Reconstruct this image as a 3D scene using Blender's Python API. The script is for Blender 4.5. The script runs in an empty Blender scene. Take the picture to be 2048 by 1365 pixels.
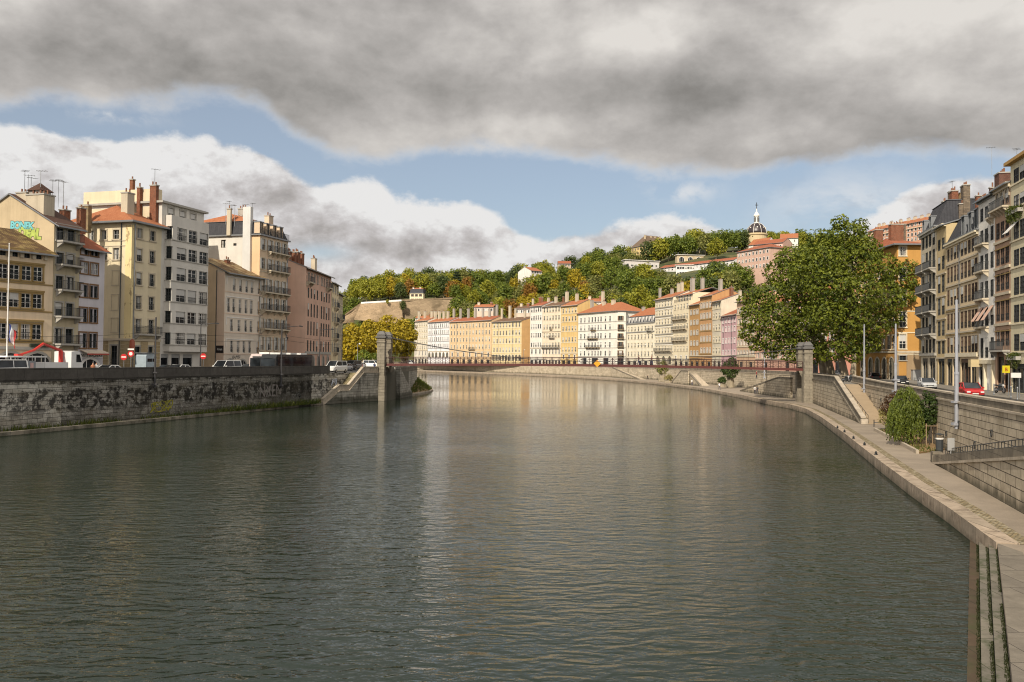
import bpy, math, random
from mathutils import Vector, Matrix, noise as mnoise
random.seed(7)
scene = bpy.context.scene
COL = scene.collection
rad = math.radians
# ---------------------------------------------------------------- camera and plan helpers
F_PX = 1750.0; CZ = 7.4; PITCH = math.atan(37.5/F_PX); ROLL = 0.0098
_cp, _sp, _ct, _st = math.cos(PITCH), math.sin(PITCH), math.cos(ROLL), math.sin(ROLL)
FW = Vector((0, _cp, _sp)); U0 = Vector((0, -_sp, _cp)); R0 = Vector((1, 0, 0))
RT = R0*_ct + U0*_st; UP = U0*_ct - R0*_st
def ray(x, y):
    d = FW + RT*((x-1024)/F_PX) + UP*((682.5-y)/F_PX)
    return d.x/d.y, d.z/d.y
def at(x, y, Y):
    u, v = ray(x, y); return Vector((u*Y, Y, CZ+v*Y))
def onz(x, y, z):
    u, v = ray(x, y); Y = (z-CZ)/v; return Vector((u*Y, Y, z))
def plan(x, Y, y=690):
    u, v = ray(x, y); return Vector((u*Y, Y))
def onwall(x, y, A, B):
    """point where the sight line meets the vertical plane through plan points A, B"""
    u, v = ray(x, y)
    ex, ey = B[0]-A[0], B[1]-A[1]
    t = (u*A[1]-A[0])/(ex-u*ey)
    Y = A[1]+t*ey
    return Vector((A[0]+t*ex, Y, CZ+v*Y))
def topx(p):
    d = Vector(p)-Vector((0, 0, CZ)); w = d.dot(FW)
    return 1024+F_PX*d.dot(RT)/w, 682.5-F_PX*d.dot(UP)/w
cam = bpy.data.cameras.new('camera'); cam.sensor_width = 36; cam.lens = 36*F_PX/2048
cam.clip_end = 9000; cam.clip_start = .5
camo = bpy.data.objects.new('camera', cam); COL.objects.link(camo)
m3 = Matrix((RT, UP, -FW)).transposed()
camo.matrix_world = Matrix.Translation((0, 0, CZ)) @ m3.to_4x4()
scene.camera = camo
# ---------------------------------------------------------------- materials
def lin(c):
    return tuple(((v/255)/12.92 if v <= 10 else ((v/255+.055)/1.055)**2.4) for v in c)
MATS = {}
def nt(name):
    m = bpy.data.materials.new(name); m.use_nodes = True
    n = m.node_tree; b = n.nodes['Principled BSDF']
    return m, n, b
def N(n, t, **kw):
    k = n.nodes.new(t)
    for a, v in kw.items(): setattr(k, a, v)
    return k
def mixc(n, fac, a, b, mode='MIX'):
    k = n.nodes.new('ShaderNodeMix'); k.data_type = 'RGBA'; k.blend_type = mode
    for i, v in ((0, fac), (6, a), (7, b)):
        if hasattr(v, 'links') or hasattr(v, 'is_linked'): n.links.new(v, k.inputs[i])
        else: k.inputs[i].default_value = v if i == 0 else (*v[:3], 1)
    return k.outputs[2]
def mth(n, op, a, b=None, c=None, clamp=False):
    k = n.nodes.new('ShaderNodeMath'); k.operation = op; k.use_clamp = clamp
    for i, v in enumerate((a, b, c)):
        if v is None: continue
        if hasattr(v, 'is_linked'): n.links.new(v, k.inputs[i])
        else: k.inputs[i].default_value = v
    return k.outputs[0]
def ramp(n, fac, stops, interp='LINEAR'):
    k = n.nodes.new('ShaderNodeValToRGB'); k.color_ramp.interpolation = interp
    e = k.color_ramp.elements
    while len(e) < len(stops): e.new(.5)
    for i, (p, c) in enumerate(stops):
        e[i].position = p; e[i].color = (*c, 1) if len(c) == 3 else c
    n.links.new(fac, k.inputs[0]); return k.outputs[0]
def gpos(n, scale=(1, 1, 1), src='pos', off=(0, 0, 0)):
    if src == 'pos': o = n.nodes.new('ShaderNodeNewGeometry').outputs['Position']
    else: o = n.nodes.new('ShaderNodeTexCoord').outputs['UV' if src == 'uv' else 'Object']
    k = n.nodes.new('ShaderNodeMapping'); k.inputs['Scale'].default_value = scale; k.inputs['Location'].default_value = off
    n.links.new(o, k.inputs[0]); return k.outputs[0]
def nz(n, vec, scale=1., detail=4., rough=.55, dist=0.):
    k = n.nodes.new('ShaderNodeTexNoise'); k.inputs['Scale'].default_value = scale
    k.inputs['Detail'].default_value = detail; k.inputs['Roughness'].default_value = rough; k.inputs['Distortion'].default_value = dist
    n.links.new(vec, k.inputs['Vector']); return k.outputs[0]
def bumpn(n, b, h, dist=.02, strength=1.):
    k = n.nodes.new('ShaderNodeBump'); k.inputs['Distance'].default_value = dist; k.inputs['Strength'].default_value = strength
    n.links.new(h, k.inputs['Height']); n.links.new(k.outputs[0], b.inputs['Normal'])
def mul(c, k): return tuple(min(.95, v*k) for v in c)
def plain(name, col, rough=.6, metal=0., spec=.5, var=.12, scale=2.):
    if name in MATS: return MATS[name]
    m, n, b = nt(name)
    b.inputs['Roughness'].default_value = rough; b.inputs['Metallic'].default_value = metal
    b.inputs['Specular IOR Level'].default_value = spec
    if var:
        f = nz(n, gpos(n), scale, 4)
        n.links.new(mixc(n, f, mul(col, 1-var*1.6), mul(col, 1+var*1.6)), b.inputs['Base Color'])
    else: b.inputs['Base Color'].default_value = (*col, 1)
    MATS[name] = m; return m
def plaster(name, col, var=.17, dirt=.3, patch=None):
    """rendered masonry: mottled, with rain streaks and a few worn spots"""
    if name in MATS: return MATS[name]
    m, n, b = nt(name)
    b.inputs['Roughness'].default_value = .9; b.inputs['Specular IOR Level'].default_value = .2
    f = nz(n, gpos(n, (.35, .35, .35)), 1, 6, .6)
    c = mixc(n, f, mul(col, 1-var*1.5), mul(col, 1+var))
    s = nz(n, gpos(n, (1.3, 1.3, .09)), 1, 5, .65)
    s = ramp(n, s, [(.45, (0, 0, 0)), (.8, (1, 1, 1))])
    sf = mth(n, 'MULTIPLY', s, dirt)
    c = mixc(n, sf, c, mul(col, .36))
    if patch:
        p = nz(n, gpos(n, (.8, .8, .5)), 1, 5, .7)
        p = ramp(n, p, [(.56, (0, 0, 0)), (.60, (1, 1, 1))])
        c = mixc(n, p, c, patch)
    n.links.new(c, b.inputs['Base Color'])
    bumpn(n, b, nz(n, gpos(n, (3, 3, 3)), 1, 4), .015)
    MATS[name] = m; return m
def tiles(name, col, col2, moss=None, pitch=.28):
    if name in MATS: return MATS[name]
    m, n, b = nt(name)
    b.inputs['Roughness'].default_value = .85; b.inputs['Specular IOR Level'].default_value = .2
    f = nz(n, gpos(n, (1.6, 1.6, 1.6)), 1, 5, .7)
    f = ramp(n, f, [(.3, (0, 0, 0)), (.7, (1, 1, 1))])
    c = mixc(n, f, col, col2)
    w = n.nodes.new('ShaderNodeTexWave'); w.inputs['Scale'].default_value = .314/pitch; w.bands_direction = 'X'
    n.links.new(gpos(n, (1, 1, 1), 'uv'), w.inputs['Vector'])
    w2 = n.nodes.new('ShaderNodeTexWave'); w2.inputs['Scale'].default_value = .8; w2.bands_direction = 'Y'; w2.wave_profile = 'SAW'
    n.links.new(gpos(n, (1, 1, 1), 'uv'), w2.inputs['Vector'])
    hgt = mth(n, 'ADD', w.outputs['Fac'], mth(n, 'MULTIPLY', w2.outputs['Fac'], .5))
    if moss:
        p = nz(n, gpos(n, (.9, .9, .9)), 1, 7, .75)
        p = ramp(n, p, [(.47, (0, 0, 0)), (.6, (1, 1, 1))]); c = mixc(n, p, c, moss)
    n.links.new(c, b.inputs['Base Color']); bumpn(n, b, hgt, .06)
    MATS[name] = m; return m
def blocks(name, c1, c2, mortar, bw=1.1, bh=.42, stain=None, sfac=.6, lo=.5, hi=.62, sscale=(.5, .5, .35), ms=.012, water=0.):
    """coursed stone; stain = colour of large weathering blotches"""
    if name in MATS: return MATS[name]
    m, n, b = nt(name)
    b.inputs['Roughness'].default_value = .88; b.inputs['Specular IOR Level'].default_value = .25
    k = n.nodes.new('ShaderNodeTexBrick'); k.inputs['Scale'].default_value = 1; k.inputs['Brick Width'].default_value = bw
    k.inputs['Row Height'].default_value = bh; k.inputs['Mortar Size'].default_value = ms; k.inputs['Bias'].default_value = 0
    k.inputs['Color1'].default_value = (*c1, 1); k.inputs['Color2'].default_value = (*c2, 1); k.inputs['Mortar'].default_value = (*mortar, 1)
    n.links.new(gpos(n, src='uv'), k.inputs['Vector'])
    f = nz(n, gpos(n, (1.7, 1.7, 1.7)), 1, 6, .7)
    c = mixc(n, .75, k.outputs['Color'], mixc(n, f, (.25, .24, .22), (1.5, 1.5, 1.5)), 'MULTIPLY')
    if stain:
        p = nz(n, gpos(n, sscale), 1, 7, .7)
        p = ramp(n, p, [(lo, (0, 0, 0)), (hi, (1, 1, 1))])
        c = mixc(n, mth(n, 'MULTIPLY', p, sfac), c, stain)
    if water:   # damp, algae-dark foot of the wall
        z = n.nodes.new('ShaderNodeSeparateXYZ'); n.links.new(n.nodes.new('ShaderNodeNewGeometry').outputs['Position'], z.inputs[0])
        g = mth(n, 'ADD', z.outputs[2], mth(n, 'MULTIPLY', nz(n, gpos(n, (.9, .9, .2)), 1, 5), 1.6))
        g = n_map(n, g, water+.9, water+1.5, 1, 0)
        c = mixc(n, mth(n, 'MULTIPLY', g, .75), c, (.035, .035, .02))
    n.links.new(c, b.inputs['Base Color'])
    h = mth(n, 'ADD', mth(n, 'MULTIPLY', k.outputs['Fac'], -1.), mth(n, 'MULTIPLY', f, .6))
    bumpn(n, b, h, .04)
    MATS[name] = m; return m
def n_map(n, v, a, b_, c, d):
    k = n.nodes.new('ShaderNodeMapRange'); k.clamp = True
    for i, x in enumerate((a, b_, c, d)): k.inputs[i+1].default_value = x
    n.links.new(v, k.inputs[0]); return k.outputs[0]
def glassm(name, col=(.012, .016, .018), rough=.12):
    if name in MATS: return MATS[name]
    m, n, b = nt(name)
    f = nz(n, gpos(n, (.45, .45, .45)), 1, 2)
    n.links.new(mixc(n, ramp(n, f, [(.42, (0, 0, 0)), (.66, (1, 1, 1))]), col, mul(col, 4.)), b.inputs['Base Color'])
    b.inputs['Roughness'].default_value = rough; b.inputs['IOR'].default_value = 1.33; b.inputs['Specular IOR Level'].default_value = .3 if name == 'window_glass' else .5
    MATS[name] = m; return m
def paintm(name, rough=.3):
    """coloured per object through its viewport colour"""
    if name in MATS: return MATS[name]
    m, n, b = nt(name); o = n.nodes.new('ShaderNodeObjectInfo')
    n.links.new(o.outputs['Color'], b.inputs['Base Color']); b.inputs['Roughness'].default_value = rough
    b.inputs['Coat Weight'].default_value = .4 if rough < .5 else 0
    MATS[name] = m; return m
def leafm(name, c1, c2, trans=.35):
    if name in MATS: return MATS[name]
    m, n, b = nt(name)
    f = nz(n, gpos(n, (.42, .42, .42)), 1, 5, .75)
    f2 = n.nodes.new('ShaderNodeNewGeometry').outputs['Random Per Island']
    f = mth(n, 'ADD', mth(n, 'MULTIPLY', f, .75), mth(n, 'MULTIPLY', f2, .26))
    c = mixc(n, n_map(n, f, .34, .72, 0, 1), c1, c2)
    n.links.new(c, b.inputs['Base Color']); b.inputs['Roughness'].default_value = .55; b.inputs['Specular IOR Level'].default_value = .35
    t = n.nodes.new('ShaderNodeBsdfTranslucent'); n.links.new(c, t.inputs[0])
    s = n.nodes.new('ShaderNodeMixShader'); s.inputs[0].default_value = trans
    n.links.new(b.outputs[0], s.inputs[1]); n.links.new(t.outputs[0], s.inputs[2])
    n.links.new(s.outputs[0], n.nodes['Material Output'].inputs[0])
    MATS[name] = m; return m
# ---------------------------------------------------------------- mesh builder
class MB:
    def __init__(s): s.v = []; s.f = []; s.m = []
    def face(s, pts, m=0):
        i = len(s.v); s.v += [tuple(p) for p in pts]; s.f.append(tuple(range(i, i+len(pts)))); s.m.append(m)
    def box(s, x0, x1, y0, y1, z0, z1, m=0):
        i = len(s.v)
        s.v += [(x0, y0, z0), (x1, y0, z0), (x1, y1, z0), (x0, y1, z0), (x0, y0, z1), (x1, y0, z1), (x1, y1, z1), (x0, y1, z1)]
        for q in ((0, 3, 2, 1), (4, 5, 6, 7), (0, 1, 5, 4), (1, 2, 6, 5), (2, 3, 7, 6), (3, 0, 4, 7)):
            s.f.append(tuple(i+k for k in q)); s.m.append(m)
    def prism(s, poly, z0, z1, m=0, top=None):
        """vertical prism over a plan polygon (counter-clockwise); z may be numbers or per-vertex lists"""
        k = len(poly); a = z0 if isinstance(z0, (list, tuple)) else [z0]*k; b = z1 if isinstance(z1, (list, tuple)) else [z1]*k
        i = len(s.v)
        s.v += [(p[0], p[1], a[j]) for j, p in enumerate(poly)]+[(p[0], p[1], b[j]) for j, p in enumerate(poly)]
        s.f.append(tuple(i+j for j in reversed(range(k)))); s.m.append(m)
        s.f.append(tuple(i+k+j for j in range(k))); s.m.append(m if top is None else top)
        for j in range(k):
            q = (j+1) % k; s.f.append((i+j, i+q, i+k+q, i+k+j)); s.m.append(m)
    def slab(s, pts, th, m=0, m2=None):
        """a sheet of given thickness under the top polygon pts"""
        k = len(pts); i = len(s.v)
        s.v += [tuple(p) for p in pts]+[(p[0], p[1], p[2]-th) for p in pts]
        s.f.append(tuple(i+j for j in range(k))); s.m.append(m)
        s.f.append(tuple(i+k+j for j in reversed(range(k)))); s.m.append(m if m2 is None else m2)
        for j in range(k):
            q = (j+1) % k; s.f.append((i+q, i+j, i+k+j, i+k+q)); s.m.append(m if m2 is None else m2)
    def tube(s, p, q, r0, r1=None, n=6, m=0, caps=True):
        p = Vector(p); q = Vector(q); r1 = r0 if r1 is None else r1
        d = q-p
        if d.length < 1e-6: return
        d.normalize(); a = d.orthogonal().normalized(); b = d.cross(a); i = len(s.v)
        for c, r in ((p, r0), (q, r1)):
            for k in range(n):
                t = 2*math.pi*k/n; s.v.append(tuple(c+a*(r*math.cos(t))+b*(r*math.sin(t))))
        for k in range(n):
            l = (k+1) % n; s.f.append((i+k, i+l, i+n+l, i+n+k)); s.m.append(m)
        if caps:
            s.f.append(tuple(i+k for k in reversed(range(n)))); s.m.append(m)
            s.f.append(tuple(i+n+k for k in range(n))); s.m.append(m)
    def lathe(s, prof, n=10, m=0, cx=0, cy=0):
        i = len(s.v)
        for r, z in prof:
            for k in range(n):
                t = 2*math.pi*k/n; s.v.append((cx+r*math.cos(t), cy+r*math.sin(t), z))
        for j in range(len(prof)-1):
            for k in range(n):
                l = (k+1) % n; s.f.append((i+j*n+k, i+j*n+l, i+(j+1)*n+l, i+(j+1)*n+k)); s.m.append(m)
        s.f.append(tuple(i+k for k in reversed(range(n)))); s.m.append(m)
        e = i+(len(prof)-1)*n; s.f.append(tuple(e+k for k in range(n))); s.m.append(m)
    def xf(s, M, start=0):
        for k in range(start, len(s.v)): s.v[k] = tuple(M @ Vector(s.v[k]))
    def mesh(s, name, mats, uv=True, smooth=False):
        me = bpy.data.meshes.new(name); me.from_pydata(s.v, [], s.f)
        for q in (mats if isinstance(mats, (list, tuple)) else [mats]): me.materials.append(q)
        me.polygons.foreach_set('material_index', s.m)
        if smooth: me.polygons.foreach_set('use_smooth', [True]*len(s.f))
        if uv:
            l = me.uv_layers.new(name='uv'); out = []
            for p in me.polygons:
                nn = p.normal; h = math.hypot(nn.x, nn.y)
                if h < .05: tx, ty = Vector((1, 0, 0)), Vector((0, 1, 0))
                else:
                    tx = Vector((-nn.y/h, nn.x/h, 0)); ty = nn.cross(tx)
                for vi in p.vertices:
                    c = me.vertices[vi].co; out += [c.dot(tx), c.dot(ty) if h < .97 else c.z]
            l.data.foreach_set('uv', out)
        me.update(); return me
    def build(s, name, mats, parent=None, loc=(0, 0, 0), rz=0, **kw):
        return put(name, s.mesh(name, mats, **kw), parent, loc, rz)
def put(name, me, parent=None, loc=(0, 0, 0), rz=0):
    o = bpy.data.objects.new(name, me); COL.objects.link(o); o.location = loc; o.rotation_euler = (0, 0, rz)
    if parent: o.parent = parent
    return o
def tag(o, label=None, cat=None, group=None, kind=None):
    if label: o['label'] = label
    if cat: o['category'] = cat
    if group: o['group'] = group
    if kind: o['kind'] = kind
    return o
def empty(name, loc, rz=0):
    o = bpy.data.objects.new(name, None); o.empty_display_size = .3; COL.objects.link(o); o.location = loc; o.rotation_euler = (0, 0, rz); return o
KIDS = {}
def copy_tree(o, parent=None):
    c = o.copy(); COL.objects.link(c)
    if parent: c.parent = parent
    for ch in list(o.children): copy_tree(ch, c)
    return c
def text(s, size, mat, parent, loc, rot, name='lettering', ext=.01, shear=0, bold=0., space=1.):
    cu = bpy.data.curves.new(name, 'FONT'); cu.body = s; cu.size = size; cu.extrude = ext; cu.align_x = 'CENTER'; cu.shear = shear
    cu.resolution_u = 3; cu.offset = bold; cu.space_character = space
    t = bpy.data.objects.new('tmp', cu); COL.objects.link(t)
    me = bpy.data.meshes.new_from_object(t.evaluated_get(bpy.context.evaluated_depsgraph_get())); bpy.data.objects.remove(t); bpy.data.curves.remove(cu)
    me.materials.clear(); me.materials.append(mat)
    o = put(name, me, parent, loc); o.rotation_euler = rot
    return o
# ---------------------------------------------------------------- shared materials
G_DARK = glassm('window_glass', (.009, .012, .013)); G_SHOP = glassm('shop_glass', (.008, .009, .01), .08)
WHITE = plain('white_paint', (.72, .7, .66), .5, var=.06); GREYP = plain('grey_paint', (.32, .32, .31), .6, var=.1)
BROWNP = plain('brown_paint', (.10, .055, .03), .6, var=.15); DARKP = plain('dark_paint', (.035, .04, .042), .5, var=.15)
STONE = plain('trim_stone', (.5, .43, .32), .85, var=.14); STONEG = plain('grey_trim', (.36, .34, .3), .85, var=.16)
OCHST = plain('ochre_trim', (.28, .19, .07), .85, var=.14); CREAMT = plain('cream_trim', (.66, .58, .42), .85, var=.1)
IRON = plain('wrought_iron', (.03, .032, .033), .5, var=.1); ZINC = plain('zinc', (.22, .23, .24), .45, .5, var=.1)
BLIND = plain('roller_blind', (.5, .49, .46), .6, var=.08); CURT = plain('curtain', (.42, .4, .36), .9, var=.2)
SHUTW = plain('pale_shutter', (.46, .45, .41), .6, var=.1); SHUTG = plain('grey_shutter', (.2, .21, .2), .6, var=.1); SHUTB = plain('brown_shutter', (.11, .06, .035), .6, var=.15)
BRICKR = blocks('chimney_brick', (.36, .1, .04), (.26, .075, .035), (.3, .24, .18), .25, .08, (.08, .05, .03), .5, .5, .7)
BRICKT = blocks('chimney_tan', (.34, .25, .14), (.28, .2, .11), (.3, .25, .17), .4, .15, (.07, .06, .04), .6, .5, .7)
RUBBLE = blocks('rubble', (.22, .17, .12), (.13, .1, .075), (.3, .27, .22), .5, .22, (.05, .04, .03), .5, .5, .7)
BRICKD = blocks('old_brick', (.2, .07, .045), (.14, .055, .04), (.25, .2, .16), .25, .09, (.05, .03, .025), .5, .45, .7)
CHIMP = plaster('chimney_render', (.52, .45, .34), dirt=.5); CHIMG = plaster('chimney_grey', (.36, .33, .29), dirt=.5)
POT = plain('terracotta_pot', (.2, .09, .05), .8)
T_OR = tiles('orange_tiles', (.29, .10, .045), (.38, .155, .075), None)
T_RED = tiles('red_tiles', (.25, .075, .04), (.32, .115, .06), None)
T_BR = tiles('brown_tiles', (.13, .07, .045), (.22, .12, .07), (.09, .07, .05))
T_MOSS = tiles('mossy_tiles', (.2, .12, .06), (.12, .07, .035), (.34, .26, .14))
T_MOSSD = tiles('dark_mossy_tiles', (.12, .07, .035), (.075, .045, .025), (.26, .19, .08))
T_DK = tiles('dark_tiles', (.07, .04, .03), (.1, .055, .04), None)
SLATE = tiles('slate', (.045, .046, .052), (.07, .07, .078), None, .4)
SLATEB = tiles('slate_brown', (.12, .085, .06), (.17, .12, .085), None, .4)
# style: frame, glass, surround, shutter, far
SLATD = plain('dark_slats', (.022, .018, .016), .75, var=.2)
STY = {
 'far': (WHITE, G_DARK, CREAMT, None, 1), 'farg': (GREYP, G_DARK, WHITE, None, 1), 'faro': (WHITE, G_DARK, OCHST, None, 1), 'fars': (WHITE, G_DARK, STONE, SHUTW, 2),
 'farb': (GREYP, G_DARK, CREAMT, SHUTB, 2), 'white': (WHITE, G_DARK, OCHST, None, 0), 'plain': (GREYP, G_DARK, STONEG, None, 0), 'cream': (WHITE, G_DARK, CREAMT, None, 0),
 'brown': (BROWNP, G_DARK, OCHST, None, 0), 'dark': (DARKP, G_DARK, STONEG, None, 0), 'shut': (WHITE, G_DARK, STONE, SHUTW, 0), 'shutg': (GREYP, G_DARK, STONE, SHUTG, 0),
 'shutb': (BROWNP, G_DARK, STONE, SHUTB, 0), 'stone': (GREYP, G_DARK, STONE, None, 0), 'none': (WHITE, G_DARK, None, None, 0), 'rt': (DARKP, SLATD, None, None, 0), 'rtb': (BROWNP, SLATD, None, None, 0), 'darkn': (DARKP, G_DARK, None, None, 0)}
WC = {}
def win_mesh(sty, w, h, var):
    k = (sty, round(w, 1), round(h, 1), var)
    if k in WC: return WC[k]
    fr, gl, su, sh, far = STY[sty]; b = MB(); r = .05 if sty[:2] == 'rt' else .2
    w, h = k[1], k[2]
    b.face([(-w/2, r, 0), (w/2, r, 0), (w/2, r, h), (-w/2, r, h)], 1)
    t = .06
    for x in (-w/2, w/2-t): b.box(x, x+t, r-.06, r-.005, 0, h)
    b.box(-w/2+t, w/2-t, r-.058, r-.005, h-t, h); b.box(-w/2+t, w/2-t, r-.058, r-.005, 0, t)
    b.box(-.04, .04, r-.065, r-.005, t, h-t)
    if not far:
        for z in ((.36, .7) if h > 1.5 else (.5,)): b.box(-w/2+t, w/2-t, r-.05, r-.005, h*z-.025, h*z+.025)
    if var == 1: b.box(-w/2+t, w/2-t, r-.1, r-.07, h*.52, h-t, 3)                 # blind part way down
    elif var == 2:
        b.box(-w/2+t, -w*.16, r-.004, r-.002, t, h-t, 4); b.box(w*.16, w/2-t, r-.004, r-.002, t, h-t, 4)
    elif var == 3: b.box(-w/2+t, w/2-t, r-.1, r-.07, t, h-t, 3)                    # closed
    if h > 1.5:
        b.box(-w/2, w/2, -.03, .0, .72, .78, 5); b.box(-w/2, w/2, -.03, 0, .3, .34, 5)
        q = int(w/.16)
        for i in range(1, q): b.box(-w/2+i*w/q-.012, -w/2+i*w/q+.012, -.025, -.005, .02, .72, 5)
    me_s = me_h = None
    sb = b if far else MB(); si = 2 if far else 0
    if su:
        f = .16 if not far else .2
        for x in (-w/2-f, w/2): sb.box(x, x+f, -.05, -.002, 0, h, si)
        sb.box(-w/2-f, w/2+f, -.07, -.002, h, h+f*1.2, si); sb.box(-w/2-f-.05, w/2+f+.05, -.14, -.002, -.14, 0, si)
        if not far: me_s = sb.mesh('surround', su)
    if sh:
        me_h = []
        for sx in (-1, 1):
            hb = b if far else MB()
            a, c = sorted((sx*(w/2+.02), sx*(w/2+w*.45)))
            hb.box(a, c, -.12, -.075, .03, h, 5 if far else 0)
            if not far: me_h.append(hb.mesh('shutter', sh))
    me = b.mesh('window', [fr, gl, su or fr, BLIND, CURT, IRON if not (far and sh) else sh])
    WC[k] = (me, me_s, me_h); return WC[k]
RC = {}
def rail_mesh(w, d, h=.95, fancy=0, solid=None):
    k = (round(w, 1), round(d, 2), h, fancy)
    if k in RC: return RC[k]
    b = MB(); w = k[0]
    runs = [((-w/2, -d), (w/2, -d)), ((-w/2, 0), (-w/2, -d)), ((w/2, -d), (w/2, 0))]
    for p, q in runs:
        L = math.hypot(q[0]-p[0], q[1]-p[1])
        if L < .1: continue
        b.tube((*p, h), (*q, h), .03, n=4); b.tube((*p, .08), (*q, .08), .02, n=4)
        if fancy: b.tube((*p, h*.8), (*q, h*.8), .018, n=4)
        c = max(2, int(L/.13))
        for i in range(c+1):
            x = p[0]+(q[0]-p[0])*i/c; y = p[1]+(q[1]-p[1])*i/c
            b.tube((x, y, 0), (x, y, h), .016, n=3, caps=False)
    RC[k] = b.mesh('railing', IRON); return RC[k]
class Bld:
    def __init__(s, name, label, P0, P1, zb, ze, depth, cat='building', group=None):
        s.P0 = Vector(P0); s.P1 = Vector(P1); s.W = (s.P1-s.P0).length; s.zb = zb; s.ze = ze; s.d = depth
        s.e = (s.P1-s.P0).normalized(); s.inw = Vector((-s.e.y, s.e.x))
        s.root = empty(name, (s.P0.x, s.P0.y, zb), math.atan2(s.e.y, s.e.x)); tag(s.root, label, cat, group)
        s.h = {'F': [], 'L': [], 'R': []}; s.rng = random.Random(label); s.roof = None
    def z(s, x, y): return onwall(x, y, s.P0, s.P1).z
    def sx(s, x, y=650):
        p = onwall(x, y, s.P0, s.P1); return (Vector((p.x, p.y))-s.P0).dot(s.e)
    def tl(s, x, y=600, side='L'):
        a = s.P0 if side == 'L' else s.P1
        p = onwall(x, y, a, a+s.inw); return (Vector((p.x, p.y))-a).dot(s.inw)
    def zl(s, x, y, side='L'):
        a = s.P0 if side == 'L' else s.P1
        return onwall(x, y, a, a+s.inw).z
    def loc(s, face, a, z, out=0.):
        z -= s.zb
        if face == 'F': return (a, -out, z), 0
        if face == 'L': return (-out, a, z), -math.pi/2
        return (s.W+out, a, z), math.pi/2
    def win(s, face, a, z0, z1, w, sty='plain', var=None, hole=True):
        if w > .25 and z1-z0 > .25:
            w = round(w, 1); h = round(z1-z0, 1)
            lim = s.W if face == 'F' else s.d
            if a-w/2 < .08 or a+w/2 > lim-.08: return
            if hole: s.h[face].append((a-w/2, a+w/2, z0, z0+h))
            if var is None: var = s.rng.choice((0, 0, 0, 1, 2, 3) if STY[sty][4] else (0, 0, 0, 0, 1, 2))
            m, ms, mh = win_mesh(sty, w, h, var); l, r = s.loc(face, a, z0)
            o = put('window', m, s.root, l, r)
            if ms: put('surround', ms, o)
            for q in mh or (): put('shutter', q, o)
            return o
    def grid(s, rows, cols, w, sty='plain', face='F', skip=(), var=None):
        for i, (a, b) in enumerate(rows):
            for j, c in enumerate(cols):
                if (i, j) not in skip: s.win(face, c, a, b, w, sty, var)
    def px_rows(s, rows, x): return [(s.z(x, b), s.z(x, t)) for t, b in rows]
    def px_cols(s, xs): return [s.sx(x) for x in xs]
    def even(s, n, m=.0): return [m+(s.W-2*m)*(i+.5)/n for i in range(n)]
    def wall(s, mat, gable=0., gmat=None):
        b = MB()
        def face(L, holes, fn, inn):
            zs = sorted({s.zb, s.ze}|{q for h in holes for q in h[2:]})
            zs = [q for q in zs if s.zb-1e-6 <= q <= s.ze+1e-6]
            for z0, z1 in zip(zs, zs[1:]):
                if z1-z0 < 1e-4: continue
                zm = (z0+z1)/2
                cut = sorted((h[0], h[1]) for h in holes if h[2] < zm < h[3]); x = 0.
                for a, c in cut+[(L, L)]:
                    if a > x+1e-4: b.face([fn(x, z0), fn(a, z0), fn(a, z1), fn(x, z1)])
                    x = max(x, c)
            for a, c, z0, z1 in holes:
                q = [(a, z0), (c, z0), (c, z1), (a, z1)]
                for i in range(4):
                    p0, p1 = q[i], q[(i+1) % 4]; f0, f1 = Vector(fn(*p0)), Vector(fn(*p1)); iv = Vector((*inn, 0))*.24
                    b.face([f0, f0+iv, f1+iv, f1])
        zb = s.zb
        face(s.W, s.h['F'], lambda a, z: (a, 0, z-zb), (0, 1))
        face(s.d, [(s.d-c, s.d-a, z0, z1) for a, c, z0, z1 in s.h['L']], lambda a, z: (0, s.d-a, z-zb), (1, 0))
        face(s.d, s.h['R'], lambda a, z: (s.W, a, z-zb), (-1, 0))
        H = s.ze-zb
        b.face([(s.W, s.d, 0), (0, s.d, 0), (0, s.d, H), (s.W, s.d, H)])
        b.face([(0, 0, H), (s.W, 0, H), (s.W, s.d, H), (0, s.d, H)])
        if gable:
            b.face([(0, s.d, H), (0, 0, H), (0, s.d/2, H+gable)]); b.face([(s.W, 0, H), (s.W, s.d, H), (s.W, s.d/2, H+gable)])
        s.wallo = b.build('wall', mat, s.root); return s.wallo
    def gable(s, rh, mat, o=.5, so=.15, fascia=None):
        H = s.ze-s.zb+.04; k = rh/(s.d/2); e = H-o*k; b = MB(); W, d = s.W, s.d
        b.slab([(-so, -o, e), (W+so, -o, e), (W+so, d/2, H+rh), (-so, d/2, H+rh)], .16, 0, 1)
        b.slab([(-so, d/2, H+rh), (W+so, d/2, H+rh), (W+so, d+o, e), (-so, d+o, e)], .16, 0, 1)
        b.box(-so, W+so, -o-.14, -o-.01, e-.2, e-.04, 1)
        s.rz = lambda t: H+rh*(1-abs(t-d/2)/(d/2))
        s.roof = b.build('roof', [mat, fascia or ZINC], s.root); return s.roof
    def hip(s, rh, mat, o=.6, fascia=None, inset=None):
        H = s.ze-s.zb+.04; W, d = s.W, s.d; i = min(d/2, W/2-.2) if inset is None else inset; b = MB()
        A, B_, C, D = (-o, -o, H), (W+o, -o, H), (W+o, d+o, H), (-o, d+o, H); E, Fp = (i, d/2, H+rh), (W-i, d/2, H+rh)
        for f in ([A, B_, Fp, E], [B_, C, Fp], [C, D, E, Fp], [D, A, E]): b.slab(f, .03, 0, 1)
        b.box(-o-.02, W+o+.02, -o-.02, d+o+.02, H-.24, H-.035, 1)
        s.rz = lambda t: H+rh*max(0, 1-abs(t-d/2)/(d/2)); s.roof = b.build('roof', [mat, fascia or ZINC], s.root); return s.roof
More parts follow.
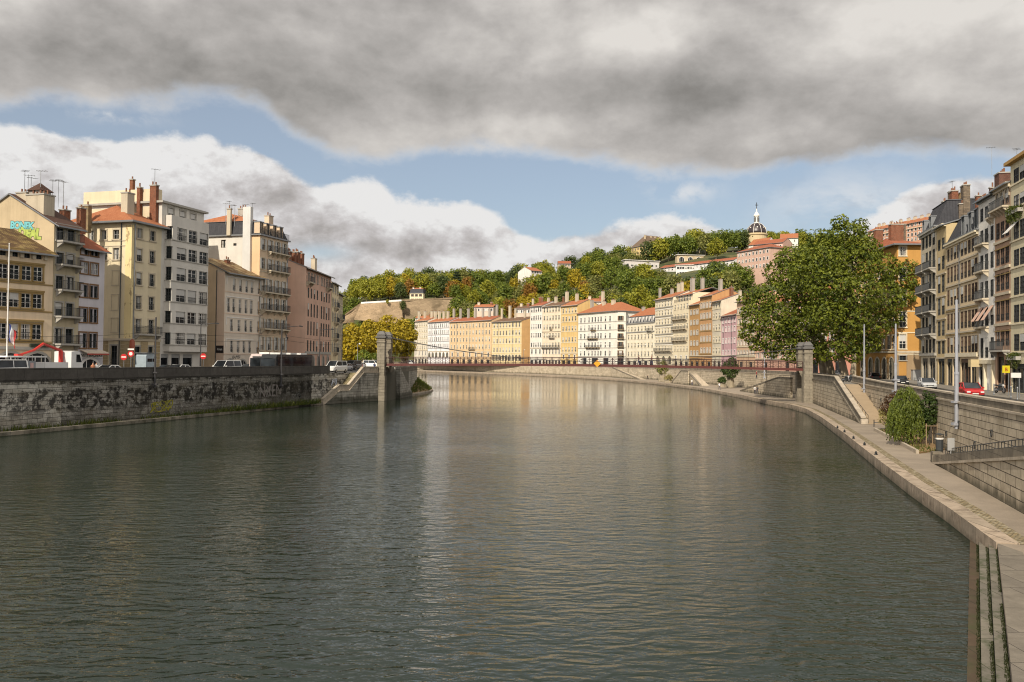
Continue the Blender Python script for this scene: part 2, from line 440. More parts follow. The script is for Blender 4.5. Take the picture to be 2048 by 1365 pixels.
    def flat(s, mat=None, o=.35, th=.3, par=0.):
        H = s.ze-s.zb+.003; b = MB(); b.box(-o, s.W+o, -o, s.d+o, H, H+th)
        if par: b.box(-.0, s.W, 0, .25, H+th, H+th+par)
        s.rz = lambda t: H+th; s.roof = b.build('roof', [mat or STONEG], s.root); return s.roof
    def mansard(s, mh, ins, mat, top, rh=.8, o=.3):
        H = s.ze-s.zb+.003; W, d = s.W, s.d; b = MB()
        b.box(-o, W+o, -o, d+o, H, H+.22, 1); z = H+.22; i = ins; T = z+mh
        l = [(0, 0), (W, 0), (W, d), (0, d)]; u = [(i*.35, i), (W-i*.35, i), (W-i*.35, d-i), (i*.35, d-i)]
        for k in range(4):
            q = (k+1) % 4; b.face([(*l[k], z), (*l[q], z), (*u[q], T), (*u[k], T)], 0)
        c = [(i*.35-.15, i-.15, T), (W-i*.35+.15, i-.15, T), (W-i*.35+.15, d-i+.15, T), (i*.35-.15, d-i+.15, T)]
        r0, r1 = (W*.3, d/2, T+rh), (W*.7, d/2, T+rh)
        for f in ([c[0], c[1], r1, r0], [c[1], c[2], r1], [c[2], c[3], r0, r1], [c[3], c[0], r0]): b.slab(f, .05, 2, 1)
        s.mz = z+s.zb; s.rz = lambda t: T+rh*.5; s.roof = b.build('roof', [mat, ZINC, top], s.root); return s.roof
    def dormer(s, a, z0, w, h, ins, mh, mat=WHITE):
        """dormer window on a mansard slope"""
        b = MB(); y = -.02; r = .9*ins
        b.box(a-w/2-.15, a-w/2, y, r, z0-s.zb, z0-s.zb+h, 0); b.box(a+w/2, a+w/2+.15, y, r, z0-s.zb, z0-s.zb+h, 0)
        b.box(a-w/2-.22, a+w/2+.22, y-.08, r+.1, z0-s.zb+h, z0-s.zb+h+.16, 1)
        b.box(a-w/2, a+w/2, y+.1, y+.14, z0-s.zb, z0-s.zb+h, 2)
        b.box(a-.04, a+.04, y+.06, y+.098, z0-s.zb, z0-s.zb+h, 0)
        b.build('dormer', [mat, ZINC, G_DARK], s.roof)
    def course(s, z, face='F', th=.22, out=.1, mat=STONE, name='string_course', a0=None, a1=None):
        b = MB(); zz = z-s.zb; x0 = 0 if a0 is None else a0; x1 = s.W if a1 is None else a1
        b.box(x0, x1, -out, -.004, zz, zz+th); return b.build(name, mat, s.root)
    def cornice(s, mat=STONE, out=.35, h=.5):
        b = MB(); z = s.ze-s.zb
        b.box(-.0, s.W, -out*.5, -.004, z-h, z-h*.45); b.box(-.0, s.W, -out, -.004, z-h*.45+.003, z-.005); return b.build('cornice', mat, s.root)
    def chim(s, a, t, w, d, h, mat, z=None, pots=3, name='chimney'):
        z0 = (s.rz(t)-.9) if z is None else z-s.zb; b = MB()
        b.box(-w/2, w/2, -d/2, d/2, 0, h+.9, 0); b.box(-w/2-.08, w/2+.08, -d/2-.08, d/2+.08, h+.9, h+1.05, 1)
        n = max(1, int(max(w, d)/.45)) if pots else 0
        for i in range(n):
            f = (i+.5)/n-.5; x, y = (f*w, 0) if w >= d else (0, f*d); q = len(b.v)
            hh = .35+.25*s.rng.random(); b.lathe([(.1, h+1.05), (.1, h+1.05+hh)], 6, 2, x, y)
        return b.build(name, [mat, STONEG, POT], s.roof or s.root, (a, t, z0))
    def antenna(s, a, t, h, z=None, arms=4):
        z0 = s.rz(t)-.2 if z is None else z-s.zb; b = MB(); b.tube((0, 0, 0), (0, 0, h), .035, n=4)
        b.tube((-.7, 0, h-.1), (.5, 0, h-.1), .025, n=3)
        for i in range(arms): b.tube((-.65+.33*i, -.4, h-.1), (-.65+.33*i, .4, h-.1), .016, n=3)
        return b.build('antenna', ZINC, s.roof or s.root, (a, t, z0), s.rng.random()*3)
    def balc(s, a, z, w, d=.85, fancy=0, brackets=True, face='F', slab=STONE):
        b = MB(); l, r = s.loc(face, a, z)
        b.box(-w/2, w/2, -d, -.004, -.2, 0)
        if brackets:
            for x in ([-w/2+.25, w/2-.25] if w < 5 else [-w/2+.25+i*(w-.5)/4 for i in range(5)]):
                b.prism([(x-.12, -d*.8), (x+.12, -d*.8), (x+.12, -.004), (x-.12, -.004)], [-.35, -.35, -.85, -.85], -.203)
        o = b.build('balcony', slab, s.root, l, r); put('railing', rail_mesh(w-.1, d-.08, 1., fancy), o); return o
    def shop(s, a, w, z1, sty=0, z0=None, fascia=None, awn=None, fcol=DARKP):
        z0 = s.zb+.05 if z0 is None else z0; h = z1-z0
        if a-w/2 < .1 or a+w/2 > s.W-.1: return
        s.h['F'].append((a-w/2, a+w/2, z0, z1)); b = MB()
        b.face([(-w/2, .22, 0), (w/2, .22, 0), (w/2, .22, h), (-w/2, .22, h)], 1)
        b.box(-w/2, w/2, .1, .2, h-.5, h, 0); b.box(-w/2, w/2, .1, .2, 0, .35, 0)
        k = max(1, int(w/1.3))
        for i in range(k+1): x = -w/2+w*i/k; b.box(max(-w/2, x-.05), min(w/2, x+.05), .12, .2, .353, h-.503, 0)
        o = b.build('shopfront', [fcol, G_SHOP], s.root, (a, 0, z0-s.zb))
        if fascia: q = MB(); q.box(-w/2-.1, w/2+.1, -.16, -.004, h+.02, h+.6); q.build('fascia_board', fascia, o)
        if awn:
            q = MB(); q.slab([(-w/2, -1.3, h-.75), (w/2, -1.3, h-.75), (w/2, -.01, h-.05), (-w/2, -.01, h-.05)], .04); q.build('awning', awn, o)
        return o
    def arch(s, a, z0, w, h, ring=STONE, inner=G_SHOP, face='F'):
        b = MB(); r = w/2; zc = h-r; n = 10
        prof = [(-r, 0), (r, 0)]+[(r*math.cos(math.pi*i/n), zc+r*math.sin(math.pi*i/n)) for i in range(n+1)]
        b.face([(x, -.012, z) for x, z in prof], 1)
        R = r+.28
        for i in range(n):
            t0, t1 = math.pi*i/n, math.pi*(i+1)/n
            p = [(r*math.cos(t0), r*math.sin(t0)), (R*math.cos(t0), R*math.sin(t0)), (R*math.cos(t1), R*math.sin(t1)), (r*math.cos(t1), r*math.sin(t1))]
            b.face([(x, -.1, zc+z) for x, z in p]); b.face([(p[0][0], -.1, zc+p[0][1]), (p[3][0], -.1, zc+p[3][1]), (p[3][0], -.01, zc+p[3][1]), (p[0][0], -.01, zc+p[0][1])])
        for x in (-R, r): b.box(x, x+.28, -.1, -.004, 0, zc)
        for x in (-r*.33, r*.33): b.box(x-.05, x+.05, -.03, -.014, 0, zc+r*.9)
        l, rz = s.loc(face, a, z0); return b.build('archway', [ring, inner], s.root, l, rz)
    def pipe(s, a, z1, z0=None, mat=ZINC):
        b = MB(); z0 = s.zb if z0 is None else z0; b.tube((a, -.09, z0-s.zb), (a, -.09, z1-s.zb), .07, n=5); return b.build('downpipe', mat, s.root)
# ---------------------------------------------------------------- the river, its banks and walls
def structure(o, label=None): o['kind'] = 'structure'; return o
def offs(pl, d):
    """shift an open plan polyline sideways (to its right for positive d)"""
    out = []
    for i, p in enumerate(pl):
        a = Vector(pl[max(0, i-1)][:2]); b = Vector(pl[min(len(pl)-1, i+1)][:2]); t = (b-a).normalized()
        out.append((p[0]+t.y*d, p[1]-t.x*d))
    return out
def asphaltm(name, col, spots=.35):
    m, n, b = nt(name)
    f = nz(n, gpos(n, (.25, .25, .25)), 1, 7, .7); g = nz(n, gpos(n, (14, 14, 14)), 1, 3, .6)
    c = mixc(n, f, mul(col, 1-spots), mul(col, 1+spots*.7)); c = mixc(n, .3, c, mixc(n, g, (.3, .3, .3), (1.6, 1.6, 1.6)), 'MULTIPLY')
    n.links.new(c, b.inputs['Base Color']); b.inputs['Roughness'].default_value = .85; bumpn(n, b, g, .01); return m
ASPH = asphaltm('asphalt', (.075, .07, .064)); PAVE = asphaltm('pavement', (.2, .18, .15)); QUAYM = asphaltm('quay_surface', (.27, .22, .165), .6)
SOIL = asphaltm('soil', (.25, .16, .07)); LANDM = asphaltm('land_surface', (.12, .11, .08))
KERB = blocks('kerb_stone', (.44, .35, .265), (.33, .27, .205), (.12, .10, .075), 1.3, 5, (.12, .09, .06), .75, .5, .68, (.9, .9, .9), .02, -.3)
COB = blocks('cobbles', (.36, .27, .14), (.24, .19, .11), (.12, .1, .06), .22, .14, (.45, .4, .3), .6, .5, .6, (3, 3, 3), .03)
W_R = blocks('pale_quay_stone', (.56, .48, .36), (.42, .36, .27), (.07, .055, .04), 1.7, .5, (.17, .13, .075), .6, .5, .7, (.5, .5, .22), .022, .7)
W_L = None
def left_wall_mat():
    """blocks blackened by soot, with pale lime bands and white runs below the parapet"""
    m, n, b = nt('sooty_quay_stone')
    k = n.nodes.new('ShaderNodeTexBrick'); k.inputs['Scale'].default_value = 1; k.inputs['Brick Width'].default_value = 1.2; k.inputs['Row Height'].default_value = .42
    k.inputs['Mortar Size'].default_value = .015
    k.inputs['Color1'].default_value = (.6, .57, .5, 1); k.inputs['Color2'].default_value = (.4, .37, .31, 1); k.inputs['Mortar'].default_value = (.05, .045, .04, 1)
    uv = gpos(n, src='uv'); n.links.new(uv, k.inputs['Vector'])
    z = n.nodes.new('ShaderNodeSeparateXYZ'); n.links.new(n.nodes.new('ShaderNodeNewGeometry').outputs['Position'], z.inputs[0]); z = z.outputs[2]
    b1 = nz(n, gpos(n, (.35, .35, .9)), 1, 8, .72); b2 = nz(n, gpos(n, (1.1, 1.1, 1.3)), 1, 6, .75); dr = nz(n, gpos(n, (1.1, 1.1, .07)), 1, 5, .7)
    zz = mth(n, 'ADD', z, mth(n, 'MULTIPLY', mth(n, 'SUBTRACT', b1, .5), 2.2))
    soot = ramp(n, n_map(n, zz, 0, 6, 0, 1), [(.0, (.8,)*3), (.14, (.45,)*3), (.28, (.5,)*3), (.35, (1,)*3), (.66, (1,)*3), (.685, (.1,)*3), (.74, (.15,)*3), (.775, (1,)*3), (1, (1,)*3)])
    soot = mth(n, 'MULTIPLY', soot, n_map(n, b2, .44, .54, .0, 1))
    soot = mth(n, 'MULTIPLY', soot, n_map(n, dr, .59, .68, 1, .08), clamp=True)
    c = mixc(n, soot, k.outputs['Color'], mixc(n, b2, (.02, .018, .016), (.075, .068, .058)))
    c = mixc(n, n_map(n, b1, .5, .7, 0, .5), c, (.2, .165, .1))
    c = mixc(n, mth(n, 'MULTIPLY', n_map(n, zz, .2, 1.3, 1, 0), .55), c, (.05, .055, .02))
    n.links.new(c, b.inputs['Base Color']); b.inputs['Roughness'].default_value = .9
    h = mth(n, 'ADD', mth(n, 'MULTIPLY', k.outputs['Fac'], -1), b2); bumpn(n, b, h, .05); return m
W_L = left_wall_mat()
W_PAR = blocks('dark_parapet_stone', (.105, .096, .085), (.075, .069, .062), (.04, .038, .035), 2.2, 2, (.16, .15, .13), .5, .55, .75, (.9, .9, .12))
W_PAR2 = blocks('grey_parapet_stone', (.25, .215, .165), (.19, .165, .13), (.1, .09, .07), 1.8, .55, (.08, .07, .055), .6, .45, .65, (.7, .7, .3))
COPE = blocks('coping_stone', (.5, .43, .34), (.42, .36, .28), (.2, .17, .13), 1.8, 5, (.2, .17, .12), .4)
W_B = blocks('white_abutment_stone', (.48, .45, .39), (.34, .32, .27), (.07, .065, .055), 1.3, .45, (.05, .045, .035), .8, .52, .66, (.5, .5, .16), .014, .6)
# water
def water_mat():
    m, n, b = nt('river_water')
    b.inputs['Base Color'].default_value = (.008, .017, .010, 1); b.inputs['Roughness'].default_value = .03; b.inputs['IOR'].default_value = 1.36
    big = nz(n, gpos(n, (.018, .03, 1)), 1, 3, .6)
    p1 = gpos(n, (.72, 1.6, 1)); p2 = gpos(n, (1.9, 3.7, 1)); p3 = gpos(n, (4.2, 7.5, 1)); p0 = gpos(n, (.09, .26, 1))
    yy_ = n.nodes.new('ShaderNodeSeparateXYZ'); n.links.new(n.nodes.new('ShaderNodeNewGeometry').outputs['Position'], yy_.inputs[0])
    calm = n_map(n, mth(n, 'ADD', yy_.outputs[1], mth(n, 'MULTIPLY', mth(n, 'SUBTRACT', big, .5), 160.)), 85, 150, 1., .2)
    h = mth(n, 'MULTIPLY', nz(n, p0, 1, 2, .5, .4), .04)
    w1 = nz(n, p1, 1, 1.5, .45, .9)
    h = mth(n, 'ADD', h, mth(n, 'MULTIPLY', w1, n_map(n, yy_.outputs[1], 18, 62, .15, .085)))
    h = mth(n, 'ADD', h, mth(n, 'MULTIPLY', nz(n, p2, 1, 2, .5, .6), .055))
    h = mth(n, 'ADD', h, mth(n, 'MULTIPLY', nz(n, p3, 1, 2, .5), .017))
    h = mth(n, 'MULTIPLY', h, mth(n, 'MULTIPLY', calm, n_map(n, big, .36, .62, .4, 1.4)))
    k = n.nodes.new('ShaderNodeBump'); k.inputs['Distance'].default_value = 1.; k.inputs['Strength'].default_value = 1
    n.links.new(h, k.inputs['Height']); n.links.new(k.outputs[0], b.inputs['Normal']); return m
WATER = water_mat()
b = MB(); b.face([(-260, -60, 0), (260, -60, 0), (260, 800, 0), (-260, 800, 0)]); structure(b.build('water', WATER))
b = MB(); b.face([(-5000, -3000, -1.5), (5000, -3000, -1.5), (5000, 7000, -1.5), (-5000, 7000, -1.5)]); structure(b.build('ground', LANDM))
# ---- left bank
LX = lambda Y: -46.2+.301*(Y-79.3)
nL = Vector((-.957, .288)); uL = Vector((.288, .957))
WL0 = Vector((LX(10), 10))+nL*1.3; B0 = onz(648, 808, .12); PLc = onz(762, 802, 0.)
Bv = Vector((B0.x, B0.y)); Pv = Vector((PLc.x, PLc.y)); Bd = (Pv-Bv).normalized(); Bn = Vector((-Bd.y, Bd.x))
ML = lambda Y: Vector((LX(Y), Y))+nL*1.3
M1 = ML(134.5); M1b = M1+nL*1.7; M2 = Pv+Bn*3.4-Bd*.6
ZL = 4.9; PT = 6.15
left_bank = [tuple(WL0), tuple(M1), tuple(M1b), tuple(M2), tuple(Pv+Bn*.6), (Pv.x+1.2, Pv.y+2), (-20.8, 177), (-23.5, 215), (-30, 262), (-40, 330), (-54, 430), (-80, 520), (-150, 640)]
poly = left_bank+[(-900, 900), (-900, 10)]
b = MB(); b.prism(poly, -1.4, ZL, 0); structure(b.build('left_bank_ground', LANDM))
rl = [tuple(WL0+nL*.8), tuple(M1+nL*1.2), tuple(M2+Bd*.3), (-25.2, 177), (-28, 215), (-34, 262), (-44, 330), (-58, 430)]
def strip(name, a, c, z, mat, th=.004):
    q = MB()
    for i in range(len(a)-1): q.face([(*c[i], z), (*a[i], z), (*a[i+1], z), (*c[i+1], z)])
    return structure(q.build(name, mat))
strip('road', offs(rl, -.5), offs(rl, -8.6), ZL+.006, ASPH)
q = MB()
a, c = offs(rl, -8.6), offs(rl, -30)
for i in range(len(a)-1): q.prism([a[i], a[i+1], c[i+1], c[i]], ZL-.2, ZL+.13)
structure(q.build('pavement', PAVE))
q = MB()
a, c = offs(rl, -4.5), offs(rl, -4.62)
for i in range(5):
    A, Bq = Vector(a[i]), Vector(a[i+1]); L = (Bq-A).length; d = (Bq-A)/L; w = Vector((d.y, -d.x))*.06
    for k in range(int(L/6)):
        p0 = A+d*k*6; p1 = p0+d*3; q.face([(*(p0-w), ZL+.011), (*(p0+w), ZL+.011), (*(p1+w), ZL+.011), (*(p1-w), ZL+.011)])
structure(q.build('road_marking', WHITE))
# quay wall with its parapet
wl = empty('quay_wall', (*M1, 0)); tag(wl, 'soot-blackened stone quay wall with white lime runs under a dark parapet', 'wall')
def wallstrip(q, pts, z0, z1, th, m=0):
    """thick wall whose river face follows pts (water on its right)"""
    bk = offs(pts, -th)
    for i in range(len(pts)-1): q.prism([pts[i], pts[i+1], bk[i+1], bk[i]], z0, z1, m)
wlpts = [tuple(WL0), tuple(ML(60)), tuple(M1)]; wl2 = [tuple(M1b-uL*.9), tuple(M2)]
def rel(q, o): q.v = [(x-o.location.x, y-o.location.y, z-o.location.z) for x, y, z in q.v]
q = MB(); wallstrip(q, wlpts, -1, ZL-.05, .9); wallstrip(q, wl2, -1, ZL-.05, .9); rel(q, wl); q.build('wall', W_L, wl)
parp = [tuple(WL0), tuple(ML(60)), tuple(M1)]; par2 = [tuple(M1b-uL*.9), tuple(M1b+(M2-M1b)*.42)]
q = MB(); wallstrip(q, offs(parp, .06), ZL-.045, PT, .5); wallstrip(q, offs(par2, .06), ZL-.045, PT, .5); wallstrip(q, offs(parp, .16), ZL+.12, ZL+.3, .1); rel(q, wl); q.build('parapet', W_PAR, wl)
# low ledge at the foot of the wall
ledge = [(LX(10), 10), (LX(60), 60), (LX(100), 100), (B0.x-.1, B0.y)]
q = MB(); wallstrip(q, ledge, -1, .36, 1.6); structure(q.build('quay_ledge', blocks('ledge_stone', (.3, .26, .2), (.22, .2, .16), (.1, .09, .07), 1.5, .5, (.05, .05, .03), .7, .45, .6)))
lp = onz(8, 852, .35); lp2 = onz(46, 856, .35)
q = MB(); dv = Vector((.301, 1)).normalized(); wv = Vector((dv.y, -dv.x))
for k in range(3): c = Vector((lp2.x, lp2.y)); e0 = c-dv*(14+k*.1); q.prism([tuple(e0+wv*(1.5-k*.5)), tuple(c-dv*k*.6+wv*(1.5-k*.5)), tuple(c-dv*k*.6-wv*1.2), tuple(e0-wv*1.2)], .1, .45+k*.16+.0)
structure(q.build('landing_steps', W_PAR))
# stair bastion below the bridge
bs = empty('stair_bastion', (B0.x, B0.y, 0)); tag(bs, 'pale stone stair bastion with sloping balustrade beside the bridge pillar', 'staircase')
def sb(x, y): p = onwall(x, y, Bv, Pv); return (Vector((p.x, p.y))-Bv).dot(Bd), p.z
prof = [sb(646, 798), sb(679, 769.5), sb(698, 769.5), sb(727, 734), sb(757, 734)]
rzB = math.atan2(Bd.y, Bd.x)
def vslab(q, prof, zlow, y0, y1, m=0):
    """upright slab along local x between y0 and y1, from zlow (number or list) up to the profile"""
    for i in range(len(prof)-1):
        (a, za), (c, zc) = prof[i], prof[i+1]
        l0, l1 = (zlow, zlow) if not isinstance(zlow, list) else (zlow[i], zlow[i+1])
        q.prism([(a, y0), (c, y0), (c, y1), (a, y1)], [l0, l1, l1, l0], [za, zc, zc, za], m)
bs.rotation_euler.z = rzB; st = bs
bpf = [(a, z-1.05) for a, z in prof]
q = MB(); vslab(q, bpf, -1, 0, .6); q.build('wall', W_B, st)
q = MB(); vslab(q, [(a, z-.14) for a, z in prof], [z-.002 for a, z in bpf], .06, .4); vslab(q, prof, [z-.138 for a, z in prof], -.05, .5); vslab(q, [(a, z+.12) for a, z in bpf], [z-.05 for a, z in bpf], -.1, .058)
q.build('balustrade', COPE, st)
q = MB(); zs = [bpf[0][1], bpf[1][1], bpf[2][1], bpf[3][1]]
n1 = 13; a0, a1 = prof[0][0]+.1, prof[1][0]
for i in range(n1): q.box(a0+(a1-a0)*i/n1, a0+(a1-a0)*(i+1)/n1, .61, 3.3, -.9, .3+(zs[1]-.3)*(i+1)/n1)
q.box(a1, prof[2][0], .61, 3.3, -.9, zs[1])
a0, a1 = prof[2][0], prof[3][0]
for i in range(n1): q.box(a0+(a1-a0)*i/n1, a0+(a1-a0)*(i+1)/n1, .61, 3.3, -.9, zs[2]+(ZL+.02-zs[2])*(i+1)/n1)
q.box(a1, (Pv-Bv).length, .61, 3.2, -.9, ZL+.01)
q.build('steps', blocks('stair_stone', (.34, .28, .17), (.27, .23, .14), (.09, .08, .04), .9, 5, (.06, .065, .02), .7, .45, .6, (1, 1, 1)), st)
# wall upstream of the pillar
u2 = [tuple(Pv+Bd*.9), (-20.8, 177), (-21.6, 200)]
wu = empty('quay_wall', (-20.8, 177, 0)); tag(wu, 'stained stone quay wall just behind the bridge pillar, stair slanting down it', 'wall')
q = MB(); wallstrip(q, u2, -1, ZL-.03, .9); rel(q, wu); q.build('wall', W_B, wu)
q = MB(); wallstrip(q, offs(u2, .05), ZL-.027, ZL+1., .45); rel(q, wu); q.build('parapet', W_PAR2, wu)
q = MB(); pp = onwall(787, 735, u2[0], u2[1]); p2 = onwall(812, 787, u2[0], u2[1]); d = (Vector(u2[1])-Vector(u2[0])).normalized(); w = Vector((d.y, -d.x))
A, C = Vector((pp.x, pp.y)), Vector((p2.x, p2.y))
q.prism([tuple(A+w*.02), tuple(A+w*1.3), tuple(C+w*1.3), tuple(C+w*.02)][::-1], [-1]*4, [p2.z+.1, p2.z+.1, pp.z, pp.z][::1]); rel(q, wu); q.build('stair_flank', W_B, wu)
# ---- right bank
UX = lambda Y: 42.2+.269*(Y-99.6)
U = [(UX(14), 14, 4.2), (UX(60), 60, 4.2), (UX(100), 100, 4.2), (UX(129), 129, 4.35), (UX(146), 146, 4.45), (58.5, 168, 4.45), (60.5, 190, 4.4), (61, 224, 4.4), (58, 278, 4.4), (50, 330, 4.4), (33, 381, 4.4), (3, 443, 4.4), (-30, 498, 4.4), (-62, 542, 4.4), (-110, 600, 4.4)]
U2 = [(x, y) for x, y, z in U]
OUT = [(500, 14), (500, 60), (500, 100), (500, 129), (500, 146), (500, 190), (500, 260), (500, 330), (500, 420), (480, 520), (420, 640), (300, 760), (160, 850), (0, 900), (-150, 950)]
def rstrip(name, a, c, zs, dz, mat, skirt=0):
    q = MB()
    for i in range(len(a)-1):
        z0, z1 = zs[i]+dz, zs[i+1]+dz
        q.face([(*a[i], z0), (*c[i], z0), (*c[i+1], z1), (*a[i+1], z1)])
        if skirt: q.face([(*a[i+1], z1), (*a[i+1], z1-skirt), (*a[i], z0-skirt), (*a[i], z0)])
    return structure(q.build(name, mat))
ZU = [z for *_, z in U]
rstrip('right_bank_ground', U2, OUT, ZU, -.02, LANDM)
rstrip('road', offs(U2, .4), offs(U2, 8.4), ZU, .006, ASPH)
rstrip('pavement', offs(U2, 8.4), offs(U2, 26), ZU, .13, PAVE, .3)
q = MB(); a = offs(U2, 4.4)
for i in range(9):
    A, C = Vector(a[i]), Vector(a[i+1]); L = (C-A).length; d = (C-A)/L; w = Vector((d.y, -d.x))*.06
    for k in range(int(L/5)):
        p0 = A+d*k*5; p1 = p0+d*2.5; z0 = ZU[i]+(ZU[i+1]-ZU[i])*k*5/L+.014; z1 = ZU[i]+(ZU[i+1]-ZU[i])*(k*5+2.5)/L+.014
        q.face([(*(p0-w), z0), (*(p0+w), z0), (*(p1+w), z1), (*(p1-w), z1)])
structure(q.build('road_marking', WHITE))
E0 = onz(1995, 1087, .7)
E = [(E0.x, E0.y)]+[tuple(onz(x, y, .7))[:2] for x, y in ((1900, 1018), (1820, 966), (1762, 924), (1690, 868), (1640, 833), (1612, 818), (1580, 809.5))]+[(44.6, 152), (46.7, 179), (48.3, 224), (45.5, 275), (38, 320), (22, 372), (-8, 430), (-40, 485), (-72, 532), (-120, 592)]
plat = [tuple(onz(2036, 1500, .7))[:2], tuple(onz(2025, 1365, .7))[:2]]
quay = plat+E+[(x+.6, y) for x, y in reversed(U2)]
b = MB(); b.prism(quay, -1.3, .7); structure(b.build('lower_quay', QUAYM))
ek = offs(E, -.04); ei = offs(E, .75); ec = offs(E, 1.35)
q = MB()
for i in range(len(E)-1): q.prism([ek[i], ei[i], ei[i+1], ek[i+1]], -1.2, .74)
structure(q.build('quay_kerb', KERB))
q = MB()
for i in range(9): q.face([(*ei[i], .706), (*ec[i], .706), (*ec[i+1], .706), (*ei[i+1], .706)])
structure(q.build('cobble_strip', COB))
# stone steps into the water
stn = blocks('step_stone', (.19, .17, .135), (.15, .135, .11), (.05, .06, .025), 1.4, 5, (.035, .05, .015), .7, .5, .62, (1.3, 1.3, 1.3))
wet = blocks('wet_step_stone', (.085, .058, .036), (.07, .05, .033), (.03, .03, .015), 1.6, 5, (.05, .06, .02), .6, .5, .65)
tr = [((1940, 1072), (1931, 1500), .06), ((1958, 1077), (1966, 1500), .26), ((1977, 1082), (2001, 1500), .46), ((1997, 1088), (2036, 1500), .68)]
s_ = empty('water_steps', (E0.x, E0.y, 0)); tag(s_, 'broad mossy stone steps going down from the lower quay into the river', 'steps')
for i in range(3):
    (p0, p1, z), (r0, r1, z2) = tr[i], tr[i+1]
    P = [onz(*p0, z), onz(*p1, z), onz(*r1, z), onz(*r0, z)]; P[2] += Vector((.25, 0, 0)); P[3] += Vector((.25, 0, 0))
    q = MB(); q.prism([(p.x, p.y) for p in P], -1.2, z); rel(q, s_); q.build('step', wet if i == 0 else stn, s_)
LS = blocks('landing_stone', (.2, .175, .14), (.16, .14, .115), (.07, .06, .05), 1.5, 2.2, (.1, .09, .075), .5, .5, .7, (.8, .8, .8))
lx = [onz(1996, 1088.5, .7), onz(2046, 1106, .7), onz(2150, 1500, .7), onz(2036, 1500, .7), onz(2025, 1365, .7)]
q = MB(); q.prism([(p.x, p.y) for p in lx][::-1], .3, .716); structure(q.build('landing', LS))
# moss growing in the step angles
def tufts(name, spots, mat, label=None):
    q = MB(); R = random.Random(5)
    for x, y, z, h, w in spots:
        a = R.random()*6.28; dx, dy = math.cos(a)*w, math.sin(a)*w; l = Vector((R.uniform(-1, 1), R.uniform(-1, 1), 0))*h*.5
        q.face([(x-dx, y-dy, z), (x+dx, y+dy, z), (x+l.x+dx*.3, y+l.y+dy*.3, z+h), (x+l.x-dx*.3, y+l.y-dy*.3, z+h)])
    o = q.build(name, mat); o['kind'] = 'stuff'; return o
GRASS = leafm('grass_blades', (.045, .075, .012), (.16, .17, .03)); MOSS = leafm('moss_blades', (.022, .03, .009), (.055, .062, .02))
R = random.Random(3); sp = []
for i in (1, 2, 3):
    r0, r1, z = tr[i]; zz = tr[i-1][2]
    P0, P1 = onz(*r0, z), onz(*r1, z)
    for k in range(2600):
        t = R.random(); cl = mnoise.noise((t*9, i*5, 0))
        if cl < -.25: continue
        p = P0.lerp(P1, t); sp.append((p.x-R.random()**2*.1-.01, p.y, zz, .03+.06*R.random()*(cl+.4), .012))
tufts('moss', sp, MOSS)
# upper quay wall
uw = empty('quay_wall', (UX(60), 60, .7)); tag(uw, 'long pale coursed-stone quay wall with parapet beside the street on the lower quay', 'wall')
Un = [(x, y) for x, y, z in U if y <= 130]; 
def wallz(q, pts, z0, z1, th, m=0):
    bk = offs(pts, th)
    for i in range(len(pts)-1): q.prism([pts[i+1], pts[i], bk[i], bk[i+1]], [z0[i+1], z0[i], z0[i], z0[i+1]], [z1[i+1], z1[i], z1[i], z1[i+1]], m)
zt = [5.22, 5.25, 5.3, 5.58]
q = MB(); wallz(q, Un, [-.3]*4, [4.55]*4, .9); rel(q, uw); q.build('wall', W_R, uw)
q = MB(); wallz(q, offs(Un, .05), [4.69]*4, [z-.14 for z in zt], .45); rel(q, uw); q.build('parapet', W_PAR2, uw)
q = MB(); wallz(q, offs(Un, -.1), [4.553]*4, [4.687]*4, .6); wallz(q, Un, [z-.137 for z in zt], zt, .55); rel(q, uw); q.build('coping', COPE, uw)
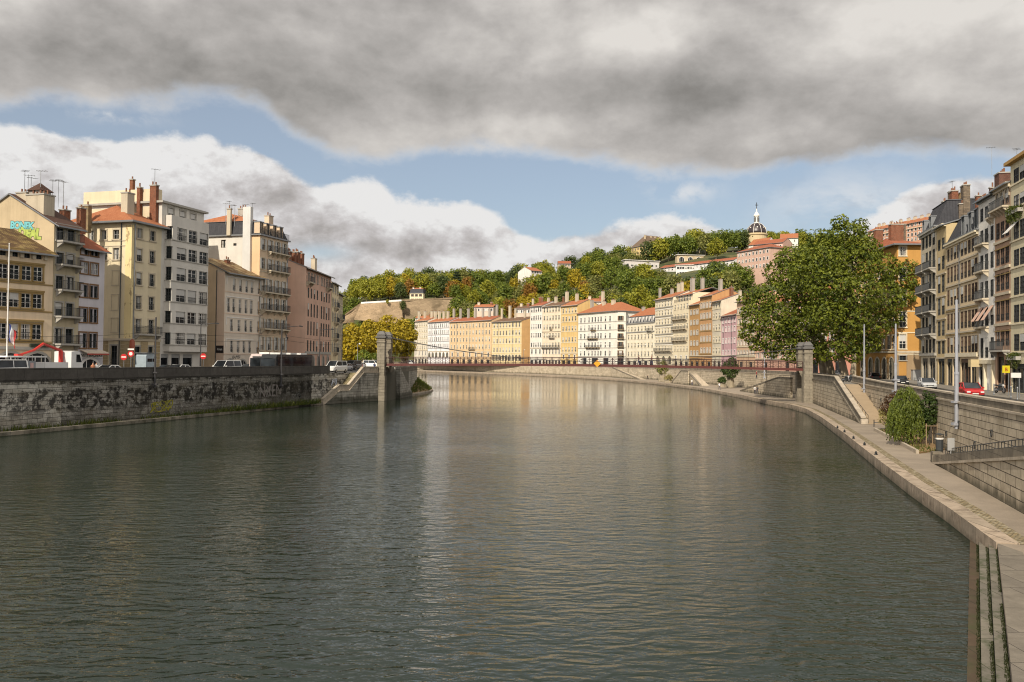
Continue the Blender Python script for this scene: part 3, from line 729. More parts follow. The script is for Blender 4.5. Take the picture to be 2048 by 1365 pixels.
# far upper wall beyond the bridge
fw = empty('quay_wall', (61, 224, .7)); tag(fw, 'sunlit pale stone quay wall curving along the far bank beyond the footbridge', 'wall')
Uf = U2[4:]; nf = len(Uf)
q = MB(); wallz(q, Uf, [-.3]*nf, [4.6]*nf, .9); rel(q, fw); q.build('wall', W_R, fw)
q = MB(); wallz(q, Uf, [4.75]*nf, [5.45]*nf, .45); rel(q, fw); q.build('parapet', W_PAR2, fw)
q = MB(); wallz(q, offs(Uf, -.1), [4.603]*nf, [4.747]*nf, .6); rel(q, fw); q.build('coping', COPE, fw)
def flight(label, xa, ya, xb, yb, xc, yc, out=2.4):
    """stair flight against the far wall: slanting flank from (xa,ya) at the quay up to (xb,yb); optional flat to xc"""
    A = onz(xa, ya, .7); Av = Vector((A.x, A.y))
    # nearest direction of the far wall
    best = min(range(nf-1), key=lambda i: (Vector(Uf[i])-Av).length+(Vector(Uf[i+1])-Av).length)
    d = (Vector(Uf[best+1])-Vector(Uf[best])).normalized(); Bp = onwall(xb, yb, Av, Av+d); L = (Vector((Bp.x, Bp.y))-Av).dot(d)
    sg = 1 if L > 0 else -1; nrm = Vector((d.y, -d.x))
    r = empty('quay_stairs', (A.x, A.y, .7), math.atan2(d.y*sg, d.x*sg)); tag(r, label, 'stairs', 'stone stairs against the far quay wall')
    L = abs(L); top = 4.5; q = MB(); y0, y1 = (-.4, 0) if sg > 0 else (0, .4)
    pr = [(0, .25), (L, Bp.z-.7), (L+(8 if xc else .1), Bp.z-.7)]
    vslab(q, [(a, z-.25) for a, z in pr], -.05, y0, y1); q.build('flank_wall', W_R, r)
    q = MB(); vslab(q, pr, [z-.247 for a, z in pr], y0-.06, y1+.06); q.build('coping', W_PAR2, r)
    q = MB(); k = 16; ya_, yb_ = (-2.6, -.41) if sg > 0 else (.41, 2.6)
    for i in range(k): q.box(L*i/k, L*(i+1)/k, ya_, yb_, -.1, (Bp.z-1.6)*(i+1)/k)
    q.build('steps', COPE, r)
flight('stone stairs under the middle of the bridge slanting up towards the diamond sign', 1112, 749, 1178, 735, 1180, 735)
flight('stone stairs slanting down right of the diamond sign to the far quay', 1277, 759.5, 1224, 735, None, 735)
flight('long slanting stair wall rising towards the right bridge pillar', 1480, 783, 1556, 754, True, 754)
flight('short stone stairs rising right towards the twin flight on the far quay', 1343, 767, 1362, 741, 1363, 740)
flight('steep stone stairs descending right beside the white-shirted walker', 1400, 773, 1374, 741, None, 740)
# ---- ramp beside the right pillar, its flank wall, fill behind
O0 = onz(1722, 848, .7); PRc = onz(1615, 806, .7)
O0v = Vector((O0.x, O0.y)); O1v = Vector((PRc.x+.9, PRc.y+.6)); Od = (O1v-O0v).normalized(); Ol = (O1v-O0v).length
ow = empty('ramp_wall', (O0.x, O0.y, .7), math.atan2(Od.y, Od.x)); tag(ow, 'pale stone ramp wall sloping down from the right bridge pillar to the quay', 'wall')
def so(x, y): p = onwall(x, y, O0v, O1v); return (Vector((p.x, p.y))-O0v).dot(Od), p.z-.7
pr = [(0, .75), so(1668, 752), (Ol, so(1626, 748)[1])]
kk = pr[1][0]
q = MB(); vslab(q, [(a, z-.95) for a, z in pr][0:1]+[(kk, pr[1][1]-.95), (Ol, pr[2][1]-.95)], -.5, -.6, 0); q.build('wall', W_R, ow)
q = MB(); vslab(q, [(a, z-.13) for a, z in pr], [z-.947 for a, z in pr], -.48, -.08); vslab(q, [(a, z-.8) for a, z in pr], [z-.95 for a, z in pr], -.07, .1); q.build('parapet', W_PAR2, ow)
q = MB(); vslab(q, pr, [z-.127 for a, z in pr], -.55, 0); q.box(-.9, -.02, -.6, .1, 0, .55); q.build('coping', COPE, ow)
Yt = (O0v+Od*kk).y
rp = MB(); a_, b_ = O0v-Od*.3, O0v+Od*(kk+1)
def ux(p): return (UX(p.y)+.02, p.y)
In = Vector((Od.y, -Od.x))
rp.prism([tuple(a_+In*.61), ux(a_+In*.61), ux(b_+In*.61), tuple(b_+In*.61)], -.5, [.72, .72, 4.5, 4.5])
structure(rp.build('ramp', asphaltm('ramp_surface', (.36, .27, .17))))
tp = MB(); e_ = O1v+Od*6
tp.prism([tuple(b_+In*.61), (UX(b_.y)+1.2, b_.y), (UX(e_.y)+3, e_.y), tuple(e_+In*.4)], -.5, 4.5); structure(tp.build('bridge_landing', PAVE))
rl_ = MB(); a2 = Vector(ux(a_))
for i in range(13):
    t = i/12; p = (O0v+In*.75).lerp(O0v+Od*kk+In*.75, t); z = .72+3.7*t; rl_.tube((p.x, p.y, z), (p.x, p.y, z+.9), .025, n=4)
    if i: rl_.tube((lp_.x, lp_.y, lz+.9), (p.x, p.y, z+.9), .03, n=4); rl_.tube((lp_.x, lp_.y, lz+.45), (p.x, p.y, z+.45), .02, n=4)
    lp_, lz = p, z
tag(rl_.build('handrail', IRON), 'thin iron handrail along the ramp beside the right bridge pillar', 'handrail')
# ---- near ramp on the right with railing
V0 = onz(1866, 926, .7); V1 = onz(2048, 1029, .7); V0v, V1v = Vector((V0.x, V0.y)), Vector((V1.x, V1.y)); Vd = (V1v-V0v).normalized()
Vin = Vector((-Vd.y, Vd.x)); Ve = V1v+Vd*24
if Vin.x < 0: Vin = -Vin
vw = empty('ramp_wall', (V0.x, V0.y, .7), math.atan2(Vd.y, Vd.x)); tag(vw, 'near stone ramp wall with green-stained parapet and iron railing at the right edge', 'wall')
def sv(x, y): p = onwall(x, y, V0v, V1v); return (Vector((p.x, p.y))-V0v).dot(Vd), p.z-.7
t0 = sv(1866, 911.5); t1 = sv(2048, 892.5); k_ = (t1[1]-t0[1])/(t1[0]-t0[0]); Lv = 40.
pv = [(-.1, t0[1]), (Lv, t0[1]+k_*(Lv-t0[0]))]
sgn = 1 if Vin.dot(Vector((-Vd.y, Vd.x))) > 0 else -1
yy = lambda a, c: (a*sgn, c*sgn) if sgn > 0 else (c*sgn, a*sgn)
q = MB(); vslab(q, [(a, z-.62) for a, z in pv], -.5, *yy(0, .6)); q.build('wall', W_R, vw)
q = MB(); vslab(q, pv, [z-.47 for a, z in pv], *yy(.04, .5)); q.box(-.75, -.1, *yy(-.02, .6), 0, .72); q.build('parapet', W_PAR2, vw)
q = MB(); vslab(q, [(a, z-.472) for a, z in pv], [z-.617 for a, z in pv], *yy(-.1, .55)); q.build('coping', COPE, vw)
q = MB(); y_ = .56*sgn; kq = (pv[1][1]-pv[0][1])/Lv
for i in range(38):
    a = 1.2+i*.62; z = pv[0][1]+kq*a; q.tube((a, y_, z-.5), (a, y_, z+.42), .022, n=5)
q.tube((1.2, y_, pv[0][1]+kq*1.2+.42), (24, y_, pv[0][1]+kq*24+.42), .026, n=5); q.tube((1.2, y_, pv[0][1]+kq*1.2+.1), (24, y_, pv[0][1]+kq*24+.1), .02, n=5)
q.build('railing', IRON, vw)
rp = MB(); g0 = V0v+Vin*.6+Vd*.2; g1 = V0v+Vd*Lv+Vin*.6
rp.prism([tuple(g0), tuple(g1), (UX(g1.y)+.02, g1.y), (UX(g0.y)+.02, g0.y)][::1], -.5, [.72, pv[1][1]+.7-.55, pv[1][1]+.7-.55, .72]); structure(rp.build('ramp', QUAYM))
# ---- planted bed at the foot of the wall
bed = [onz(1752, 862, .7), onz(1790, 882, .7), onz(1838, 908, .7)]
bp = [(p.x, p.y) for p in bed]; bp2 = bp+[(UX(bp[-1][1]+3)+.02, bp[-1][1]+3), (UX(bp[0][1]+2)+.02, bp[0][1]+2)]
q = MB(); q.prism(bp2[::-1], .2, .82); structure(q.build('planting_bed', SOIL))
q = MB(); wallz(q, bp, [.2]*3, [.98]*3, .22); tag(q.build('planter_kerb', COPE), 'low stone kerb round the planted bed under the willow', 'kerb')
# ---- footbridge
BM = plain('bridge_red_steel', (.10, .024, .019), .5, var=.25, scale=3); BRAIL = plain('bridge_railing_steel', (.05, .02, .016), .5, var=.2)
PILL = blocks('pillar_stone', (.30, .265, .205), (.25, .22, .17), (.15, .13, .10), 1.6, .5, (.14, .12, .09), .5, .5, .68, (.7, .7, .25), .01)
CAPM = plain('pillar_cap_stone', (.13, .125, .12), .8, var=.2)
br = empty('footbridge', (*Pv, 0)); tag(br, 'slender rust-red suspension footbridge with stone pillars crossing the river', 'bridge')
PRv = Vector((PRc.x, PRc.y)); bd = (PRv-Pv).normalized(); bn = Vector((-bd.y, bd.x)); SPAN = (PRv-Pv).length; br.rotation_euler.z = math.atan2(bd.y, bd.x)
def pillar(a, y, zb, zt, w=1.35):
    q = MB(); q.box(a-w/2-.12, a+w/2+.12, y-w/2-.12, y+w/2+.12, zb, zb+5.2-zb*.2); q.box(a-w/2, a+w/2, y-w/2, y+w/2, zb+5.2-zb*.2, zt-.9)
    q.box(a-w/2-.1, a+w/2+.1, y-w/2-.1, y+w/2+.1, zt-1.7, zt-1.5); 
    o = q.build('pillar', PILL, br); q = MB(); h = w/2+.22
    q.box(a-h, a+h, y-h, y+h, zt-.9, zt-.62); q.box(a-w/2, a+w/2, y-w/2, y+w/2, zt-.617, zt-.35)
    i = w/2+.1; l = [(-i, -i), (i, -i), (i, i), (-i, i)]; u = [(-.35, -.35), (.35, -.35), (.35, .35), (-.35, .35)]
    for k in range(4):
        m = (k+1) % 4; q.face([(a+l[k][0], y+l[k][1], zt-.348), (a+l[m][0], y+l[m][1], zt-.348), (a+u[m][0], y+u[m][1], zt+.3), (a+u[k][0], y+u[k][1], zt+.3)])
    q.face([(a+p[0], y+p[1], zt+.3) for p in u]); q.build('cap', CAPM, o)
PZ = 11.9; PZR = 10.6
for y in (0, 4.6): pillar(0, y, -1., PZ); pillar(SPAN, y, .4, PZR)
dz = lambda a: 6.42+.32*math.sin(math.pi*a/SPAN)-.1*a/SPAN
q = MB(); nseg = 40
for i in range(nseg):
    a, c = .74+(SPAN-1.48)*i/nseg, .74+(SPAN-1.48)*(i+1)/nseg
    for y0, y1, hgt, up in ((.25, 4.35, -.05, .06), (.12, .3, -.32, .1), (4.3, 4.48, -.32, .1)):
        q.prism([(a, y0), (c, y0), (c, y1), (a, y1)], [dz(a)+hgt, dz(c)+hgt, dz(c)+hgt, dz(a)+hgt], [dz(a)+up, dz(c)+up, dz(c)+up, dz(a)+up])
q.build('deck', BM, br)
for y in (.14, 4.46):
    q = MB(); n_ = 54
    for i in range(n_+1):
        a = .8+(SPAN-1.6)*i/n_; q.tube((a, y, dz(a)+.05), (a, y, dz(a)+1.2), .06, n=4)
        if i:
            q.tube((pa, y, dz(pa)+1.2), (a, y, dz(a)+1.2), .085, n=4); q.tube((pa, y, dz(pa)+.25), (a, y, dz(a)+.25), .035, n=3); q.tube((pa, y, dz(pa)+.95), (a, y, dz(a)+.95), .035, n=3)
            q.tube((pa, y, dz(pa)+.25), (a, y, dz(a)+.95), .02, n=3); q.tube((pa, y, dz(pa)+.95), (a, y, dz(a)+.25), .02, n=3)
        pa = a
    q.build('railing', BRAIL, br)
cab = lambda a: (7.25+(PZ-.5-7.25)*((SPAN*.5-a)/(SPAN*.5))**2) if a < SPAN/2 else (7.25+(PZR-.6-7.25)*((a-SPAN*.5)/(SPAN*.5))**2)
for y in (-.02, 4.62):
    for dy in (-.09, .09):
        q = MB(); n_ = 40
        for i in range(n_): a, c = SPAN*i/n_, SPAN*(i+1)/n_; q.tube((a, y+dy, cab(a)), (c, y+dy, cab(c)), .055, n=4)
        q.build('cable', IRON, br)
    for i in range(1, 30):
        a = SPAN*i/30
        if cab(a) > dz(a)+.3: q = MB(); q.tube((a, y, cab(a)), (a, y, dz(a)), .02, n=3); q.build('hanger', IRON, br)
# diamond sign on the parapet
ds = onwall(1194.5, 727.5, Pv-bn*.12, PRv-bn*.12); a = (Vector((ds.x, ds.y))-Pv).dot(bd)
sg = empty('diamond_sign', (ds.x, ds.y, ds.z), br.rotation_euler.z); tag(sg, 'orange diamond navigation sign hung on the middle of the footbridge', 'sign')
q = MB(); q.prism([(-.62, 0), (0, -.62), (.62, 0), (0, .62)], -.02, .02); q.xf(Matrix.Rotation(rad(90), 4, 'X')); q.build('plate', plain('sign_orange', (.8, .33, .015), .5, var=.05), sg)
q = MB(); q.box(-.04, .04, .02, .1, -.6, .6); q.build('bracket', IRON, sg)
# ---------------------------------------------------------------- left bank buildings
LA, LB = Vector((-57.7, 82.8)), Vector((-57.7+28.8, 82.8+95.7))
def lpt(x, y=650): p = onwall(x, y, LA, LB); return (p.x, p.y)
ZB = ZL+.13
def P(name, rgb, k=.8, sat=.78, **kw):
    c = lin(rgb); g = .3*c[0]+.55*c[1]+.15*c[2]; return plaster(name, mul([g+(v-g)*sat for v in c], k), **kw)
GRP_L = 'houses along the left quay'
def chimpx(B, x, yt, yb, w, mat=CHIMP, t=None, d=None):
    """chimney stack from its pixel column and top/bottom rows, on the ridge line"""
    t = B.d*.4 if t is None else t
    a = B.P0+B.inw*t; p = onwall(x, yt, a, a+B.e); s_ = (Vector((p.x, p.y))-a).dot(B.e); zt = p.z; z0 = onwall(x, yb, a, a+B.e).z-1.2
    ww = w*p.y/F_PX; B.chim(s_, t, ww*.8, d or max(.7, ww*.6), max(.8, zt-z0-.9-.4), mat, z=z0, pots=3)
# 1 low palazzo with mossy roof
P1_ = Vector(lpt(104)); u_ = ray(-75, 650)[0]; y_ = (P1_.x-.573*P1_.y)/(u_-.573); PA = Vector((u_*y_, y_))
B = Bld('palazzo', 'low tan palazzo with mossy tiled roof and triple cross-windows at the left edge', tuple(PA), tuple(P1_), ZB, onwall(52, 499, PA, P1_).z, 11)
w_ = P('tan_render', (236, 208, 166), .95, dirt=.3)
rows = B.px_rows([(533, 561), (588, 616), (648, 679)], 52)
gx = [-70, -46, -22, 4, 27, 51, 74]
for c in gx[2:]:
    for i, (a, z) in enumerate(rows): B.win('F', B.sx(c), a, z, 1.15, 'white')
for i, (a, z) in enumerate(rows):
    for g0, g1 in ((15.5, 87), (-36, 10)):
        if g1 > 60 or True: B.course(a-.22, a0=B.sx(g0), a1=B.sx(g1), mat=OCHST, th=.14, out=.13, name='sill_band'); B.course(z+.24, a0=B.sx(g0), a1=B.sx(g1), mat=OCHST, th=.22, out=.13, name='lintel_band')
    B.course(a-.42, mat=OCHST, th=.14, out=.09)
for c in (-22, 3, 27, 51.5, 75): B.win('F', B.sx(c), B.z(50, 516), B.z(50, 506.5), .7, 'darkn', 0)
for c in (15, 39, 63, 87): B.course(B.ze-1.0, a0=B.sx(c)-.2, a1=B.sx(c)+.2, th=.9, out=.3, mat=STONE, name='bracket')
B.arch(B.sx(75), ZB, 3.2, B.z(75, 707)-ZB, STONEG); B.arch(B.sx(22), ZB, 3.2, B.z(75, 707)-ZB, STONEG)
B.course(B.z(50, 700), mat=STONEG, th=.35, out=.15); B.wall(w_); B.cornice(OCHST, .4, .4); B.gable(2.8, T_MOSSD, .7)
q = MB()
for x in (70, 88): a = B.sx(x); q.box(a-.6, a+.6, -.35, -.05, B.z(50, 694)-ZB, B.z(50, 688)-ZB)
q.build('ivy_box', plain('ivy_dark', (.02, .03, .015), .8), B.root)
# flagpole with tricolour
fp = at(14, 700, 88); fpo = empty('flagpole', (fp.x, fp.y, ZB)); tag(fpo, 'tall white pole with a drooping blue white and red flag before the palazzo', 'flagpole')
q = MB(); q.tube((0, 0, 0), (0, 0, 13.5), .08, .05, n=8); q.lathe([(.0, 13.5), (.09, 13.56), (0, 13.66)], 6); q.build('pole', WHITE, fpo)
q = MB(); zf = at(14, 648, 88).z-ZB
for i in range(9):
    for j in range(6):
        def fpnt(i, j): s = i/9; return (.1+.75*s+.05*math.sin(j*1.3), .16*math.sin(s*9+j*.5), zf-.28*j-.9*s**1.3)
        q.face([fpnt(i, j), fpnt(i+1, j), fpnt(i+1, j+1), fpnt(i, j+1)], i//3)
q.build('flag', [plain('flag_blue', (.03, .05, .2), .8), plain('flag_white', (.6, .6, .6), .8), plain('flag_red', (.4, .03, .03), .8)], fpo)
# 1b tall house behind it with balconies and a painted gable
B = Bld('balcony_house', 'tall dull tan house with grey balconies, spray-painted gable and dark roof behind the palazzo', lpt(105), lpt(156.5), ZB, onwall(113, 446, LA, LB).z, 13)
w_ = P('drab_render', (200, 184, 146), .9, dirt=.35); wg = P('gable_render', (206, 182, 138), .9, dirt=.3)
rows = B.px_rows([(458, 482), (506, 529), (553, 579), (606, 632), (658, 687)], 125)
cols = B.px_cols([117, 138.5])
B.grid(rows, cols, 1.05, 'dark')
q_ = []
for i, (a, z) in enumerate(rows): B.balc(B.W*.5, a-.05, B.W-.5, 1.0, 0, True, slab=STONEG)
B.shop(B.W*.5, 2.8, B.z(125, 706)); B.wall(w_)
# gable side: skin of lighter render a finger proud of the wall, with the raked top
rh = 3.6; q = MB(); H = B.ze-ZB; q.prism([(0, 0), (B.d, 0), (B.d, H), (B.d/2, H+rh*.98), (0, H)], 0, .03)
q.xf(Matrix(((0, 0, -1, -.004), (1, 0, 0, 0), (0, 1, 0, 0), (0, 0, 0, 1)))); q.build('gable_wall', wg, B.root)
B.gable(rh, T_DK, .7, .25); B.cornice(STONEG, .25, .3)
B.chim(.9, B.tl(68, 410), 1.6, 2.6, 1.8, CHIMP, z=B.zl(68, 421)-.9); B.chim(1.3, B.tl(32, 400), 1.2, 1.5, 1.5, CHIMP, z=B.zl(32, 410)-.9)
def pent(x0, x1, y0, y1, z0): pass
q = MB(); tt = B.tl(55, 390); z0 = B.zl(55, 405)-ZB; z1 = B.zl(55, 378)-ZB; z2 = B.zl(55, 360)-ZB
q.box(1., 2.6, tt-.8, tt+.8, z0-2, z1, 0); i = 1.05
for k, (a, c) in enumerate((((-i, -i), (i, -i)), ((i, -i), (i, i)), ((i, i), (-i, i)), ((-i, i), (-i, -i)))): q.face([(1.8+a[0], tt+a[1], z1), (1.8+c[0], tt+c[1], z1), (1.8, tt, z2)], 1)
q.build('turret', [CHIMG, T_DK], B.roof)
chimpx(B, 130, 416, 440, 21, BRICKR, 5.); chimpx(B, 163, 412, 450, 17, BRICKR, 5.); chimpx(B, 176, 407, 448, 12, BRICKT, 6.)
for x, y, h in ((32, 360, 3), (39, 367, 2.5), (45, 370, 2.2), (64, 363, 3)): B.antenna(1.2, B.tl(x, 385), h, B.zl(x, 388))
for a, h in ((B.W*.72, 2.), (B.W+1.3, 3.2), (B.W+2.2, 3.4), (B.W+3., 3.4)): B.antenna(a, B.d*.42, h, B.ze+3)
CY = plain('spray_cyan', (.16, .47, .5), .8, var=.1); YG = plain('spray_lime', (.38, .46, .1), .8, var=.2); INK = plain('spray_black', (.02, .025, .025), .8)
def gtext(s_, x, y, size, mats, tilt, bold):
    t = B.tl(x, y); z = B.zl(x, y)-ZB
    o = text(s_, size, mats[0], B.root, (-.052, t, z), (rad(90), rad(tilt)*0, rad(-90)), 'spray_lettering', .003, 0, bold, .82)
    o.rotation_euler = (rad(90), rad(tilt), rad(-90))
    o2 = text(s_, size, mats[1], B.root, (-.042, t, z-.0), (rad(90), rad(tilt), rad(-90)), 'spray_outline', .002, 0, bold+.05, .82)
gtext('BONEK', 44, 458, 1.15, (CY, INK), 4, .055); gtext('DEAL', 59, 476, 1.55, (YG, INK), 6, .11)
# 2 narrow white house
B = Bld('narrow_house', 'narrow white house with brown paired windows, red tiled roof and a shop below', lpt(157), lpt(207), ZB, onwall(180, 494, LA, LB).z, 8)
rows = B.px_rows([(498.5, 511), (527, 548.5), (571, 595), (618, 645), (667, 696)], 180)
for r in rows:
    for c in (161.5, 170, 182, 190.5): B.win('F', B.sx(c), r[0], r[1], .62, 'none' if r is rows[1] else 'darkn', 0)
    q = MB()
    for u, v in ((156.8+.5, 175.3), (177.2, 195.3)):
        a, c = B.sx(u), B.sx(v); z0, z1 = r[0]-ZB, r[1]-ZB
        q.box(a-.02, c, -.07, -.003, z1+.03, z1+.2); q.box(a-.02, c, -.1, -.003, z0-.16, z0-.01); q.box(a-.02, a+.12, -.06, -.003, z0, z1); q.box(c-.14, c, -.06, -.003, z0, z1)
    q.build('window_frame', plain('brown_wood_trim', (.17, .085, .03), .7), B.root)
B.wall(P('white_render', (205, 200, 205), .95, dirt=.2)); B.gable(2.2, T_RED, .8, .1)
z0 = B.z(180, 716); B.arch(B.sx(181), ZB, 3.2, B.z(181, 719)-ZB, WHITE)
q = MB(); a, c = .3, B.W-.2; z1 = B.z(180, 700)-ZB; q.slab([(a, -1.1, z1-.35), (c, -1.1, z1-.35), (c, -.01, z1), (a, -.01, z1)], .1, 0); q.box(a, c, -1.14, -1.1, z1-.62, z1-.45, 1)
q.build('awning', [plain('awning_cream', (.55, .47, .38), .8), plain('awning_red', (.35, .06, .04), .8)], B.root)
q = MB(); q.box(.15, B.W-.15, -.08, -.003, B.z(180, 716)-ZB, B.z(180, 706)-ZB); q.build('fascia_board', WHITE, B.root)
text('LIVETY', .5, INK, B.root, (B.sx(168), -.09, B.z(168, 714)-ZB), (rad(90), 0, 0)); text('BUCHERIE', .5, INK, B.root, (B.sx(192), -.09, B.z(192, 714)-ZB), (rad(90), 0, 0))
# 3 cream corner house with hipped roof
B = Bld('corner_house', 'cream corner house with orange hipped roof and flaking plaster strip on its corner', lpt(260.5), lpt(320), ZB, onwall(290, 448, LA, LB).z, 9.5)
wc = P('cream_render', (228, 210, 168), .95, dirt=.22)
rows = B.px_rows([(459, 479), (500, 524.5), (547, 571.5), (593, 619.5), (640, 667)], 288)
B.grid(rows, B.px_cols([276, 302]), 1.0, 'stone', var=None)
rs = [(B.zl(232, b_), B.zl(232, t_)) for t_, b_ in ((460, 478.7), (497, 519.7))]
for c in (182, 207.7, 232.5): B.win('L', B.tl(c, 470), rs[0][0], rs[0][1], .95, 'stone')
for c in (208.5, 232.5): B.win('L', B.tl(c, 510), rs[1][0], rs[1][1], .95, 'stone')
q = MB(); t = B.tl(230, 600)
for y0, y1 in ((542, 570), (590, 620), (637, 664)):
    z0, z1 = B.zl(230, y1)-ZB, B.zl(230, y0)-ZB; q.box(-.06, -.003, t-.6, t+.6, z0-.12, z0); q.box(-.06, -.003, t-.6, t+.6, z1, z1+.1)
    for tt in (t-.55, t+.5): q.box(-.04, -.003, tt, tt+.05, z0, z1)
q.build('blind_window', STONE, B.root)
zq = B.z(290, 683)
B.win('F', B.sx(276), ZB+.4, B.z(276, 694), 1.0, 'dark', 0); B.win('F', B.sx(302), B.z(300, 712), B.z(300, 694), .95, 'dark', 0)
B.win('L', B.tl(228, 700), ZB+1.2, B.zl(228, 692), 1.0, 'dark', 0)
B.wall(wc)
q = MB(); n_ = 9; hq = zq-ZB
for i in range(n_):
    z0, z1 = hq*i/n_+.03, hq*(i+1)/n_-.03
    for a, c in ((0, B.sx(270)), (B.sx(282), B.sx(296)), (B.sx(309), B.W)): q.box(a, c, -.07, -.003, z0, z1)
    q.box(-.07, -.003, 0, 1.4, z0, z1); q.box(-.07, -.003, 3.4, 7, z0, z1)
q.build('rustication', P('rusticated_stone', (190, 165, 115), .85, dirt=.4), B.root)
B.course(zq, th=.3, out=.2, mat=STONE); q = MB(); q.box(-.2, -.004, -.2, B.d, zq-ZB, zq-ZB+.3); q.build('string_course', STONE, B.root)
pp = plaster('flaking_plaster', mul(lin((232, 212, 160)), .95), dirt=.1, patch=(.42, .32, .18))
q = MB(); q.box(-.03, -.004, -.03, .95, hq+.3, B.ze-ZB-.5); q.box(-.03, .35, -.03, -.004, hq+.3, B.ze-ZB-.5); q.build('corner_strip', pp, B.root)
B.balc(B.sx(291), rows[4][0]-.1, B.sx(315)-B.sx(266), .9, 1, slab=STONEG)
B.hip(2.6, T_OR, .75); B.chim(1.7, 2.2, 1.3, 1.0, 2.6, CHIMP, z=B.ze+.4); B.chim(4.5, 4.5, 1., .7, 1.0, CHIMG, z=B.ze+1.6, pots=0)
B.course(B.z(290, 483), mat=STONE, th=.1, out=.06, a0=B.sx(270), a1=B.sx(310)); q = MB(); z_ = B.zl(230, 483)-ZB; q.box(-.07, -.003, 1, B.d, z_, z_+.12); z_ = B.zl(230, 493)-ZB; q.box(-.07, -.003, 1, B.d, z_, z_+.1); q.build('string_course', STONE, B.root)
B.pipe(.5, B.ze-.3); q = MB(); t = B.tl(241, 600); q.tube((-.09, t, 0), (-.09, t, B.ze-ZB-.2), .07, n=5); q.build('downpipe', DARKP, B.root)
# 4 pale modernist block with continuous bays
B = Bld('apartment_block', 'pale grey modernist apartment block with stacked projecting bays', lpt(320), lpt(404), ZB, onwall(362, 416, LA, LB).z, 13)
wm = P('pale_grey_render', (222, 216, 204), .9, dirt=.15); wt = P('cream_party_wall', (226, 206, 165), .95, dirt=.25)
top = B.px_rows([(421, 443)], 360)[0]
for c in (338, 361.5, 382.5): B.win('F', B.sx(c), top[0], top[1], 1.25, 'plain', 1)
a0, a1 = B.sx(327), B.sx(402.5); za, zb_ = B.z(362, 704), B.z(362, 438)
for x0, x1, z1 in ((323, 338, 0), (344, 361, 0), (367, 386, 0)): B.shop(B.sx((x0+x1)/2), B.sx(x1)-B.sx(x0), B.z(362, 709), fcol=GREYP)
B.wall(wm); rows = B.px_rows([(460, 485), (499, 523), (539, 565), (581, 606), (625, 648), (667, 690)], 362)
D = 1.0
bay = empty('bay', (0, 0, 0)); bay.parent = B.root; q = MB(); zs = [za]+[v for r in rows[::-1] for v in r]+[zb_]
cx = [(B.sx(339), B.sx(358)), (B.sx(362.5), B.sx(379.5)), (B.sx(384.5), B.sx(401))]
for i in range(0, len(zs)-1):
    z0, z1 = zs[i]-ZB, zs[i+1]-ZB
    if i % 2 == 0: q.box(a0, a1, -D, -.003, z0, z1)
    else:
        xs = [a0+.35]+[v for c in cx for v in c]+[a1]
        for j in range(0, len(xs), 2): q.box(xs[j] if j else a0+.0, xs[j+1], -D if j else -.16, -.003, z0+.001, z1-.001) if j else None
        q.box(a0, a0+.12, -.16, -.003, z0+.001, z1-.001); q.box(a0+.3, cx[0][0], -D, -.3, z0+.001, z1-.001)
        for j in range(3):
            x0 = cx[j][1]; x1 = cx[j+1][0] if j < 2 else a1; q.box(x0, x1, -D+.001, -.003, z0+.001, z1-.001)
        q.box(a0+.3, a1, -.4, -.003, z0+.001, z1-.001)
q.build('bay_wall', wm, bay)
for i, r in enumerate(rows):
    for j, (c0, c1) in enumerate(cx):
        m, _, _ = win_mesh('none', c1-c0, r[1]-r[0], B.rng.choice((0, 1, 1, 2, 3 if i == 3 else 1))); o = put('window', m, bay, ((c0+c1)/2, -D+.03, r[0]-ZB))
    m, _, _ = win_mesh('darkn', .66, r[1]-r[0], 0); put('window', m, bay, (a0+.06, -.52, r[0]-ZB), -math.pi/2)
    q = MB(); q.box(a0-.08, a1+.03, -D-.1, -D-.004, r[0]-ZB-.14, r[0]-ZB-.02); q.box(a0-.08, a0-.003, -D, 0, r[0]-ZB-.14, r[0]-ZB-.02); q.build('sill_band', STONEG, bay)
B.flat(STONEG, .45, .28)
ph = B.z(300, 396)-ZB
q = MB(); H = B.ze-ZB; q.box(.0, 1.2, 1.0, 13, H+.29, H+2.0); q.box(-.02, -.003, .6, 12.6, 0, H-.4); q.build('party_wall', wt, B.root)
B.flat  # roof edge stays visible
for x, w in ((311, 1.0), (282, .5)): B.chim(-.3, B.tl(x, 420), .55, w, B.zl(x, 387 if w == 1 else 391)-B.zl(x, 446 if w == 1 else 432), BRICKR, z=B.zl(x, 446 if w == 1 else 432)-.9+.9, pots=2)
B.chim(.5, B.tl(259, 400), .5, .5, 2.0, BRICKR, z=B.zl(259, 402)); B.chim(6, 9, 1.2, .8, .9, BRICKR, z=B.ze+.2); B.antenna(.5, B.tl(304, 390), 4., B.zl(304, 395)); B.antenna(6, 6, 2.5, B.ze+.2)
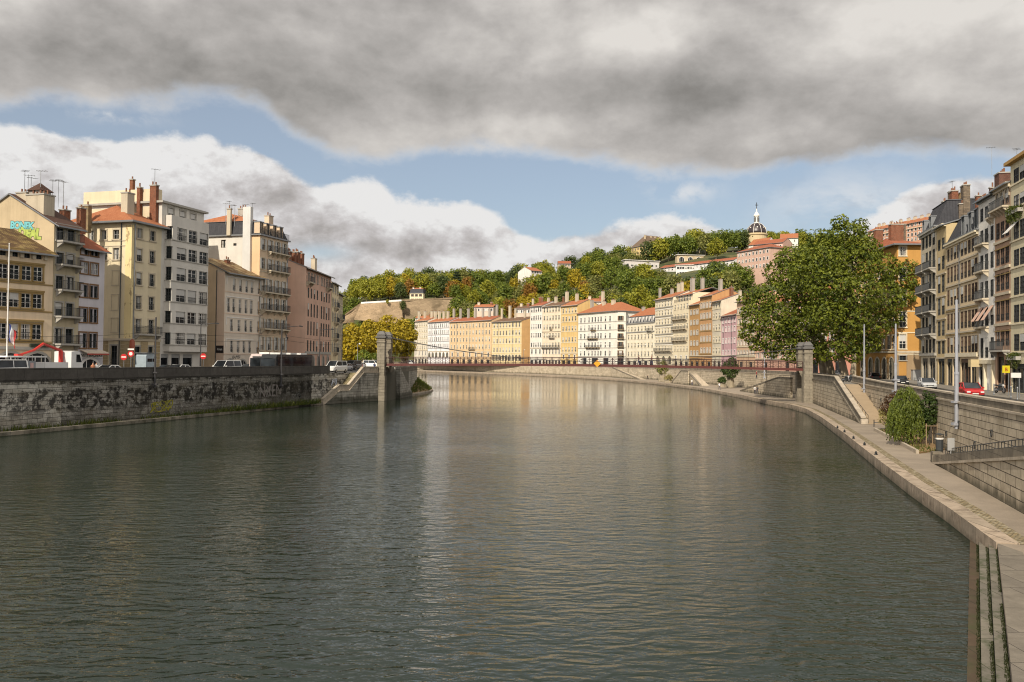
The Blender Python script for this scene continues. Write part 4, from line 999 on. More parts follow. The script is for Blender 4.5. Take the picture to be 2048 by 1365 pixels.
# 5 low house with cracked mossy roof
B = Bld('low_house', 'low beige house with patchy mossy roof and two arches on the street', lpt(448), lpt(525), ZB, onwall(486, 547, LA, LB).z, 10)
w5 = P('greige_render', (224, 208, 186), .95, dirt=.2); w5s = P('tan_side_render', (226, 198, 156), .95, dirt=.3); w5l = P('pinkish_strip', (232, 200, 170), .92, dirt=.12)
rows = B.px_rows([(561, 584.5), (600, 627), (640.5, 664), (683, 706)], 486)
cols = [[467, 480, 492.5, 503, 517], [456.5, 467, 479.5, 491.5, 502, 517], [463, 478, 491.5, 502, 516.5], [464, 477, 488.5, 500, 516]]
for r, cs in zip(rows, cols):
    for c in cs: B.win('F', B.sx(c), r[0], r[1], .72, 'none', 1 if r is rows[0] else None)
    B.course(r[1]+.2, a0=B.sx(452), a1=B.sx(507), mat=WHITE, th=.12, out=.08, name='window_hood'); B.course(r[0]-.28, mat=w5l, th=.12, out=.07)
    q = MB(); q.box(B.sx(452)-.06, B.sx(452)+.04, -.09, -.003, r[1]-.9-ZB, r[1]+.2-ZB); q.build('hood_drop', WHITE, B.root)
B.arch(B.sx(461), ZB, 1.9, B.z(461, 720)-ZB, STONEG); B.arch(B.sx(485.5), ZB, 2., B.z(485, 721)-ZB, STONEG)
B.wall(w5, 2.3); q = MB(); H = B.ze-ZB; q.prism([(1.3, 0), (B.d, 0), (B.d, H), (B.d/2, H+2.25), (1.3, H+.58)], 0, .02)
q.xf(Matrix(((0, 0, -1, -.004), (1, 0, 0, 0), (0, 1, 0, 0), (0, 0, 0, 1)))); q.build('side_wall', w5s, B.root)
q = MB(); q.box(-.03, -.004, -.03, 1.28, 0, H-.3); q.build('corner_strip', w5l, B.root)
B.gable(2.3, T_MOSS, .8, .2); B.chim(1.2, 6, 1.4, .9, .8, BRICKD, pots=0); B.chim(6.3, 4.0, .9, .5, .4, BRICKR)
q = MB(); t = 1.34; q.tube((-.1, t, 0), (-.1, t, H), .06, n=5); q.build('downpipe', DARKP, B.root)
sg_ = MB(); sg_.box(-.05, -.0, -.65, .65, -.55, .55); sp_ = (-.035, .62, B.zl(440, 699)-ZB); so_ = sg_.build('signboard', plain('sign_black', (.02, .015, .015), .5), B.root, sp_); text('Ibiya', .5, WHITE, so_, (-.055, 0, -.15), (rad(90), 0, rad(-90)))
text('BAMBI', .75, INK, B.root, (B.sx(473), -.012, B.z(473, 718)-ZB), (rad(90), rad(-3), 0), 'scrawl', .003, .3)
# 6 tall house with mansard and white flank
B = Bld('mansard_house', 'tall peach house with slate mansard, white side wall and iron balconies', lpt(517.5), lpt(573.5), ZB, onwall(545, 477, LA, LB).z, 14)
w6 = P('peach_stone', (224, 194, 156), .92, dirt=.25); w6s = P('white_side_render', (214, 208, 196), .95, dirt=.25); w6p = P('peach_quoin', (236, 192, 138), .92, dirt=.1)
rows = B.px_rows([(482, 504.5), (520.5, 541.5), (561, 585.5), (598, 621), (639, 657.5), (676, 701)], 545)
cols = B.px_cols([523.8, 538.3, 553, 566.8]); B.grid(rows, cols, .95, 'shut')
for i, r in enumerate(rows[:5]): B.balc((cols[1]+cols[3])/2 if i < 2 else (cols[0]+cols[3])/2+.3, r[0]-.08, (cols[3]-cols[1])+1.7 if i < 2 else cols[3]-cols[0]+1.4, .8, 1)
for r in rows[1::2]: B.course(r[0]-.5, th=.16, out=.08)
for c in cols[:3]: B.shop(c, 1.3, B.z(545, 708), fcol=BROWNP)
B.win('L', B.tl(447, 490), B.zl(447, 496), B.zl(447, 480), .9, 'darkn'); B.win('L', B.tl(470, 490), B.zl(470, 492), B.zl(470, 487), .6, 'darkn', 0)
B.wall(w6); H = B.ze-ZB; tq = B.tl(503, 500)
q = MB(); q.box(-.03, -.004, 0, tq, 0, H); q.build('corner_strip', w6p, B.root)
q = MB(); t1_, t2_ = B.tl(503.5, 500), B.tl(488.5, 500); q.box(-.5, .25, t1_, t2_, 0, B.zl(497, 415)-ZB); q.build('flue_stack', P('white_flue', (216, 214, 208), .9, dirt=.25), B.root)
mh = B.z(545, 447)-B.ze-.2
q = MB()
for (a0_, a1_, z0_, z1_) in ((t2_+.02, 4.4, 0, 0),): pass
B.mansard(mh, 1.1, SLATE, T_OR, 1.6, .35)
q = MB(); tw = B.tl(447, 488)
for a, c in ((t2_+.003, B.d),):
    hs = sorted((h for h in B.h['L']), key=lambda h: h[0]); x = a
    for h in hs:
        q.box(-.03, -.004, x, h[0], 0, H-.01); q.box(-.03, -.004, h[0], h[1], 0, h[2]-ZB); q.box(-.03, -.004, h[0], h[1], h[3]-ZB, H-.01); x = h[1]
    q.box(-.03, -.004, x, c, 0, H-.01)
q.build('side_wall', w6s, B.root)
for c in B.px_cols([520, 533, 546.5, 559.5]): B.dormer(c, B.ze+.35, .8, 1.75, 1.1, mh, w6)
q = MB(); q.xf(Matrix()); o = put('railing', rail_mesh(B.W-.2, .0, .9), B.roof, (B.W/2, -.25, H+.23))
B.chim(B.W-1.2, 3, 1.3, .9, 1.5, CHIMP, z=B.ze+mh-.4); B.chim(-.3, B.tl(461, 430), .4, .7, B.zl(461, 420)-B.zl(461, 472)-.9, CHIMP, z=B.zl(461, 472), pots=2); B.chim(2.5, B.tl(468, 425), .8, 1.4, 1.6, CHIMG, z=B.ze+mh)
for x, y in ((450, 405), (457, 401), (462, 408), (468, 409), (488, 407), (503, 405)): B.antenna(.2, B.tl(x, 430), 3.5, B.zl(x, y)-3.6, 3)
B.pipe(B.W-.15, B.ze-.5)
# tall party walls behind
Bb = Bld('rear_house', 'tall peach party-wall house standing behind the modernist block', tuple(Vector(lpt(408))+nL*9), tuple(Vector(lpt(470))+nL*9), ZB, onwall(430, 436, LA+nL*9, LB+nL*9).z, 9)
Bb.win('L', 1.6, Bb.ze-4.5, Bb.ze-3.4, .6, 'darkn', 0); Bb.win('L', 4.2, Bb.ze-6.5, Bb.ze-5.4, .6, 'darkn', 0); Bb.wall(P('rear_peach', (226, 190, 135), .92, dirt=.3)); Bb.hip(1.2, T_BR, .4); Bb.chim(1, 1.5, 1.4, .9, .8, CHIMP); Bb.chim(3, 2.5, 1, .9, .9, BRICKR)
# 7 pink house
PS = Vector(lpt(611)); PE = plan(661, 172)
B = Bld('pink_house', 'long salmon pink house with a row of orange chimneys and tall narrow windows', tuple(PS), tuple(PE), ZB, onwall(630, 541, PS, PE).z, 12)
w7 = P('sunlit_salmon_render', (238, 194, 166), .9, dirt=.16); w7f = P('shaded_pink_render', (222, 176, 148), .9, dirt=.22)  # sunlit side and shaded front put into two pinks of one render
rows = B.px_rows([(580, 599.5), (610, 636), (645, 672), (682, 706)], 630)
cols = B.px_cols([616, 622, 628, 634, 642.5, 647.5, 652.5, 657.5]); B.grid(rows, cols, .75, 'rt')
tr_ = B.px_rows([(552, 566)], 630)[0]
for c in cols: B.win('F', c, tr_[0], tr_[1], .6, 'plain')
B.balc(B.sx(616), tr_[0]-.3, 3.2, .8); B.balc(B.sx(654), tr_[0]-.2, 2.4, .8)
for x in (617, 627, 637, 647, 656): B.arch(B.sx(x), ZB, 1.3, B.z(x, 713)-ZB, STONEG)
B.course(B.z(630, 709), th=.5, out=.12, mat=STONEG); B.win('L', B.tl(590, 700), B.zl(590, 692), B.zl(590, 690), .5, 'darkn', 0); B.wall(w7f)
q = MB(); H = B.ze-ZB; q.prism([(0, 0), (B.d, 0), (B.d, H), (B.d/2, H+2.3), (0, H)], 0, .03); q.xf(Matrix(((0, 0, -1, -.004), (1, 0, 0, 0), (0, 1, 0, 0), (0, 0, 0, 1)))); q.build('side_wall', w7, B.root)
B.gable(2.4, T_BR, .6, .1)
for a, t, w, h in ((.8, 4.5, 1.6, 1.4), (2.2, 3.8, 1.2, 1.3), (4.4, 3.6, 1.3, 1.5), (6.6, 3.6, 1.7, 1.8), (9.4, 3.6, 1.5, 1.9), (B.W-1.2, 3.2, 1.4, 2.)): B.chim(a, t, w, .8, h, BRICKR if a < B.W-2 else CHIMP, pots=2)
B.antenna(1., 4, 3.4)
# lantern on the pink side wall
q = MB(); q.box(-1., -.03, -.03, .03, 0, .05); q.lathe([(.1, -.55), (.2, -.1), (.06, .02)], 6, 0, -.95, 0); q.build('wall_lantern', IRON, B.root, (0, B.tl(577, 675), B.zl(577, 675)-ZB))
# 8 houses beyond
B = Bld('cream_house', 'cream house end beyond the pink house, partly sunlit', tuple(plan(662, 174)), tuple(plan(676, 184)), ZB, onwall(668, 566, plan(662, 174), plan(676, 184)).z, 10)
rows = B.px_rows([(572, 586), (598, 614), (626, 644), (656, 676), (686, 704)], 668); B.grid(rows, B.even(3), .7, 'fars'); B.wall(P('cream_lit', (236, 215, 165), .9)); B.gable(1.6, T_BR)
for r in rows[1:]: B.balc(B.W/2, r[0]-.1, 3., .8)
B.chim(2, 4, 1.2, .8, 1.2, CHIMP)
B = Bld('grey_house', 'farthest grey-cream house of the left row, next to the yellow trees', tuple(plan(676.5, 186)), tuple(plan(684.5, 192)), ZB, onwall(680, 588, plan(676.5, 186), plan(684.5, 192)).z, 9)
rows = B.px_rows([(596, 610), (622, 638), (650, 668), (680, 700)], 680); B.grid(rows, B.even(3), .7, 'far'); B.wall(P('grey_cream', (196, 182, 150), .9)); B.gable(1.6, T_BR); B.balc(B.W/2, rows[1][0]-.1, 3., .8); B.chim(2, 4, 1.2, .8, 1.2, CHIMP)
# ---------------------------------------------------------------- far curving row
GRP_C = 'terraced houses along the far quay'
ZC = 4.53
FY = [(1600, 215), (1511, 246), (1473, 262), (1442, 277), (1424, 286), (1399, 297), (1378, 307), (1346, 321), (1309, 338), (1252, 362), (1156, 397), (1122, 410), (1060, 433), (984, 460), (899, 493), (855, 516), (828, 534)]
def fy(x):
    for (a, ya), (c, yc) in zip(FY, FY[1:]):
        if c <= x <= a: return ya+(yc-ya)*(a-x)/(a-c)
    return FY[0][1] if x > 1600 else FY[-1][1]
def cb(name, label, x0, x1, ye, depth=12, y0=None, y1=None):
    P0, P1 = plan(x0, y0 or fy(x0)), plan(x1, y1 or fy(x1)); xm = (x0+x1)/2
    return Bld(name, label, tuple(P0), tuple(P1), ZC, onwall(xm, ye, P0, P1).z, depth)
def rows_from(B, xm, ys, h): return [(B.z(xm, y+h/2), B.z(xm, y-h/2)) for y in ys]
def band(B, rows, mat=STONE, th=.25, out=.12, dz=-.5): 
    for r in rows: B.course(r[0]+dz, th=th, out=out, mat=mat)
def ground(B, xm, n, yt, arch=False, mat=None, w=None):
    zt = B.z(xm, yt); zs = min(zt, ZC+2.9); two = zt-zs > 1.6
    for c in B.even(n):
        w_ = w or min(2.6, B.W/n*.6)
        if arch: B.arch(c, ZC if not two else zt-3.2, w_, 3.2 if two else zt-ZC, CREAMT, G_DARK)
        if two and arch: continue
        if not arch: B.shop(c, w_, zs)
        if two: B.win('F', c, max(zs+.7, zt-2.2), zt, min(1.3, w_*.7), 'farg', 0)
    if mat: B.course(zt+.35, mat=mat, th=.3, out=.2)
def simple(name, label, x0, x1, ye, ys, h, ncol, ww, col, sty='far', bands=None, gy=712, ng=4, arch=False, roof=T_OR, rh=2.4, hip=False, chims=(), depth=12, gm=STONE, **kw):
    B = cb(name, label, x0, x1, ye, depth); xm = (x0+x1)/2; rows = rows_from(B, xm, ys, h); B.grid(rows, B.even(ncol, .4), ww, sty)
    ground(B, xm, ng, gy, arch, gm); B.wall(P(name+'_'+label[:18], col, sat=.68, **kw), 0 if hip else rh*.97)
    if bands: band(B, rows, bands)
    B.cornice(CREAMT, .35, .45); (B.hip if hip else B.gable)(rh, roof, .6)
    for c in chims: chimpx(B, *c)
    return B, rows
WT = (244, 236, 218); OR_ = (240, 196, 128)
B, r = simple('balcony_house', 'slim whitish house at the left end of the far row with stacked balconies', 829, 855, 642, [650, 661.5, 673, 684, 695.5], 6.5, 7, .95, (235, 222, 195), 'far', CREAMT, 703, 4, chims=((838, 622, 640, 6), (850, 622, 640, 6)))
for q_ in r: B.balc(B.W*.17, q_[0]-.1, 2.6, .9)
B, r = simple('white_house', 'broad white house with dark floor lines and pale chimney stacks at the far left', 855.5, 898.5, 643.5, [652, 665, 678.5, 692], 7.5, 11, 1.15, (250, 245, 245), 'farg', GREYP, 705, 6, True, chims=tuple((x, 622, 641, 6.5, CHIMP) for x in (864, 871, 879, 888, 896)))
for x in (863, 871, 881): B.pipe(B.sx(x), B.ze)
B, r = simple('ochre_house', 'very wide pale orange house with three rows of slim windows on the far quay', 899, 983, 642, [652, 665.5, 679.5, 694], 8.2, 13, 1.15, OR_, 'far', None, 705.5, 7, roof=T_RED, chims=tuple((x, 617, 638, 5.5, CHIMG) for x in (908, 921.5, 937, 951, 966, 979.5)))
B.balc(B.sx(945), r[3][0]-.1, 6, 1.)
for x in (913, 940, 968): B.pipe(B.sx(x), B.ze)
# yellow house with plain orange flank
B = cb('yellow_house', 'yellow house with cream bands and a windowless bright orange flank', 984, 1043, 643, 16); xm = 1013; rows = rows_from(B, xm, [650.5, 666, 682, 700], 9)
B.grid(rows, B.even(9, .5), 1.2, 'far'); ground(B, xm, 9, 709.5, True, w=2.); B.wall(P('yellow_front', (240, 212, 142), sat=.75), 2.3); band(B, rows, CREAMT, .3)
q = MB(); H = B.ze-ZC; q.prism([(0, 0), (B.d, 0), (B.d, H), (B.d/2, H+2.2), (0, H)], 0, .04); q.xf(Matrix(((0, 0, 1, B.W+.004), (1, 0, 0, 0), (0, 1, 0, 0), (0, 0, 0, 1)))); q.build('side_wall', P('orange_flank', (240, 186, 108), sat=.8, dirt=.1), B.root)
B.cornice(CREAMT); B.gable(2.4, T_BR, .6); chimpx(B, 994, 609, 642, 5.5, CHIMG); chimpx(B, 1020, 611, 640, 6, CHIMP); chimpx(B, 1050, 621, 645, 5.5, CHIMP); chimpx(B, 1004, 616, 635, 5, CHIMP); chimpx(B, 1031, 616, 636, 4, CHIMP)
for x in (997, 1025): B.pipe(B.sx(x), B.ze)
B, r = simple('white_house', 'tall plain white house right of the orange flank', 1060, 1084, 612, [620, 636, 653.5, 671, 690], 8.5, 5, 1.2, WT, 'farg', None, 699, 3, chims=((1066, 597, 612, 5, CHIMP), (1082, 594, 611, 10, BRICKR)), roof=T_RED, rh=2.4)
B, r = simple('cream_house', 'tall cream house with two long balconies beside the plain white one', 1084.5, 1121.5, 612, [620, 636, 653.5, 671, 690], 9, 6, 1.2, (248, 224, 186), 'far', None, 699, 6, roof=T_BR, rh=2.2, chims=((1097, 595, 612, 6, CHIMP), (1112, 593, 610, 7, CHIMP)))
B.balc(B.W*.5, r[4][0]-.1, B.W-1, 1.1, slab=STONEG); B.balc(B.W*.55, r[3][0]-.1, 4.4, 1., slab=STONEG); B.balc(B.W*.5, r[2][0]-.1, 2.2, .8); B.course(r[3][1]+.6, mat=STONE, th=.35, out=.25)
B, r = simple('yellow_house', 'narrow sunny yellow house with five white window columns', 1122, 1155, 611, [621.5, 638, 657.5, 679.5, 699.5], 8.8, 5, 1.25, (242, 196, 84), 'far', CREAMT, 710, 3, rh=2.6, chims=((1134, 583, 605, 8, CHIMP), (1154, 587, 606, 7.5, CHIMP), (1127, 593, 608, 4, BRICKR)))
# white corner house
B = cb('white_corner_house', 'large bright white house with a chamfered balcony corner and big orange roof', 1156, 1233, 625, 15); xm = 1195; rows = rows_from(B, xm, [639, 655, 672, 690, 707], 9.5)
cs = B.px_cols([1162, 1169.5, 1178, 1184.5, 1190.5, 1196.5, 1202, 1211, 1220]); B.grid(rows, cs, 1.25, 'farg'); B.shop(B.sx(1170), 3, B.z(xm, 716)); B.shop(B.sx(1190), 5, B.z(xm, 716)); B.shop(B.sx(1212), 4, B.z(xm, 716))
for c in (.22, .38): pass
zz = B.d; P1 = B.P1
B.wall(P('bright_white', (246, 240, 224), dirt=.2)); band(B, rows, STONEG, .22)
for i, x, w in ((1, 1188, 3.6), (2, 1187, 8), (3, 1187, 11)): B.balc(B.sx(x), rows[i][0]-.1, w, 1., slab=BRICKT)
B.cornice(CREAMT); B.hip(4.4, T_OR, .7); 
chimpx(B, 1184, 600, 622, 8, CHIMG); chimpx(B, 1206, 582, 604, 7, CHIMP, 9); chimpx(B, 1208, 602, 620, 8, CHIMP); chimpx(B, 1227, 599, 618, 10, CHIMP); B.antenna(8, 9, 3)
Cn = Bld('white_corner_bay', 'chamfered white corner house front with four small red-brown balconies', tuple(P1+B.e*.02), tuple(plan(1251.5, 369)), ZC, B.ze-.02, 9)
rr = rows_from(Cn, 1242, [637, 654, 672, 689, 706], 9.5); Cn.grid(rr, [Cn.W*.42], 1.3, 'farb')
for q_ in rr[1:]: Cn.balc(Cn.W*.42, q_[0]-.1, 2.6, .9, slab=BRICKT)
Cn.shop(Cn.W*.45, 2.6, Cn.z(1242, 716)); Cn.wall(MATS['bright_white']); band(Cn, rr, STONEG, .22); Cn.hip(1.9, T_OR, .5)
# cream house with dormers
B = cb('dormer_house', 'cream house with white dormers in a dark mansard and orange top', 1253, 1309, 646, 12); xm = 1281; rows = rows_from(B, xm, [658, 674, 691, 708], 8.5); cs = B.even(8, .5)
B.grid(rows, cs, 1.2, 'far'); ground(B, xm, 5, 717); B.wall(P('ivory', (248, 236, 206), dirt=.15)); B.course(rows[0][0]-.5, mat=GREYP, th=.3, out=.25); B.balc(B.W*.86, rows[0][0]-.1, 4.4, .9, slab=STONEG); B.cornice(STONEG)
mh = B.z(xm, 633)-B.ze; B.mansard(mh, 1.0, SLATE, T_OR, B.z(xm, 618)-B.z(xm, 633)+.5, .35)
for c in cs: B.dormer(c, B.ze+.3, .95, mh-.5, .9, mh)
chimpx(B, 1287, 613, 628, 8, CHIMG); B.antenna(6, 5, 2)
B, r = simple('banded_house', 'tall cream house with a dark moulding under every storey', 1310, 1346, 597, [608.5, 626, 644, 662, 680, 697], 9, 6, 1.1, (244, 228, 190), 'far', None, 712, 3, True, rh=2.5, chims=((1320, 576, 594, 6.5, CHIMG), (1344, 577, 592, 8, CHIMG)))
for q_ in r: B.course(q_[0]-.55, mat=STONEG, th=.35, out=.25); B.course(q_[1]+.35, mat=WHITE, th=.2, out=.12)
B.balc(B.W/2, r[5][0]-.1, B.W-1, 1.)
B = cb('balcony_house', 'highest cream house with three long balconies and a blank pale flank', 1346.5, 1378, 604, 17); xm = 1362; rows = rows_from(B, xm, [613.5, 633, 653, 675.5, 697.5], 9.5)
B.grid(rows, B.even(5, .3), 1.1, 'far'); ground(B, xm, 3, 712); B.wall(P('sand_front', (242, 224, 184)), 0)
q = MB(); H = B.ze-ZC; hz_ = B.z(xm, 590)-B.ze; q.box(B.W+.003, B.W+.05, 0, B.d, 0, H); q.build('side_wall', P('pale_flank', (246, 226, 184), dirt=.1), B.root)
q = MB(); q.box(.3, B.W-.3, 1.4, B.d-.5, H+.01, H+hz_); q.box(B.W-.29, B.W+.05, 1.4, B.d, H+.01, H+hz_+.5); q.build('attic_storey', MATS['pale_flank'], B.root)
for c in B.even(5, 1): m, *_ = win_mesh('none', 1.1, 2., 0); put('window', m, B.root, (c, 1.2, H+.35))
for k in (1, 2, 3): B.balc(B.W*.45, rows[k][0]-.1, B.W-1.2, 1.)
o = put('railing', rail_mesh(B.W-.6, .0, 1.), B.root, (B.W/2, .1, H+.02)); B.ze += hz_; B.d -= 2; B.gable(2.4, T_OR, .4, .1); B.roof.location.y = 1.4; B.d += 2
chimpx(B, 1357, 563, 585, 8, CHIMP, 6); chimpx(B, 1378, 556, 586, 11, CHIMG, 6); chimpx(B, 1398, 555, 580, 9, CHIMG, 11); chimpx(B, 1350, 566, 586, 7, CHIMP, 9)
def low(name, label, x0, x1, ye, ys, h, nc, ww, col, sty, rh=2.2, gy=715, roof=T_OR, chims=(), bands=None, **kw): return simple(name, label, x0, x1, ye, ys, h, nc, ww, col, sty, bands, gy, 2, False, roof, rh, False, chims, 11, STONE, **kw)
low('ochre_house', 'narrow mustard house with three columns of pale shutters', 1378.5, 1399, 609, [625, 645.5, 666, 687, 707], 9, 3, 1.1, (206, 148, 46), 'fars')
low('ochre_house', 'tall golden-brown house with orange flank and four window columns', 1399.5, 1424, 592, [611, 632, 655, 678, 701], 10.5, 4, 1.0, (214, 150, 62), 'fars', 2.2, chims=((1441, 558, 590, 10, CHIMG),), bands=OCHST)
low('stone_house', 'narrow pale stone house with ornate white window frames beside the pink house', 1424.5, 1442, 602, [611, 632, 655, 679, 702], 10, 3, 1.2, (226, 212, 180), 'far', 2., chims=((1463, 573, 624, 10, BRICKR),), bands=CREAMT)
B, r = low('pink_house', 'lilac-pink house with plain dark windows on the far quay', 1442.5, 1473, 630, [641, 658.5, 682, 706], 9, 5, 1.0, (222, 166, 172), 'farg', 2.4, roof=T_RED)
for x in (1447, 1464): B.pipe(B.sx(x), B.ze, mat=DARKP)
low('tan_house', 'tan house half hidden by the left lobe of the plane trees', 1473.5, 1511, 600, [620, 642, 664, 686, 706], 10, 6, 1.0, (226, 178, 128), 'fars', 2.2, bands=CREAMT, chims=((1480, 580, 598, 8, CHIMP), (1492, 582, 600, 8, BRICKR)))
B, r = low('salmon_house', 'salmon house with grey shutters seen below the plane tree crown', 1511.5, 1598, 606, [622, 645, 668, 690, 711], 10, 9, 1.1, (238, 172, 138), 'fars', 2.6, 722, chims=((1530, 585, 604, 9, CHIMP),))
B.shop(B.sx(1545), 5, B.z(1545, 720), fascia=plain('shop_blue', (.03, .04, .2), .5))
B = Bld('rose_house', 'rose-coloured house behind the plane tree trunks', tuple(plan(1599, 214)), tuple(plan(1688, 196)), ZC, 24, 11); B.grid([(9, 11), (12.6, 14.6), (16, 18), (19.4, 21.2)], B.even(6), 1.1, 'fars'); 
for c in B.even(4): B.shop(c, 2.4, 8)
B.wall(P('rose', (226, 150, 120))); B.gable(2.4, T_OR)
# a few roofs behind
for nm, lab, x0, x1, yt, Y in (('rear_house', 'pale flat-topped house behind the wide orange house', 947, 986, 614, 490), ('rear_house', 'small cream house with brown eaves behind the yellow house', 1031, 1059, 617, 462), ('rear_house', 'red-roofed pale house behind the far left end of the row', 830, 862, 636, 560), ('glazed_house', 'white attic house with a row of small panes behind the white corner house', 1168, 1206, 603, 425)):
    P0, P1 = plan(x0, Y), plan(x1, Y-3); B = Bld(nm, lab, tuple(P0), tuple(P1), ZC, onwall((x0+x1)/2, yt, P0, P1).z, 8)
    B.grid([(B.ze-2.4, B.ze-1.)], B.even(6), .9, 'farg'); B.wall(P(lab[:22], (226, 205, 180))); B.gable(1.6, T_BR if 'cream' in lab else T_OR, .5); B.chim(2, 3, 1.4, .9, 1.3, CHIMP); B.chim(B.W-2, 3, 1.4, .9, 1.3, BRICKR)
# ---------------------------------------------------------------- near right row
RA, RB_ = Vector((54., 92.4)), Vector((64., 137.3))
ZR = 4.33
def rb(name, label, x0, x1, ye, xr, depth=12):
    p, q_ = onwall(x0, 650, RA, RB_), onwall(x1, 650, RA, RB_)
    return Bld(name, label, (p.x, p.y), (q_.x, q_.y), ZR, onwall(xr, ye, RA, RB_).z, depth)
def rrows(B, x, ys): return [(B.z(x, b_), B.z(x, a)) for a, b_ in ys]
# grey mansard with tiers of balconies
B = rb('mansard_house', 'grey stone house with dark mansard and tiers of iron balconies next to the orange corner', 1842, 1873, 463, 1858)
rows = rrows(B, 1856, [(468, 496), (505, 540), (550, 582), (592, 624), (634, 668), (680, 706)]); cs = B.even(4, .5); B.grid(rows, cs, 1.3, 'rt')
for i in (1, 2, 3, 4):
    for c in (B.W*.25, B.W*.75): B.balc(c, rows[i][0]-.1, B.W*.44, 1.0, 0, True, slab=STONEG)
ground(B, 1856, 2, 716) if False else [B.shop(c, 3.2, B.z(1856, 717)) for c in (B.W*.28, B.W*.74)]
B.course(B.z(1856, 712), th=.4, out=.3, mat=STONEG); B.wall(P('grey_limestone', (214, 198, 166), .92, dirt=.35)); B.cornice(STONEG, .5, .6); mh = 3.8; B.mansard(mh, 1.6, SLATE, SLATE, .6, .5)
for c in cs[::2]: B.dormer(c, B.ze+.4, .9, 1.6, 1.4, mh, ZINC)
B.chim(B.W-.5, 4, 1.6, .9, 4., RUBBLE, z=B.ze+1); B.chim(B.W-2.6, 3., 1.4, .9, 2.6, BRICKR, z=B.ze+2); B.antenna(2, 4, 4)
B = rb('yellow_house', 'narrow yellow house squeezed beside the grey mansard house', 1873.3, 1892.5, 452, 1883)
rows = rrows(B, 1883, [(478, 500), (513, 540), (552, 585), (596, 630), (642, 672), (683, 708)]); B.grid(rows, B.even(2, .4), 1.3, 'rt'); B.shop(B.W/2, 3.4, B.z(1883, 716))
for r_ in rows[1:]: B.course(r_[0]-.7, mat=STONE, th=.2)
B.wall(P('soft_yellow', (220, 192, 132), .85, dirt=.2)); B.cornice(CREAMT, .6, .4); B.gable(1.8, SLATE, .6); chimpx(B, 1904, 380, 455, 20, RUBBLE, 5); chimpx(B, 1926, 383, 450, 27, P('yellow_flue', (206, 168, 100), .85, dirt=.4), 6.5); chimpx(B, 1923, 405, 450, 22, RUBBLE, 3.5); chimpx(B, 1889, 400, 440, 14, BRICKR, 5.5); B.antenna(3, 6.5, 4, z=B.ze+7)
B = rb('long_house', 'long beige house with brown shutters and slate roof with grey dormers', 1892.8, 1957, 476, 1924)
rl_r = rrows(B, 1908, [(500, 524), (540, 567), (583, 611), (628, 659), (674, 708)]); cl = B.px_cols([1897, 1903.5, 1910.5, 1916.5]); rr_r = rrows(B, 1940, [(480, 506), (520, 553), (568, 603), (621, 655), (672, 705)]); cr_ = B.px_cols([1924.5, 1931.5, 1939, 1946, 1952.5])
B.grid(rr_r, cl, 1.0, 'rtb'); B.grid(rr_r, cr_, 1.1, 'rtb')
for x0, x1 in ((1894.5, 1904), (1906, 1917)): B.shop(B.sx((x0+x1)/2), B.sx(x1)-B.sx(x0), B.z(1905, 718))
B.shop(B.sx(1931), 4.4, B.z(1931, 718), fcol=BROWNP); B.shop(B.sx(1947), 2.2, B.z(1947, 728))
for r_ in rr_r: B.course(r_[0]-.6, th=.22, out=.12); B.course(r_[1]+.3, th=.14, out=.1, mat=OCHST)
B.course(B.z(1930, 714), th=.5, out=.25, mat=CREAMT); B.wall(P('beige_stone', (222, 196, 150), .92, dirt=.22)); B.cornice(CREAMT, .45, .5); mh = 3.2; B.mansard(mh, 1.5, SLATE, SLATE, .5, .3)
for x in (1926, 1940, 1952): B.dormer(B.sx(x), B.ze+.35, 1.2, 2.3, 1.5, mh, ZINC)
B.chim(B.W-1., 3.5, 2., 1.1, 3.2, BRICKD, z=B.ze+1.5); B.chim(3, 4, 1.6, .9, 3, CHIMP, z=B.ze+2); B.pipe(B.sx(1920), B.ze-.4)
B = rb('white_house', 'white house with dark iron balconies and striped awnings on the right', 1957.3, 1990, 394, 1974)
rows = rrows(B, 1972, [(414, 440), (457, 486), (508, 540), (562, 596), (614, 652), (676, 716)]); cs = B.px_cols([1964, 1973.5, 1984.5]); B.grid(rows, cs, 1.1, 'rt')
for i in (1, 2, 3, 4): B.balc(B.sx(1968.5), rows[i][0]-.1, B.sx(1978)-B.sx(1959.5), .75, 1, slab=STONE)
q = MB(); b0 = B.balc(B.sx(1984.5), rows[0][0]-.1, 1.4, .6, 1)
for i, c in enumerate(cs):
    z1 = rows[4][1]-ZR; q = MB(); q.slab([(c-.6, -1.1, z1-1.7), (c+.6, -1.1, z1-1.7), (c+.6, -.05, z1), (c-.6, -.05, z1)], .03); q.build('awning', plain('awning_rose', (.55, .36, .27), .8), B.root)
B.shop(B.sx(1964), 2.2, B.z(1970, 733)); B.shop(B.sx(1982), 3.4, B.z(1975, 733))
for a in (B.sx(1972), B.sx(1988)): B.course(ZR+.02, a0=a-.25, a1=a+.25, th=B.z(1975, 728)-ZR, out=.3, mat=CREAMT, name='pilaster')
B.course(B.z(1975, 728), th=.45, out=.4, mat=CREAMT); B.wall(P('white_stucco', (236, 230, 218), .95, dirt=.25)); B.cornice(ZINC, .5, .4); B.gable(1.6, SLATE, .5)
chimpx(B, 1957, 388, 425, 13, BRICKR, 4); B.antenna(1, 4, 4.2, z=B.ze+2)
lg = MB(); lg.box(-.55, .55, -1.3, -.04, -.45, .45); o = lg.build('shop_lantern', plain('lantern_cream', (.5, .4, .22), .6), B.root, (B.sx(1962), 0, B.z(1962, 727)-ZR))
B = rb('ornate_house', 'ornate pinkish stone house with round-headed attic windows and a brick chimney', 1990.3, 2021.5, 371, 2006)
